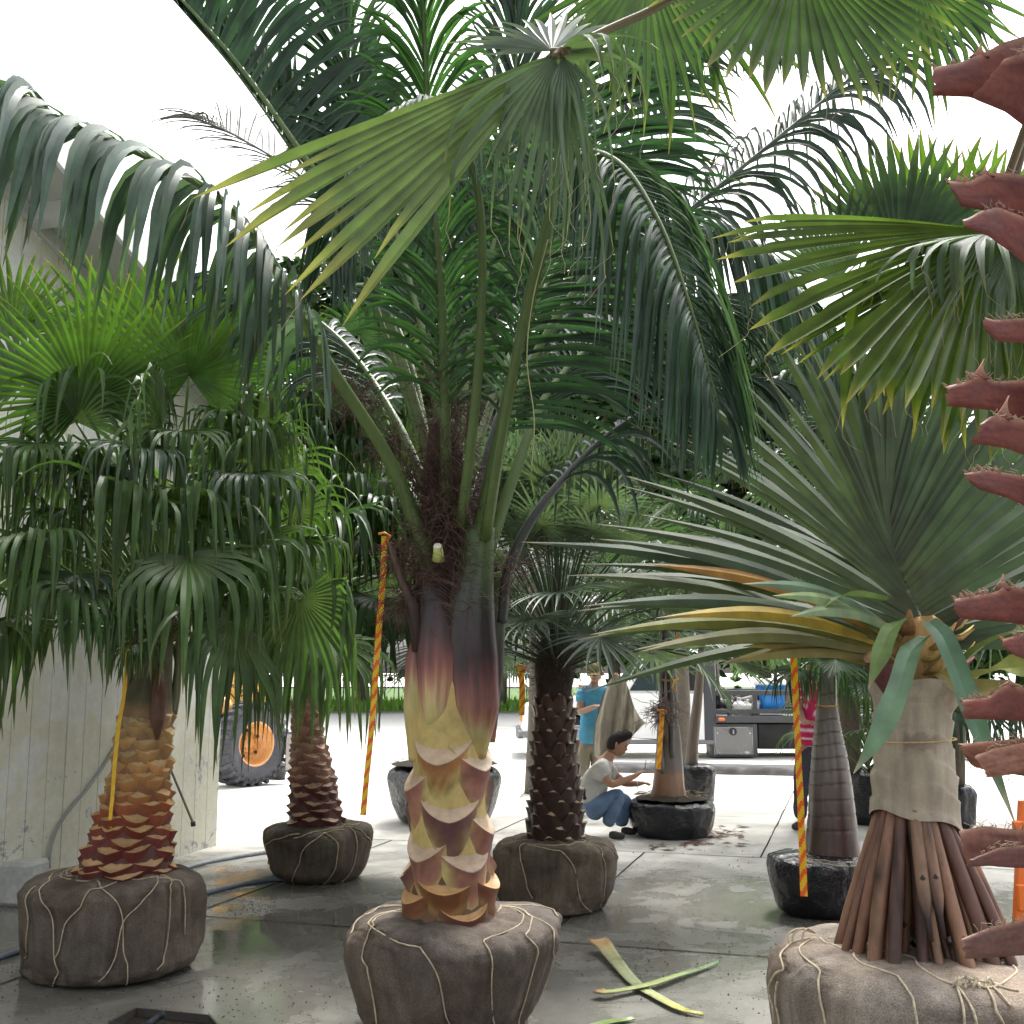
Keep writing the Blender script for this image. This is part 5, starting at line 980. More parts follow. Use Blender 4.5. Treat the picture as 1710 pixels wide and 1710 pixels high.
mb = MB(); z = zz(1135); c = cf(z); mb.tube([V((c[0] + (rf(z) + .02) * math.cos(a), c[1] + (rf(z) + .02) * math.sin(a), z + .01 * math.cos(a * 2))) for a in [6.2832 * j / 24 for j in range(25)]], .012, (.55, .28, .05), M['twine'], n=5, cap=False); mb.tube(pixp([(1128, 1136, 11.35), (1122, 1148, 11.33), (1128, 1155, 11.33)]), .01, (.55, .28, .05), M['twine'], n=5); mb.build('orange_tie', t7)
def auto_pin(t, base, n, L, fl, seed, col, el=(10, 75), lw=.04, nl=34, r0=.02, az=(0, 360), droop=.25):
    rng = random.Random(seed)
    for i in range(n):
        a = R(az[0] + (az[1] - az[0]) * ((i * .618) % 1)); e = R(el[0] + (el[1] - el[0]) * (i + .5) / n); d = V((math.cos(a) * math.cos(e), math.sin(a) * math.cos(e), math.sin(e))); b = V(base); l = L * rng.uniform(.85, 1.1)
        p1 = b + d * l * .4; p2 = p1 + (d + V((0, 0, -.35))).normalized() * l * .33; p3 = p2 + (d + V((0, 0, -1.1))).normalized() * l * .3
        mb = MB(); pinnate(mb, [b, p1, p2, p3], fl, n=nl, w_=lw, f0=.2, ang=30, lift=.2, droop=droop, up=(d.y * .3, .2, 1), col=jit(col, .2), r0=r0, ns=5, rng=rng); mb.build('frond', t)
auto_pin(t7, P(1116, 1050, 11.6), 12, 2.0, .55, 5, (.035, .075, .03), el=(0, 80))
b8 = ball_from(640, 844, 1387, 1283, 12.6, seed=12, taper=.22, lump=.025, pw=.32, top=.5, h=.62)
t8 = empty('hidden_palm', b8.c, 'palm in a wide black wrapped root ball directly behind the middle palm', 'palm tree')
rb = wrap_ball(b8, t8); soil_cap(b8, rb, .9); mb = MB(); mb.tube(spline([b8.c + V((0.02, 0, b8.h - .05)), b8.c + V((.03, 0, 1.5)), b8.c + V((0, .1, 2.6))], 12), [.17, .16, .15, .14, .13, .12, .12, .11, .11, .1, .1, .09], (.13, .11, .09), M['bark'], n=14); mb.build('trunk', t8)
auto_pin(t8, b8.c + V((0, .1, 2.6)), 12, 2.4, .6, 15, (.03, .07, .03), el=(10, 80))
b9 = ball_from(1128, 1197, 1345, 1280, 14.2, seed=13, taper=.2, lump=.02, pw=.34, top=.5, h=.5)
t9 = empty('thin_palm', b9.c, 'slender bare palm stem in a small black root ball before the truck door', 'palm tree')
rb = wrap_ball(b9, t9, 60, 24); mb = MB(); pp = spline([P(1153, 1290, 14.2), P(1158, 1230, 14.2), P(1166, 1160, 14.2), P(1172, 1080, 14.2)], 14); mb.tube(pp, [.085 - .003 * i for i in range(14)], (.13, .10, .08), M['smooth'], n=12)
mb.build('trunk', t9); auto_pin(t9, pp[-1], 10, 1.5, .45, 25, (.05, .11, .04), el=(-5, 80), nl=26)
# bottle-trunk palm
b10 = Ball(0, 0, 0, 0); a = P(1276, 1490, 7.95); e = P(1452, 1490, 7.95); b10 = Ball((a.x + e.x) / 2, 7.95, (e.x - a.x) / 2 * .97, .40, seed=15, taper=.30, lump=.02, pw=.3, top=.45)
t10 = empty('ringed_palm', b10.c, 'palm with a smooth grey ringed bottle-shaped trunk standing in a black wrapped root ball', 'palm tree')
rb = wrap_ball(b10, t10); mb = MB()
for pl in ([(1340, 1432), (1380, 1437), (1420, 1440)], [(1335, 1436), (1385, 1444), (1430, 1446)]): b10.twine(mb, pl)
mb.build('twine', rb)
YB = 8.0; cf, rf, za, zb = axis_from([(1343, 1437, 1440), (1346, 1434, 1410), (1350, 1428, 1360), (1352, 1422, 1310), (1356, 1414, 1260), (1360, 1404, 1215), (1364, 1398, 1180), (1368, 1396, 1120), (1370, 1394, 1060)], YB)
mb = MB(); rings = [P(1390, y, YB - .15).z for y in (1388, 1364, 1337, 1311, 1288, 1267, 1245, 1225, 1203, 1180, 1160)]; rows = []; cols = []
for i in range(150):
    z = za - .08 + (zb - za + .08) * i / 149; gr = min(abs(z - r_) for r_ in rings); c = cf(z); rr = rf(z) - (.004 if gr < .006 else 0)
    rw = []; cc = []
    for j in range(40):
        a_ = 6.2832 * j / 40; zz_ = z + .01 * math.sin(a_ * 2 + 1); rw.append(V((c[0] + rr * math.cos(a_), c[1] + rr * math.sin(a_), z))); gj = min(abs(zz_ - r_) for r_ in rings)
        k = max(0, 1 - gj / .009); base = mixc((.10, .065, .055), (.24, .215, .195), (z - .55) / .55 + .3 * noise.noise(V((a_ * 2, z * 5, 1)))); cc.append(mixc(base, (.04, .03, .028), k * .8))
    rows.append(rw); cols.append(cc)
mb.grid(rows, cols, M['smooth'], True); mb.build('trunk', t10)
mb = MB(); mb.tube(pixp([(1360, 1178, 7.83), (1380, 1180, 7.8), (1400, 1178, 7.83)]), .006, (.5, .3, .12), M['twine'], n=5); mb.build('orange_tie', t10)
gen_crown(t10, P(1384, 1110, YB), [dict(hub=(1395, 1100, 7.7), to=(1410, 1140, 7.4), n=(0, -.3, 1), span=260, split=.3, col=DF, hang=.95, ha=.42, k=1.6, ns=34), dict(hub=(1450, 1140, 7.9), to=(1470, 1180, 7.7), n=(0, -.3, 1), span=260, split=.3, col=DF, hang=.95, ha=.42, k=1.7, ns=34)], 14, 55, .42, .5, DF, el=(5, 80), hang=.9, droop=.25, nseg=34)
b11 = ball_from(1404, 1500, 1380, 1298, 12.5, seed=16, taper=.14, lump=.02, pw=.28, top=.4, h=.55)
t11 = empty('clustered_palm', b11.c, 'short bushy palm in a black pot between the ringed trunk and the bandaged trunk', 'palm tree')
rb = wrap_ball(b11, t11, 60, 24); gen_crown(t11, b11.c + V((0, 0, .6)), [], 26, 61, .55, .85, (.045, .09, .03), el=(20, 85), hang=.5, droop=.2, nseg=20, split=.25)
b12 = ball_from(1560, 1626, 1388, 1320, 12.2, seed=17, taper=.14, lump=.03, pw=.4, top=.6, h=.45)
t12 = empty('drooping_palm', b12.c, 'palm with drooping dark leaves, between the bandaged trunk and the right edge', 'palm tree')
rb = wrap_ball(b12, t12, 50, 20); mb = MB(); mb.tube([b12.c + V((0, 0, .3)), b12.c + V((.1, 0, 1.4)), b12.c + V((.2, 0, 2.2))], [.1, .08, .07], (.12, .1, .08), M['bark'], n=10); mb.build('trunk', t12)
gen_crown(t12, b12.c + V((.5, 0, 2.1)), [dict(hub=(1650, 1185, 11.5), to=(1660, 1230, 11.3), n=(0, -.3, 1), span=280, split=.2, col=DK, hang=.95, ha=.3, k=2.4, ns=24), dict(hub=(1600, 1190, 11.8), to=(1600, 1230, 11.6), n=(0, -.3, 1), span=280, split=.2, col=DK, hang=.95, ha=.3, k=2.0, ns=20), dict(hub=(1700, 1180, 11.6), to=(1710, 1230, 11.5), n=(0, -.3, 1), span=280, split=.2, col=DK, hang=.95, ha=.3, k=2.6, ns=24)], 12, 71, .7, .9, DK, el=(-20, 75), hang=.9, droop=.25, nseg=24, split=.25)
# tall palm behind the screw pine, leaves upright
t13 = empty('tall_fan_palm', P(1560, 1500, 7.2) * 1, 'fan palm behind the screw pine with pleated upright leaves against the white sky', 'palm tree')
t13.location = (P(1520, 1200, 7.4).x, 7.4, 0); c13 = V(t13.location) + V((0, 0, 3.2)); mb = MB(); mb.tube(spline([V(t13.location), V(t13.location) + V((.03, 0, 1.6)), c13], 14), [.16 - .003 * i for i in range(14)], (.10, .075, .06), M['bark'], n=14); mb.build('trunk', t13)
gen_crown(t13, c13, [dict(hub=(1500, 440, 7.0), to=(1495, 230, 7.0), n=(0, -1, .1), span=110, split=.6, col=(.055, .1, .05), hang=0, droop=.01, k=1.05, ns=18), dict(hub=(1570, 430, 7.1), to=(1565, 220, 7.1), n=(0, -1, .1), span=130, split=.6, col=(.09, .17, .03), hang=0, droop=.01, k=1.0, ns=20, mat=M['leafglow']), dict(hub=(1650, 420, 7.2), to=(1670, 230, 7.2), n=(0, -1, .1), span=150, split=.5, col=(.09, .17, .03), hang=0, droop=.02, k=1.0, ns=24, mat=M['leafglow']),
                       dict(hub=(1400, 470, 7.0), to=(1340, 330, 6.9), n=(0, -1, .2), span=120, split=.5, col=(.06, .1, .07), hang=0, droop=.02, k=1.1, ns=18)], 7, 81, .85, 1.2, (.05, .1, .045), el=(5, 60), hang=.3, droop=.12, nseg=30, azr=(-60, 50))
# ================================================================ RIBBONS, LITTER
def striped(name, pix, w, label, c1=(.75, .50, .02), c2=(.75, .12, .02), group=None, n=60, period=.075, knot=True, lean=.35):
    """flat two-colour marking ribbon with slanting stripes"""
    mb = MB(); pts = spline(pixp(pix), n * 4); L_ = 0; k = len(pts)
    cum = [0]
    for i in range(1, k): cum.append(cum[-1] + (pts[i] - pts[i - 1]).length)
    m = int(cum[-1] / .012); 
    def at(s):
        s = max(0, min(cum[-1] - 1e-6, s)); i = next(j for j in range(k - 1) if cum[j + 1] > s); return pts[i].lerp(pts[i + 1], (s - cum[i]) / (cum[i + 1] - cum[i]))
    across = 5; ids = []
    prev = [at(i * .012) for i in range(m + 1)]
    for i, p in enumerate(prev):
        tw = .25 * math.sin(i * .05); sx = V((math.cos(tw), math.sin(tw), 0)); ids.append([mb.vert(p + sx * w * (j / across - .5) + V((0, .003 * math.sin(i * .3), 0)), (1, 1, 1)) for j in range(across + 1)])
    # cells get their own vertices so that stripes stay crisp
    mb2 = MB()
    for i in range(m):
        for j in range(across):
            c = c1 if ((i * .012 + (j / across) * w * 1.6) / period) % 1 < .55 else c2; q = [mb.v[ids[i][j]], mb.v[ids[i][j + 1]], mb.v[ids[i + 1][j + 1]], mb.v[ids[i + 1][j]]]; mb2.face(tuple(mb2.vert(p, c) for p in q), M['tape'], False)
    if knot:
        p = pts[0]; mb2.tube([p + V((-w, 0, .01)), p + V((0, -.01, .015)), p + V((w, 0, 0)), p + V((w * .4, .01, -.03))], w * .22, mixc(c1, c2, .6), M['tape'], n=6)
    return tag(mb2.build(name), label, 'ribbon', group)
RG = 'striped ribbons tied to the palms'
striped('marking_ribbon', [(642, 895, 5.6), (640, 960, 5.6), (632, 1060, 5.6), (622, 1200, 5.6), (612, 1300, 5.6), (606, 1364, 5.6)], .03, 'long orange and yellow striped ribbon hanging left of the middle palm', group=RG)
striped('marking_ribbon', [(869, 1115, 8.0), (872, 1150, 8.0), (871, 1195, 8.0)], .042, 'short orange and yellow striped ribbon hanging between the middle palm and the dark-trunked palm', group=RG)
striped('marking_ribbon', [(1325, 1080, 5.2), (1328, 1150, 5.2), (1333, 1260, 5.2), (1338, 1370, 5.2), (1343, 1500, 5.2)], .032, 'long orange and yellow striped ribbon hanging in front of the ringed trunk', group=RG)
striped('marking_ribbon', [(214, 1075, 6.3), (208, 1150, 6.3), (196, 1230, 6.3), (189, 1310, 6.3), (183, 1384, 6.3)], .022, 'plain yellow ribbon against the red and orange left trunk', c1=(.8, .45, .02), c2=(.8, .52, .05), group=RG)
striped('marking_ribbon', [(1106, 1188, 11.2), (1104, 1220, 11.2), (1101, 1260, 11.2), (1099, 1285, 11.2)], .05, 'yellow twisted ribbon on the grey trunk beside the crouching man', c1=(.8, .42, .02), c2=(.75, .2, .02), group=RG, period=.12)
striped('marking_ribbon', [(1131, 1060, 11.3), (1132, 1070, 11.3), (1132, 1082, 11.3)], .035, 'small scrap of red-orange ribbon high on the palm beside the crouching man', c1=(.8, .1, .03), c2=(.8, .14, .04), group=RG, knot=False)
# cut leaf stalks lying on the concrete
def cutleaf(pix, wd, name, label, cols, h=.03):
    mb = MB(); pts = spline([G(x, y, z) for x, y, z in pix], 30); rows = []; cc = []; k = 30
    for i, p in enumerate(pts):
        t = (pts[min(i + 1, 29)] - pts[max(i - 1, 0)]).normalized(); s = V((t.y, -t.x, 0)).normalized(); f = i / 29; w = ramp([(q[0], (q[1], 0, 0)) for q in wd], f)[0] / 2; th = .008 + .022 * max(0, .35 - f)
        rows.append([p - s * w, p - s * w * .55 + V((0, 0, -th * .2)), p + V((0, 0, .012 - .3 * w)), p + s * w * .55 + V((0, 0, -th * .2)), p + s * w, p + s * w * .6 + V((0, 0, -th)), p + V((0, 0, -th * 1.3)), p - s * w * .6 + V((0, 0, -th))])
        b = ramp(cols, f); cc.append([mixc(b, (.6, .62, .45), .25) if j in (0, 4) else b if j not in (1, 3) else tuple(x * .85 for x in b) for j in range(8)])
    mb.grid(rows, cc, M['smooth'], True); mb.face(tuple(range(8)), M['smooth'])
    return tag(mb.build(name), label, 'cut leaf', 'cut leaf stalks lying on the wet concrete')
cutleaf([(996, 1566, .07), (1010, 1580, .05), (1030, 1606, .03), (1060, 1640, .02), (1100, 1665, .02), (1140, 1685, .02), (1175, 1694, .015)], [(0, .13), (.08, .14), (.2, .10), (.45, .075), (.8, .06), (1, .005)], 'cut_leaf', 'cut palm leaf with a fat orange-brown stalk end, pointing down and right', [(0, (.42, .22, .07)), (.12, (.45, .26, .09)), (.22, (.42, .40, .2)), (.5, (.30, .36, .2)), (.85, (.42, .42, .12)), (1, (.4, .38, .1))])
cutleaf([(998, 1652, .04), (1012, 1655, .04), (1045, 1651, .03), (1090, 1641, .035), (1130, 1628, .03), (1175, 1615, .02), (1200, 1606, .02)], [(0, .08), (.06, .075), (.2, .045), (.45, .06), (.75, .045), (1, .004)], 'cut_leaf', 'thinner cut leaf lying across the fat-stalked one, with a frayed brown end', [(0, (.30, .16, .07)), (.08, (.35, .22, .1)), (.18, (.36, .38, .16)), (.6, (.32, .40, .16)), (.85, (.2, .30, .14)), (1, (.1, .2, .1))])
cutleaf([(990, 1712, .02), (1020, 1705, .02), (1045, 1702, .015), (1060, 1700, .015)], [(0, .05), (.5, .05), (1, .004)], 'cut_leaf', 'green leaf tip on the ground at the bottom edge, right of the middle root ball', [(0, (.12, .2, .05)), (1, (.18, .26, .06))])
def litter(name, label, boxes, n, seed, cols, s=(.008, .04)):
    mb = MB(); rg = random.Random(seed)
    for i in range(n):
        bx = rg.choice(boxes); p = G(rg.uniform(bx[0], bx[1]), rg.uniform(bx[2], bx[3]), .006); a = rg.uniform(0, 6.28); l = rg.uniform(*s); d = V((math.cos(a), math.sin(a), 0)) * l; q = V((-d.y, d.x, 0)) * rg.uniform(.1, .5); c = jit(rg.choice(cols), .3)
        ids = [mb.vert(x, c) for x in (p - d, p + q + V((0, 0, rg.uniform(.002, .012))), p + d, p - q + V((0, 0, .001)))]; mb.face(tuple(ids), M['bark'], False)
    tag(mb.build(name), label, 'litter', kind='stuff')
litter('leaf_litter', 'scattered brown bark scraps on the concrete near the crouching man', [(1140, 1250, 1375, 1415), (1180, 1240, 1385, 1400), (1080, 1200, 1390, 1420)], 110, 3, [(.14, .08, .05), (.2, .12, .08)], (.02, .09))
litter('soil_crumbs', 'fine crumbs of soil and leaf scraps all over the wet concrete', [(330, 700, 1480, 1700), (960, 1300, 1440, 1700), (0, 560, 1600, 1710), (380, 460, 1500, 1530), (1040, 1260, 1420, 1640)], 1500, 4, [(.03, .025, .02), (.05, .04, .03), (.12, .09, .05), (.08, .08, .04)], (.002, .009))
# ================================================================ PEOPLE
def skin(name, parent, joints, bones, mat, col, sub=2):
    if mat is M['cloth']: sub = 3
    """joints: list of (pos, radius or (rx, ry)); bones: index pairs; one skinned surface"""
    me = bpy.data.meshes.new(name); me.from_pydata([tuple(j[0]) for j in joints], bones, []); o = bpy.data.objects.new(name, me); sc.collection.objects.link(o)
    md = o.modifiers.new('skin', 'SKIN'); md.use_smooth_shade = True
    for i, j in enumerate(joints):
        r = j[1]; me.skin_vertices[0].data[i].radius = r if isinstance(r, tuple) else (r, r)
    me.skin_vertices[0].data[0].use_root = True
    s = o.modifiers.new('sub', 'SUBSURF'); s.levels = sub; s.render_levels = sub
    dg = bpy.context.evaluated_depsgraph_get(); ev = o.evaluated_get(dg); m2 = bpy.data.meshes.new_from_object(ev); o.modifiers.clear(); o.data = m2
    m2.materials.clear(); m2.materials.append(mat)
    for p in m2.polygons: p.use_smooth = True; p.material_index = 0
    if mat is M['cloth']:      # cloth creases
        for v_ in m2.vertices:
            q = v_.co; nz_ = noise.noise(V((q.x * 9, q.y * 9, q.z * 16))) ; v_.co = q + v_.normal * (.011 * nz_ + .012 * (.3 - min(.3, abs(noise.noise(V((q.x * 6 + q.z * 8, q.y * 6, q.z * 9))) * 2))))
    ca = m2.color_attributes.new('Col', 'FLOAT_COLOR', 'POINT'); n = len(m2.vertices); f = []
    for v_ in m2.vertices: c = col(v_.co) if callable(col) else col; f += [*c, 1]
    ca.data.foreach_set('color', f)
    if parent is not None: o.parent = parent; o.location = -parent_loc(parent)
    return o
def chain(*segs):
    """segs: list of chains; each chain list of (key,pos,r) or key string of an existing joint"""
    J = []; B = []; K = {}
    for s in segs:
        prev = None
        for e in s:
            if isinstance(e, str): i = K[e]
            else: J.append((V(e[1]), e[2])); i = len(J) - 1; K[e[0]] = i
            if prev is not None: B.append((prev, i))
            prev = i
    return J, B
SK = (.36, .19, .12); SK2 = (.48, .28, .2)
def head(mb, c, fwd, s, skin_c, hair=None, down=0):
    """shaped head with brow, nose, lips, chin, ears; c = centre, fwd = facing"""
    f = V(fwd).normalized(); r = V((0, 0, 1)).cross(f).normalized() * -1; u = r.cross(f).normalized(); u = u if u.z > 0 else -u; rows = []; cols = []
    for i in range(21):
        t = i / 20; z = (t - .5) * 2; rw = []; cc = []
        for j in range(28):
            a = 6.2832 * j / 28; cs, sn = math.cos(a), math.sin(a); rad = math.sqrt(max(0, 1 - abs(z) ** 2.3)); x = .076 * rad * sn * (1 - .18 * max(0, -z)); y = (.094 if cs > 0 else .10) * rad * cs
            if cs > .5:
                w_ = (cs - .5) * 2; y += .010 * w_ * math.exp(-((z + .62) / .22) ** 2) + .006 * w_ * math.exp(-((z - .15) / .1) ** 2) - .007 * w_ * math.exp(-((z - 0) / .09) ** 2) * (1 if abs(sn) > .15 else 0)
                if abs(sn) < .3: y += .024 * math.exp(-((z + .2) / .13) ** 2) * (1 - abs(sn) / .3)
                if abs(sn) < .42: y += .007 * math.exp(-((z + .46) / .06) ** 2)
            if cs < -.2 and z < -.3: y *= .75
            p = V(c) + (f * y + r * x + u * z * .118) * s; rw.append(p); col = skin_c
            if cs > .6 and abs(z + .46) < .05 and abs(sn) < .35: col = mixc(skin_c, (.35, .1, .09), .6)
            if cs > .5 and abs(z - .16) < .05 and .15 < abs(sn) < .6: col = mixc(skin_c, (.02, .015, .01), .75)
            if cs > .5 and abs(z - .02) < .05 and .2 < abs(sn) < .55: col = (.05, .035, .03)
            cc.append(col)
        rows.append(rw); cols.append(cc)
    mb.grid(rows, cols, M['skin'], True)
    for sgn in (-1, 1):
        e = V(c) + (r * sgn * .077 - f * .008 - u * .005) * s; mb.tube([e + u * .03 * s - f * .004, e + r * sgn * .012 * s + u * .01 * s, e + r * sgn * .008 * s - u * .015 * s, e - u * .03 * s + f * .004], [.008 * s, .014 * s, .012 * s, .006 * s], mixc(skin_c, (.4, .12, .1), .2), M['skin'], n=8)
    return f, r, u
# crouching man, seen from his right side, looking and reaching to the right
YC = 11.45
def C(x, y, dy=0): return P(x, y, YC + dy)
p1 = empty('person', G(1005, 1388), 'crouching man in a pale grey t-shirt and blue jeans', 'person')
def finger_chains(w, d, s, up, n=4):
    out = []; sd_ = d.cross(up).normalized()
    for k in range(n):
        o = (k - 1.5) * .018; L = (.07, .08, .075, .06)[k]; b = w + d * .07 + sd_ * o; out.append([(f'{s}k{k}', b, .010), (f'{s}m{k}', b + d * L * .5 - up * .008, .009), (f'{s}t{k}', b + d * L * .85 - up * .03, .007)])
    out.append([(f'{s}th0', w + d * .03 + sd_ * -.035, .011), (f'{s}th1', w + d * .065 - sd_ * .055 + up * .01, .009)]); return out
hd = C(1031, 1243, -.02); nk = C(1017, 1264, -.02); ch = C(1004, 1285, 0)
shN = C(1003, 1284, -.19); elN = C(1020, 1312, -.24); wrN = C(1060, 1296, -.2); shF = C(1012, 1283, .18); elF = C(1043, 1308, .2); wrF = C(1064, 1309, .12)
dN = (C(1074, 1287, -.18) - wrN).normalized(); dF = (C(1080, 1307, .1) - wrF).normalized(); up_ = V((0, 0, 1))
segs = [[('pel', C(987, 1345), (.12, .11)), ('bel', C(988, 1325), (.11, .10)), ('che', ch, (.13, .11)), ('nk', nk, .06), ('hb', C(1024, 1254, -.02), .06)],
        ['che', ('sN', shN, .06), ('eN', elN, .045), ('wN', wrN, .028), ('pN', wrN + dN * .05, (.035, .022))], ['che', ('sF', shF, .06), ('eF', elF, .045), ('wF', wrF, .028), ('pF', wrF + dF * .05, (.035, .022))],
        ['pel', ('hN', C(992, 1350, -.11), .10), ('kN', C(1034, 1322, -.15), .068), ('aN', C(1012, 1380, -.13), .04)], ['pel', ('hF', C(992, 1350, .11), .10), ('kF', C(1046, 1330, .2), .068), ('aF', C(1036, 1382, .16), .04)]]
for s, w_, d_ in (('N', wrN, dN), ('F', wrF, dF)):
    for c_ in finger_chains(w_, d_, s, up_): segs.append(['p' + s] + c_)
J, B = chain(*segs); body = skin('body', p1, J, B, M['skin'], SK)
mb = MB(); f, r, u = head(mb, hd, (1, -.12, -.28), 1.0, SK); mb.build('head', body)
mb = MB(); rows = []; cols = []      # quiffed dark hair
for i in range(13):
    t = i / 12; rw = []
    for j in range(28):
        a = 6.2832 * j / 28; cs, sn = math.cos(a), math.sin(a); lo = -30 if cs < -.3 else (-30 + (cs + .3) / .5 * 40 if cs < .2 else 10 + (cs - .2) / .8 * 24); e2 = R(lo + (90 - lo) * t); rr = (1.09 + .05 * noise.noise(V((cs * 4, sn * 4, t * 6)))) ; q = .42 * max(0, cs) ** 1.2 * math.exp(-((math.sin(e2) - .8) / .35) ** 2)
        rw.append(hd + f * ((.098 + .028 * 0) * cs * math.cos(e2) * rr + q * .12) + r * .080 * sn * math.cos(e2) * rr + u * (.122 * math.sin(e2) * rr + q * .11))
    rows.append(rw); cols.append([(.016, .012, .011)] * 28)
mb.grid(rows, cols, M['fiber'], True); mb.build('hair', body)
J, B = chain([('hem', C(985, 1346), (.16, .15)), ('pel', C(986, 1336), (.17, .16)), ('bel', C(989, 1318), (.175, .16)), ('che', ch, (.185, .16)), ('nk', C(1013, 1272, -.02), .075)], ['che', ('sN', shN, .095), ('eN', shN.lerp(elN, .66), .082)], ['che', ('sF', shF, .085), ('eF', shF.lerp(elF, .6), .075)])
skin('t_shirt', p1, J, B, M['cloth'], lambda c: jit((.50, .49, .46), .03))
J, B = chain([('pel', C(987, 1346), (.165, .15)), ('wst', C(986, 1336), (.15, .14))], ['pel', ('hN', C(993, 1351, -.11), .115), ('tN', C(1014, 1336, -.13), .10), ('kN', C(1035, 1323, -.15), .085), ('cN', C(1026, 1350, -.14), .078), ('aN', C(1013, 1381, -.13), .066)],
             ['pel', ('hF', C(993, 1351, .11), .115), ('kF', C(1047, 1331, .2), .085), ('aF', C(1036, 1382, .16), .066)]); skin('jeans', p1, J, B, M['cloth'], lambda c: mixc((.09, .14, .23), (.16, .23, .34), .5 + noise.noise(c * 9)))
for dy, x in ((-.13, 1012), (.16, 1036)):
    J, B = chain([('h', G(x - 5, 1388) + V((0, 0, .05)), .045), ('m', G(x + 8, 1388) + V((0, 0, .045)), .042), ('t', G(x + 24, 1390) + V((0, 0, .032)), .03)])
    for k in J: k[0].y = YC + dy - .02
    skin('shoe', p1, [(V((j[0].x, j[0].y, j[0].z)), j[1]) for j in J], B, M['rubber'], (.06, .05, .045), 1)
mb = MB(); mb.box(C(977, 1326, -.12), (.05, .06, .11), (.02, .02, .022), M['rubber'], rz=.3, bev=.012); mb.build('belt_pouch', p1)
mb = MB(); a = wrN + dN * .12; mb.tube([a, a + V((.01, -.01, .06)), a + V((.015, -.01, .10))], [.006, .006, .002], (.35, .35, .36), M['metal'], n=6); tag(mb.build('hand_tool'), 'small pointed tool held up in the crouching man\'s hand', 'tool')
mb = MB(); mb.tube([wrF + V((0, 0, .035)), wrF + V((.0, -.035, 0)), wrF + V((0, 0, -.035)), wrF + V((0, .035, 0)), wrF + V((0, 0, .035))], .006, (.6, .58, .52), M['cloth'], n=5); mb.build('wristband', p1)
# standing man with the cap and the sheet of burlap
Y2 = 13.3
def S_(x, y, dy=0): return P(x, y, Y2 + dy)
p2 = empty('person', (S_(985, 1345).x, Y2, 0), 'standing man in a light blue t-shirt and camouflage cap holding up burlap cloth', 'person')
hd = S_(994, 1124); zf = .09; shx = (S_(972, 1152, -.02), S_(1010, 1152, .02)); elb = S_(968, 1190, -.12); hnd = S_(993, 1180, -.3); el2 = S_(1022, 1170, -.05); hn2 = S_(1028, 1140, -.16)
d1 = (hnd - elb).normalized(); d2 = V((.1, -.2, 1)).normalized()
segs = [[('pel', S_(984, 1236), (.12, .10)), ('bel', S_(986, 1205), (.11, .09)), ('che', S_(990, 1168), (.14, .10)), ('nk', S_(992, 1146), .06), ('hb', S_(994, 1134), .06)], ['che', ('s0', shx[0], .06), ('e0', elb, .045), ('w0', elb.lerp(hnd, .9), .03), ('p0', hnd, (.036, .022))],
        ['che', ('s1', shx[1], .06), ('e1', el2, .045), ('w1', hn2 - d2 * .05, .03), ('p1', hn2, (.036, .022))], ['pel', ('h0', S_(976, 1245), .09), ('k0', S_(972, 1292, -.04), .065), ('a0', V((S_(972, 1345).x, Y2, .09)), .04)], ['pel', ('h1', S_(996, 1245), .09), ('k1', S_(1000, 1292, -.02), .065), ('a1', V((S_(1002, 1345).x, Y2, .09)), .04)]]
for s, w_, d_, uu in (('0', hnd - d1 * .03, d1, up_), ('1', hn2 - d2 * .02, d2, V((0, -1, 0)))):
    for c_ in finger_chains(w_, d_, s, uu): segs.append(['p' + s] + c_)
J, B = chain(*segs); body = skin('body', p2, J, B, M['skin'], SK2); mb = MB(); f, r, u = head(mb, hd, (-.25, -1, -.15), 1.0, SK2); mb.build('head', body)
mb = MB(); rows = []; cols = []
for i in range(11):
    el = R(8 + 82 * i / 10); rows.append([hd + f * .112 * math.cos(6.2832 * j / 28) * math.cos(el) + r * .09 * math.sin(6.2832 * j / 28) * math.cos(el) + u * (.02 + .115 * math.sin(el)) for j in range(28)]); cols.append([mixc((.12, .09, .05), (.26, .2, .12), .5 + noise.noise(V((j * .8, i * .9, 3)))) if not (i > 7) else (.07, .06, .045) for j in range(28)])
mb.grid(rows, cols, M['cloth'], True); rows = []
for i in range(6): rows.append([hd + f * (.09 + .085 * i / 5 * math.cos((j - 6) / 6 * 1.1)) + r * .082 * (j - 6) / 6 * (1 - .1 * i / 5) + u * (.035 - .028 * i / 5 - .02 * ((j - 6) / 6) ** 2) for j in range(13)])
mb.grid(rows, [[(.2, .15, .09)] * 13] * 6, M['cloth']); mb.grid([[p - u * .006 for p in rw] for rw in rows], [[(.1, .07, .05)] * 13] * 6, M['cloth']); mb.build('cap', body)
BL = (.10, .36, .58); J, B = chain([('hem', S_(984, 1246), (.16, .13)), ('pel', S_(984, 1230), (.17, .14)), ('bel', S_(986, 1205), (.155, .125)), ('che', S_(990, 1170), (.175, .135)), ('nk', S_(992, 1149), .075)], ['che', ('s0', shx[0], .08), ('e0', shx[0].lerp(elb, .6), .07)], ['che', ('s1', shx[1], .08), ('e1', shx[1].lerp(el2, .6), .07)])
skin('t_shirt', p2, J, B, M['cloth'], lambda c: mixc(BL, (.3, .6, .75), .4 * max(0, noise.noise(c * 8))))
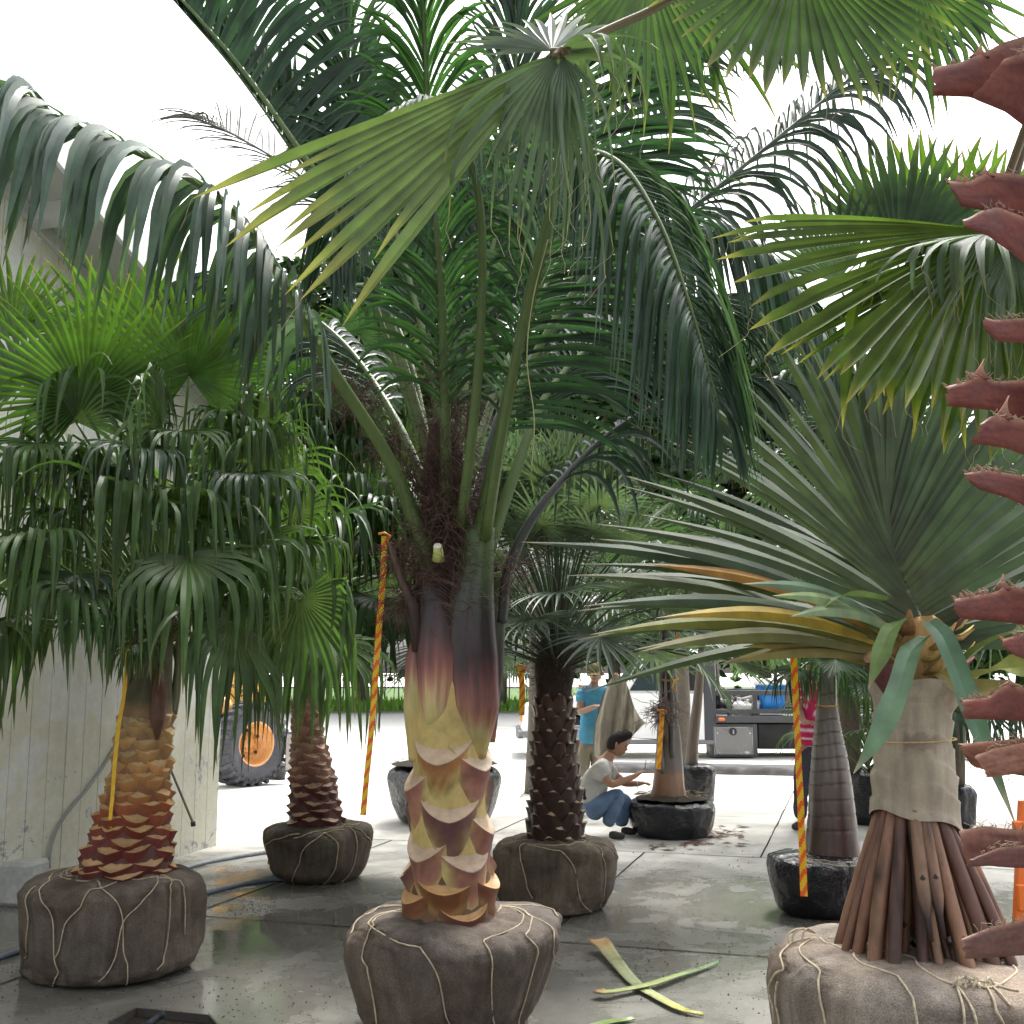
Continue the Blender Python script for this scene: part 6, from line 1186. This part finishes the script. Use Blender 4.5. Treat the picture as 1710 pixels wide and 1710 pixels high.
J, B = chain([('pel', S_(984, 1240), (.16, .13)), ('w', S_(984, 1230), (.15, .12))], ['pel', ('h0', S_(976, 1248), .105), ('k0', S_(972, 1292, -.04), .085), ('a0', V((S_(972, 1345).x, Y2, .1)), .07)], ['pel', ('h1', S_(996, 1248), .105), ('k1', S_(1000, 1292, -.02), .085), ('a1', V((S_(1002, 1345).x, Y2, .1)), .07)]); skin('trousers', p2, J, B, M['cloth'], lambda c: jit((.34, .30, .23), .06))
for x in (972, 1002):
    a = V((S_(x, 1345).x, Y2, .045)); J, B = chain([('h', a + V((0, .05, 0)), .045), ('m', a + V((-.01, -.06, 0)), .043), ('t', a + V((-.03, -.16, -.012)), .03)]); skin('shoe', p2, J, B, M['rubber'], (.07, .055, .045), 1)
# burlap sheet
top_ = [(1012, 1150), (1020, 1134), (1032, 1131), (1042, 1136), (1050, 1150), (1058, 1178), (1074, 1206)]; bot_ = [(992, 1262), (1000, 1268), (1012, 1272), (1024, 1268), (1040, 1258), (1054, 1236), (1075, 1208)]
mb = MB(); rows = []; A = spline([P(x, y, 12.95) for x, y in top_], 40); Bt = spline([P(x, y, 12.8) for x, y in bot_], 40)
for i in range(30):
    f_ = i / 29; rw = []
    for j in range(40):
        p = A[j].lerp(Bt[j], f_); p.x += (-.05 * math.sin(f_ * 3.14)) * (1 if j < 10 else 0) + .04 * math.sin(f_ * 3.14) * (j / 39); p.y += (.055 * math.sin(j * .55 + f_ * 1.2) + .02 * math.sin(j * 1.3 + 1)) * (.35 + f_) + .02 * noise.noise(V((j * .2, f_ * 3, 0))); rw.append(p)
    rows.append(rw)
mb.grid(rows, [[(.43, .385, .31)] * 40] * 30, M['drycloth']); mb.grid([[p + V((0, .008, 0)) for p in rw] for rw in rows], [[(.42, .36, .27)] * 40] * 30, M['drycloth']); tag(mb.build('burlap_sheet'), 'tan burlap sheet hanging from the standing man\'s hand above the crouching man', 'cloth')
# third man, half hidden by the ribbon and the ringed trunk
Y3 = 12.0
def T_(x, y, dy=0): return P(x, y, Y3 + dy)
p3 = empty('person', (T_(1345, 1390).x, Y3, 0), 'man in a pink-red striped shirt, half hidden by the ringed trunk', 'person')
hd = T_(1356, 1100); segs = [[('pel', T_(1354, 1240), (.12, .10)), ('bel', T_(1354, 1205), (.11, .09)), ('che', T_(1354, 1160), (.14, .10)), ('nk', T_(1355, 1130), .06), ('hb', T_(1356, 1112), .06)], ['che', ('s0', T_(1337, 1142), .06), ('e0', T_(1334, 1185, -.03), .045), ('w0', T_(1343, 1207, -.22), .03), ('p0', T_(1348, 1205, -.28), (.035, .022))],
        ['che', ('s1', T_(1374, 1142), .06), ('e1', T_(1378, 1185), .045), ('w1', T_(1374, 1215, -.12), .03), ('p1', T_(1370, 1218, -.18), (.035, .022))], ['pel', ('h0', T_(1342, 1250), .09), ('k0', T_(1338, 1310, -.02), .065), ('a0', V((T_(1336, 1380).x, Y3, .09)), .042)], ['pel', ('h1', T_(1366, 1250), .09), ('k1', T_(1368, 1310), .065), ('a1', V((T_(1368, 1380).x, Y3 + .1, .09)), .042)]]
for s, w_, d_ in (('0', T_(1345, 1206, -.24), V((.5, -.8, 0)).normalized()), ('1', T_(1372, 1217, -.14), V((-.4, -.8, 0)).normalized())):
    for c_ in finger_chains(w_, d_, s, up_): segs.append(['p' + s] + c_)
J, B = chain(*segs); body = skin('body', p3, J, B, M['skin'], SK); mb = MB(); f, r, u = head(mb, hd, (.3, -1, -.1), 1.0, SK); mb.build('head', body)
mb = MB(); rows = [[hd + f * .106 * math.cos(6.2832 * j / 24) * math.cos(R(20 + 70 * i / 8)) - f * .01 + r * .085 * math.sin(6.2832 * j / 24) * math.cos(R(20 + 70 * i / 8)) + u * .128 * math.sin(R(20 + 70 * i / 8)) for j in range(24)] for i in range(9)]; mb.grid(rows, [[(.02, .016, .014)] * 24] * 9, M['fiber'], True); mb.build('hair', body)
J, B = chain([('hem', T_(1354, 1248), (.17, .14)), ('pel', T_(1354, 1236), (.17, .14)), ('bel', T_(1354, 1205), (.16, .13)), ('che', T_(1354, 1162), (.175, .135)), ('nk', T_(1355, 1134), .075)], ['che', ('s0', T_(1337, 1142), .08), ('e0', T_(1335, 1172, -.02), .072)], ['che', ('s1', T_(1374, 1142), .08), ('e1', T_(1377, 1172), .072)])
skin('striped_shirt', p3, J, B, M['cloth'], lambda c: (.7, .62, .64) if (c.z / .085) % 1 < .22 else (.50, .03, .11), 3)
J, B = chain([('pel', T_(1354, 1246), (.16, .13)), ('w', T_(1354, 1236), (.155, .125))], ['pel', ('h0', T_(1342, 1254), .105), ('k0', T_(1338, 1310, -.02), .085), ('a0', V((T_(1336, 1380).x, Y3, .10)), .075)], ['pel', ('h1', T_(1366, 1254), .105), ('k1', T_(1368, 1310), .085), ('a1', V((T_(1368, 1380).x, Y3 + .1, .10)), .075)]); skin('trousers', p3, J, B, M['cloth'], (.055, .055, .07))
for x, dy in ((1334, 0), (1368, .1)):
    a = V((T_(x, 1380).x, Y3 + dy, .05)); J, B = chain([('h', a + V((.04, .05, 0)), .05), ('m', a + V((-.02, -.04, 0)), .045), ('t', a + V((-.09, -.12, -.012)), .034)]); skin('shoe', p3, J, B, M['rubber'], (.05, .05, .055), 1)
# ================================================================ TRUCK
TY = 21.5; WH = (.80, .80, .80)
def tx(px): return P(px, 1200, TY).x
def tz(py): return P(1100, py, TY).z
trk = empty('truck', (tx(1100), TY + 1, 0), 'white pickup truck with a dark flatbed parked behind the workers', 'truck')
zs = tz(1241); zh = tz(1166); x0 = tx(872); xw = tx(1035); xc = tx(1192); TD = 1.9; yb = TY + TD
mb = MB()
def side_shell(poly, y0, y1, inset=.06):
    """body side outline lofted across the width with tumblehome at the edges"""
    cen = V((sum(p[0] for p in poly) / len(poly), 0, sum(p[1] for p in poly) / len(poly))); rows = []
    for y, k in ((y0, .94), (y0 + .05, .985), (y0 + .15, 1), (y1 - .15, 1), (y1 - .05, .985), (y1, .94)): rows.append([V((cen.x + (x - cen.x) * (1 - (1 - k) * .35), y, cen.z + (z - cen.z) * k)) for x, z in poly])
    return rows
wx = tx(964); wr = .40
arch = [(wx + .47 * math.cos(a), .40 + .47 * math.sin(a)) for a in [math.pi * (1 - i / 12) for i in range(13)]]
poly = [(x0, zs + .05), (x0 - .03, zs + .3), (x0, zh - .28), (x0 + .1, zh - .13), (x0 + .5, zh - .04), (xw, zh + .07), (xw + .1, zh + .12), (xc, zh + .12), (xc, zs)] + [(x, max(z, zs)) for x, z in reversed(arch)]
rows = side_shell(poly, TY, yb); ids = mb.grid(rows, [[WH] * len(poly)] * 6, M['gloss'], True, smooth=False); mb.face(tuple(reversed(ids[0])), M['gloss'], False); mb.face(tuple(ids[-1]), M['gloss'], False)
cab = [(xw + .02, zh + .10), (tx(1078), tz(1096)), (tx(1092), tz(1086)), (tx(1140), tz(1082)), (xc - .05, tz(1086)), (xc, zh + .10)]
rows = []
for y, k in ((TY + .07, .9), (TY + .17, 1), (yb - .17, 1), (yb - .07, .9)):
    cz = zh + .1; rows.append([V((x, y, cz + (z - cz) * k)) for x, z in cab])
ids = mb.grid(rows, [[WH] * 6] * 4, M['gloss'], True, smooth=False); mb.face(tuple(reversed(ids[0])), M['gloss'], False); mb.face(tuple(ids[-1]), M['gloss'], False); mb.build('cab', trk)
mb = MB(); gl = [(tx(1052), zh + .14), (tx(1084), tz(1103)), (tx(1120), tz(1099)), (tx(1120), zh + .14)]; mb.prism([(x, z) for x, z in gl], .03, (.1, .1, .1), M['glass'], org=(0, TY + .07, 0))
gl = [(tx(1127), zh + .14), (tx(1127), tz(1099)), (tx(1168), tz(1099)), (tx(1170), zh + .14)]; mb.prism([(x, z) for x, z in gl], .03, (.1, .1, .1), M['glass'], org=(0, TY + .07, 0)); mb.build('side_window', trk)
mb = MB(); ids = [mb.vert(V(p), W3) for p in ((xw - .0, TY + .2, zh + .15), (xw - .0, yb - .2, zh + .15), (tx(1078) - .02, yb - .3, tz(1098)), (tx(1078) - .02, TY + .3, tz(1098)))]; mb.face(tuple(ids), M['glass'], False); mb.build('windshield', trk)
mb = MB(); mb.box((tx(1158), TY - .12, zh + .35), (.16, .12, .34), (.02, .02, .022), M['rubber'], bev=.03); mb.box((tx(1150), TY - .03, zh + .3), (.04, .2, .04), (.02, .02, .022), M['rubber']); mb.build('wing_mirror', trk)
mb = MB(); mb.box(((x0 + wx - .5) / 2 - .03, TY + TD / 2, tz(1226)), (wx - .5 - x0 + .18, TD + .04, .17), (.25, .25, .26), M['metal'], bev=.04); mb.build('bumper', trk)
mb = MB(); mb.box((x0 + .03, TY + .12, tz(1201)), (.14, .2, .11), (.75, .28, .02), M['gloss'], bev=.02); mb.build('marker_light', trk)
mb = MB(); mb.box((x0 + .03, TY + .14, tz(1185)), (.14, .24, .17), (.7, .7, .68), M['gloss'], bev=.03); mb.build('headlight', trk)
def wheel(parent, x, y, r, w, name='wheel'):
    mb = MB(); prof = [(r * .62, -w / 2), (r * .92, -w / 2), (r, -w * .38), (r, w * .38), (r * .92, w / 2), (r * .62, w / 2)]; rows = [[V((x + rr * math.cos(a), y + yy, r + rr * math.sin(a))) for rr, yy in prof] for a in [6.2832 * j / 36 for j in range(37)]]
    mb.grid(rows, [[(.02, .02, .022)] * 6] * 37, M['rubber']); wl = mb.build(name, parent); mb = MB(); prof = [(0, -w * .30), (r * .2, -w * .34), (r * .25, -w * .2), (r * .5, -w * .22), (r * .6, -w * .46), (r * .64, -w * .46)]
    rows = [[V((x + rr * math.cos(a), y + yy, r + rr * math.sin(a))) for rr, yy in prof] for a in [6.2832 * j / 24 for j in range(25)]]; mb.grid(rows, [[(.4, .4, .41)] * 6] * 25, M['metal']); mb.build('rim', wl)
wheel(trk, wx, TY + .17, .385, .24); wheel(trk, wx, yb - .17, .385, .24)
mb = MB(); mb.tube([V((wx + .475 * math.cos(a), TY - .01, .40 + .475 * math.sin(a))) for a in [math.pi * i / 16 for i in range(17)]], .045, (.02, .02, .03), M['rubber'], n=6); mb.build('wheel_arch', trk)
mb = MB(); mb.box(((tx(1000) + xc) / 2, TY + .03, zs + .02), (xc - tx(1000), .12, .09), (.2, .2, .21), M['plain'], bev=.02); mb.build('side_step', trk)
BKc = (.028, .029, .033); xe = tx(1560); mb = MB()
mb.box(((tx(1176) + tx(1196)) / 2, TY + .06, (tz(1050) + zs) / 2), (tx(1196) - tx(1176), .16, tz(1050) - zs), (.05, .052, .058), M['plain'], bev=.015); mb.box(((tx(1176) + tx(1196)) / 2, yb - .06, (tz(1050) + zs) / 2), (tx(1196) - tx(1176), .16, tz(1050) - zs), (.05, .052, .058), M['plain'], bev=.015)
mb.box(((tx(1176) + tx(1196)) / 2, TY + TD / 2, tz(1050)), (.1, TD, .1), BKc, M['plain'], bev=.01); mb.box(((tx(1176) + tx(1196)) / 2, TY + TD / 2, tz(1180)), (.06, TD - .3, .6), BKc, M['plain']); mb.build('headboard', trk)
mb = MB(); mb.box(((tx(1194) + xe) / 2, TY + TD / 2, tz(1201)), (xe - tx(1194), TD + .1, .13), (.06, .062, .068), M['plain'], bev=.01); mb.box(((tx(1270) + xe) / 2, TY + TD / 2, (tz(1207) + tz(1250)) / 2 - .03), (xe - tx(1270), TD * .7, .48), (.02, .02, .02), M['plain'], bev=.02); bed = mb.build('flatbed', trk)
for yy in (TY + .03, yb - .03):
    for z_, h_ in ((tz(1157), .10), (tz(1188), .09)): mb = MB(); mb.box(((tx(1194) + xe) / 2, yy, z_), (xe - tx(1194), .05, h_), (.05, .05, .055), M['plain'], bev=.01); mb.build('side_rail', bed)
    for px in (1219, 1262, 1330, 1400, 1480, 1556): mb = MB(); mb.box((tx(px), yy + .01, (tz(1152) + tz(1196)) / 2), (.08, .045, tz(1152) - tz(1196)), (.05, .05, .055), M['plain']); mb.build('rail_post', bed)
mb = MB(); mb.box((tx(1204), TY - .065, tz(1201)), (.13, .04, .06), (.7, .16, .02), M['gloss'], bev=.015); mb.build('marker_light', trk)
mb = MB(); cxb = (tx(1187) + tx(1264)) / 2; wb = tx(1264) - tx(1187); zbx = (tz(1209) + tz(1264)) / 2; hb = tz(1209) - tz(1264)
mb.box((cxb, TY + .3, zbx), (wb, .6, hb), (.07, .07, .075), M['plain'], bev=.01); tb = mb.build('toolbox', trk); mb = MB(); mb.box((cxb - .02, TY - .015, zbx), (wb - .12, .03, hb - .08), (.20, .20, .20), M['metal'], bev=.01); dr = mb.build('door', tb)
mb = MB(); ln = [(cxb - wb * .42, zbx + hb * .4), (cxb + wb * .38, zbx + hb * .4), (cxb + wb * .38, zbx - hb * .38), (cxb - wb * .42, zbx - hb * .38)]
for a, b_ in zip(ln, ln[1:] + ln[:1]): mb.tube([V((a[0], TY - .034, a[1])), V((b_[0], TY - .034, b_[1]))], .008, (.45, .45, .46), M['metal'], n=4)
mb.build('trim', dr); mb = MB(); mb.tube([V((cxb - .03, TY - .03, zbx + hb * .27)), V((cxb - .03, TY - .06, zbx + hb * .27))], .07, (.03, .03, .03), M['plain'], n=16); mb.tube([V((cxb - .03, TY - .06, zbx + hb * .33)), V((cxb - .03, TY - .075, zbx + hb * .2))], .018, (.35, .35, .36), M['metal'], n=6); mb.build('latch', dr)
mb = MB()
for sx in (-.33, .3): mb.tube([V((cxb + wb * sx * 1.12, TY - .031, zbx + hb * .22)), V((cxb + wb * sx * 1.12, TY - .036, zbx + hb * .22))], .014, (.8, .8, .8), M['plain'], n=8)
mb.lathe([(.0, 0), (.01, 0)], (0, 0, 0), W3, M['plain'], 4) if False else None
mb.tube([V((cxb + wb * .26, TY - .031, zbx - hb * .37)), V((cxb + wb * .26, TY - .036, zbx - hb * .37))], .05, (.7, .7, .7), M['plain'], n=16, flat=.5); mb.build('badge', dr)
# load on the flatbed
mb = MB(); ccx = (tx(1273) + tx(1319)) / 2; cw = (tx(1319) - tx(1273)); z0c = tz(1191); zt = tz(1145)
rows = []
for k, z in ((.86, z0c), (.9, z0c + .05), (1, zt), (1.02, zt)): rows.append([V((ccx + cw / 2 * k * math.copysign(abs(math.cos(a)) ** .35, math.cos(a)), TY + .42 + .27 * k * math.copysign(abs(math.sin(a)) ** .35, math.sin(a)), z)) for a in [6.2832 * j / 32 for j in range(32)]])
ids = mb.grid(rows, [[(.03, .22, .62)] * 32] * 4, M['gloss'], True); mb.face(tuple(ids[-1]), M['gloss']); co_ = empty('cool_box', (ccx, TY + .42, z0c), 'blue drinks cooler with a white lid standing on the flatbed', 'cooler'); mb.build('tub', co_)
mb = MB(); rows = []
for k, z in ((1.05, zt + .004), (1.07, zt + .03), (1.04, zt + .09), (.9, zt + .13), (.3, zt + .135)): rows.append([V((ccx + cw / 2 * k * math.copysign(abs(math.cos(a)) ** .35, math.cos(a)), TY + .42 + .27 * k * math.copysign(abs(math.sin(a)) ** .35, math.sin(a)), z)) for a in [6.2832 * j / 32 for j in range(32)]])
ids = mb.grid(rows, [[(.08, .35, .75)] * 32] + [[(.82, .82, .82)] * 32] * 4, M['gloss'], True); mb.face(tuple(ids[-1]), M['gloss']); mb.build('lid', co_)
def jug(px, w, h, label, col=(.72, .72, .7), name='plastic_jug', dy=.3):
    mb = MB(); c = V((tx(px), TY + dy, tz(1195))); mb.lathe([(w * .48, 0), (w * .5, .02), (w * .5, h * .62), (w * .36, h * .8), (w * .16, h * .9), (w * .16, h)], c, col, M['gloss'], 16); j = empty(name, c, label, 'jug'); mb.build('body', j)
    mb = MB(); mb.lathe([(w * .18, h), (w * .18, h + .03), (w * .1, h + .035)], c, (.5, .5, .52), M['gloss'], 12); mb.build('cap', j)
    mb = MB(); mb.tube([c + V((w * .3, -.02, h * .78)), c + V((w * .5, -.02, h * .85)), c + V((w * .5, -.02, h * .55))], .014, col, M['gloss'], n=6); mb.build('handle', j)
jug(1240, .26, .30, 'white square-shouldered jug on the flatbed, left of the blue cooler'); jug(1254, .18, .26, 'smaller white jug touching the bigger one on the flatbed', dy=.25); jug(1266, .15, .34, 'greyish translucent bottle right beside the blue cooler', (.42, .42, .45), 'bottle', .2)
mb = MB()
for i in range(28):
    a = random.Random(i); p = V((tx(a.uniform(1200, 1262)), TY + a.uniform(.5, 1.5), tz(1190) + a.uniform(.05, .3))); d = V((a.uniform(-.2, .2), a.uniform(-.2, .2), a.uniform(-.05, .15))); mb.tube([p - d, p + d], a.uniform(.02, .07), jit(a.choice([(.05, .05, .05), (.1, .08, .06), (.35, .34, .32)]), .3), M['rubber'], n=7)
tag(mb.build('tool_pile'), 'jumble of dark tools and hoses heaped on the flatbed behind the rails', 'tools', kind='stuff')
for i, (px, c) in enumerate(((1198, (.6, .6, .6)), (1205, (.65, .63, .6)), (1210, (.08, .08, .08)))):
    mb = MB(); a = V((tx(px), TY + .5, tz(1190))); b_ = V((tx(px - 7), TY + .25, tz(1082 + i * 12))); mb.tube([a, a.lerp(b_, .35)], .035, (.02, .02, .02), M['rubber'], n=8); mb.tube([a.lerp(b_, .35), b_], .022, c, M['plain'], n=8)
    tag(mb.build('tool_handle'), ('longest of the pale tool handles leaning on the truck headboard', 'second pale tool handle, just right of the longest one', 'short black tool handle standing at the front of the flatbed')[i], 'tool', 'long tool handles on the flatbed')
# ================================================================ LOADER
lc = G(398, 1313); lc.z = 0; la = R(-38)       # wheel axis direction in plan
ldr = empty('loader', lc, 'yellow wheel loader with a big lugged black tyre, half hidden by the building corner', 'loader')
Rw = .60; wwid = .52; ax_ = V((math.cos(la), math.sin(la), 0)); tg = V((-ax_.y, ax_.x, 0)); wc = G(424, 1313) + tg * 0 + V((0, 0, Rw)); wc -= ax_ * .20
def ring(r, o, n=72): return [wc + ax_ * o + (tg * math.cos(a) + V((0, 0, 1)) * math.sin(a)) * r for a in [6.2832 * j / n for j in range(n)]]
TC = (.075, .077, .09); mb = MB(); pr = [(.30, -.20), (.34, -.255), (.45, -.27), (.545, -.25), (.57, -.20), (.575, 0), (.57, .20), (.545, .25), (.45, .27), (.34, .255), (.30, .20)]
mb.grid([ring(r, o) for r, o in pr], [[TC] * 72] * len(pr), M['rubber'], True)
for k in range(26):      # chevron lugs
    a0 = 6.2832 * k / 26
    for sgn in (-1, 1):
        aa = a0 + (.12 if sgn > 0 else 0); q = []
        for o, da, wd in ((.02 * sgn, 0, .055), (.14 * sgn, -.06, .05), (.235 * sgn, -.10, .055), (.268 * sgn, -.10, .055)):
            rr = .578 if abs(o) < .25 else .50; rt = .615 if abs(o) < .25 else .53
            q.append([wc + ax_ * o + (tg * math.cos(aa + da + s_ * wd) + V((0, 0, 1)) * math.sin(aa + da + s_ * wd)) * r_ for s_, r_ in ((-1, rr - .02), (-.8, rt), (.8, rt), (1, rr - .02))])
        mb.grid(q, [[jit(TC, .1)] * 4] * 4, M['rubber'], smooth=False)
ty = mb.build('tyre', ldr)
OC = (.62, .29, .09); mb = MB(); pr = [(.325, .235), (.315, .245), (.29, .22), (.275, .12), (.24, .10), (.215, .03), (.15, .02), (.14, .05), (.13, .07), (.0005, .075)]
mb.grid([ring(r, o, 48) for r, o in pr], [[OC if r < .31 else (.68, .4, .25)] * 48 for r, o in pr], M['gloss'], True)
rim = mb.build('rim', ldr); mb = MB()
for k in range(8): a = 6.2832 * k / 8; p = wc + ax_ * .073 + (tg * math.cos(a) + V((0, 0, 1)) * math.sin(a)) * .10; mb.tube([p, p + ax_ * .012], .011, (.5, .3, .15), M['metal'], n=6)
for k in range(5): a = 6.2832 * k / 5 + .5; p = wc + ax_ * .045 + (tg * math.cos(a) + V((0, 0, 1)) * math.sin(a)) * .19; mb.tube([p, p + ax_ * .005], .024, (.02, .015, .012), M['plain'], n=10)
mb.build('wheel_bolts', rim)
YEL = (.72, .40, .07)
def L3(a, b_, z): return wc * 1 + ax_ * a + tg * b_ + V((0, 0, z - Rw))   # a: outward, b: along the machine, z height
mb = MB()      # rear body behind/left of the wheel; outline seen from the side
poly = [(P(x, y, lc.y + .25).x - lc.x, P(x, y, lc.y + .25).z) for x, y in [(438, 1186), (424, 1150), (405, 1118), (376, 1102), (330, 1100), (330, 1215), (372, 1215), (380, 1190), (400, 1182)]]
mb.prism(poly, .5, YEL, M['gloss'], org=(lc.x, lc.y + .55, 0), ax=(1, 0, 0)); bdy = mb.build('body', ldr)
mb = MB(); mb.tube([P(355, 1180, lc.y), P(375, 1182, lc.y - .02), P(385, 1190, lc.y)], [.16, .17, .1], (.62, .33, .12), M['gloss'], n=14); mb.build('axle_housing', ldr)
mb = MB(); mb.tube([P(370, 1140, lc.y + .22), P(400, 1176, lc.y + .22)], .012, (.12, .08, .03), M['rubber'], n=6); mb.build('hydraulic_hose', bdy)
# front frame and lift arm to the right of the wheel
mb = MB(); mb.box(P(474, 1226, lc.y + .4), (.34, .1, .07), (.09, .09, .11), M['metal'], bev=.01); mb.box(P(483, 1256, lc.y + .38), (.10, .12, .52), (.28, .26, .27), M['metal'], bev=.012); mb.box(P(470, 1284, lc.y + .42), (.32, .1, .08), (.09, .09, .10), M['metal'], bev=.01); mb.tube([P(486, 1253, lc.y + .3), P(486, 1253, lc.y + .28)], .03, (.02, .02, .02), M['plain'], n=10); mb.build('fork_frame', ldr)
mb = MB(); mb.tube([P(455, 1296, lc.y + 1.0), P(468, 1288, lc.y + 1.1), P(476, 1290, lc.y + 1.1)], [.16, .2, .12], (.06, .06, .065), M['rubber'], n=14); mb.build('front_tyre', ldr)
# model number painted on the side, built from strokes
mb = MB(); SG_ = {'8': [[(0, .5), (.4, .75), (.8, .5), (.4, .5)], ], }
def stroke(pts, closed=False):
    pp = [V((P(x, y, lc.y + .25).x, lc.y + .293, P(x, y, lc.y + .25).z)) for x, y in pts]
    if closed: pp.append(pp[0])
    mb.tube(pp, .013, (.22, .17, .14), M['plain'], n=4)
def glyph(ch, cx, cy, s=5.2, rot=.55):
    sh = {'8': [[(-.5, -1), (.5, -1), (.6, -.5), (.4, 0), (.6, .5), (.5, 1), (-.5, 1), (-.6, .5), (-.4, 0), (-.6, -.5)], [(-.4, 0), (.4, 0)]], '2': [[(-.5, -.7), (-.2, -1), (.4, -1), (.6, -.5), (.3, 0), (-.6, 1), (.6, 1)]], '1': [[(-.3, -.6), (0, -1), (0, 1)]], 'D': [[(-.5, -1), (.2, -1), (.6, -.5), (.6, .5), (.2, 1), (-.5, 1), (-.5, -1)]]}[ch]
    for k, st_ in enumerate(sh): stroke([(cx + s * (x * math.cos(rot) - y * math.sin(rot)), cy + s * (x * math.sin(rot) + y * math.cos(rot))) for x, y in st_], ch == '8' and k == 0)
glyph('8', 382, 1132); glyph('2', 390, 1142); glyph('1', 397, 1149, 4.6); glyph('D', 403.5, 1157); mb.build('number', bdy)
# orange barrier leg by the right edge
mb = MB(); OR_ = (.85, .18, .02); a = P(1704, 1535, 6.2); b_ = P(1716, 1445, 6.2); bz = V((a.x - .02, 6.2, 0)); 
brr = empty('barrier', bz, 'orange plastic barrier frame at the right edge behind the stilt roots', 'barrier')
for k, dx in enumerate((0, .75)):
    mb = MB(); mb.prism([(-.05 + dx, 0), (.06 + dx, 0), (.135 + dx, .95), (.055 + dx, .95)] if k == 0 else [(-.05 + dx, 0), (.06 + dx, 0), (-.0 + dx, .95), (-.08 + dx, .95)], .05, OR_, M['gloss'], org=bz + V((0, 0, .001))); mb.build('leg', brr)
for z in (.78, .45): mb = MB(); mb.box(bz + V((.42, -.03, z)), (.85, .03, .14), OR_, M['gloss'], bev=.008); mb.build('board', brr)
# ================================================================ BACKGROUND
for i, (x, y, h, rx, kind, n) in enumerate([(-10.5, 47, 11, 5, 1, 9000), (-6.5, 49, 21, 7, 0, 15000), (-.5, 47, 25, 8, 0, 18000), (4.5, 49, 19.5, 7, 0, 16000), (10.5, 47, 17.5, 6.5, 0, 15000), (16.5, 49, 12, 6, 0, 9000), (22.5, 50, 9, 6, 1, 6000), (-19, 55, 12, 6, 0, 6000)]):
    tree((x, y, 0), h, rx, ['low light green tree behind the grass, above the loader', 'dense dark tree behind the left fronds of the middle palm', 'tallest dense dark tree directly behind the middle palm', 'tall dark tree behind the dark-trunked palm and the men', 'dark green tree rising behind the truck flatbed', 'dark tree behind the ringed trunk', 'low tree beyond the bandaged trunk', 'dark tree far left, behind the building corner'][i], DG if kind == 0 else MG, 100 + i, 'trees across the street', n=n, size=.34, base=.10)
mb = MB(); rg = random.Random(9)
for i in range(110): clump_crown(mb, (-30 + i * .62 + rg.uniform(-.3, .3), 52.5 + rg.uniform(-.5, .5), .9), .8, .85, 110, .16, DG + MG, rg, M['leaf'])
tag(mb.build('hedge'), 'continuous dark undergrowth along the far side of the street', 'hedge', kind='stuff')
mb = MB(); a = V((-15, 50.5, 0))
for i in range(26): mb.tube([a + V((i * .62, 0, .0)), a + V((i * .62, 0, 1.5))], .035, (.25, .24, .22), M['plain'], n=5)
for z in (.3, .9, 1.45): mb.tube([a + V((0, 0, z)), a + V((16, 0, z))], .03, (.25, .24, .22), M['plain'], n=5)
tag(mb.build('fence'), 'thin grey post fence beyond the grass behind the second palm', 'fence')
# palms standing in the far yard behind the truck
far = []
def far_palm(x, y, h, label, seed, col, kind='fan'):
    t = empty('yard_palm', (x, y, 0), label, 'palm tree', 'palms standing in the far yard'); mb = MB(); b = V((x, y, 0)); mb.tube(spline([b, b + V((.05, 0, h * .5)), b + V((0, 0, h))], 8), [.14, .13, .12, .12, .11, .11, .1, .09], (.12, .10, .08), M['bark'], n=10); mb.build('trunk', t)
    if kind == 'fan': gen_crown(t, b + V((0, 0, h)), [], 18, seed, .75, 1.1, col, el=(-10, 80), hang=.5, droop=.18, nseg=22)
    else: auto_pin(t, b + V((0, 0, h)), 12, 2.3, .6, seed, col, el=(-5, 80), nl=26)
far_palm(6.6, 27, 2.1, 'bright feathery palm behind the blue cooler', 5, (.07, .15, .035), 'pin'); far_palm(5.2, 29, 2.5, 'yellow-green palm behind the tool handles of the truck', 6, (.10, .18, .03), 'pin'); far_palm(8.2, 30, 2.4, 'dark palm beyond the ribbon and the striped shirt', 7, DF)
far_palm(.9, 30, 2.2, 'grey-green palm above the truck bonnet', 8, (.04, .08, .035)); far_palm(-.6, 34, 1.6, 'low bushy palm on the far verge, right of the middle palm', 9, (.04, .08, .03)); far_palm(2.6, 17.5, 2.6, 'grey-green fan palm above the standing man\'s head', 10, (.045, .075, .045)); far_palm(6.9, 13.6, 2.9, 'dark fan palm behind the third man', 12, DF); far_palm(.3, 15.5, 3.3, 'fan palm filling the gap right of the middle trunk', 13, (.04, .075, .04))
far_palm(4.05, 11.4, 3.4, 'tall dark palm rising behind the screw pine leaves', 14, DK, 'pin'); far_palm(-4.6, 19, 3.0, 'fan palm in the sun above the loader', 15, (.05, .1, .03)); far_palm(-1.8, 22, 3.2, 'dark fan palm behind the long striped ribbon', 16, DF); far_palm(3.72, 12.6, 3.3, 'tall pale-leaved palm behind the orange leaves', 17, (.045, .08, .045))
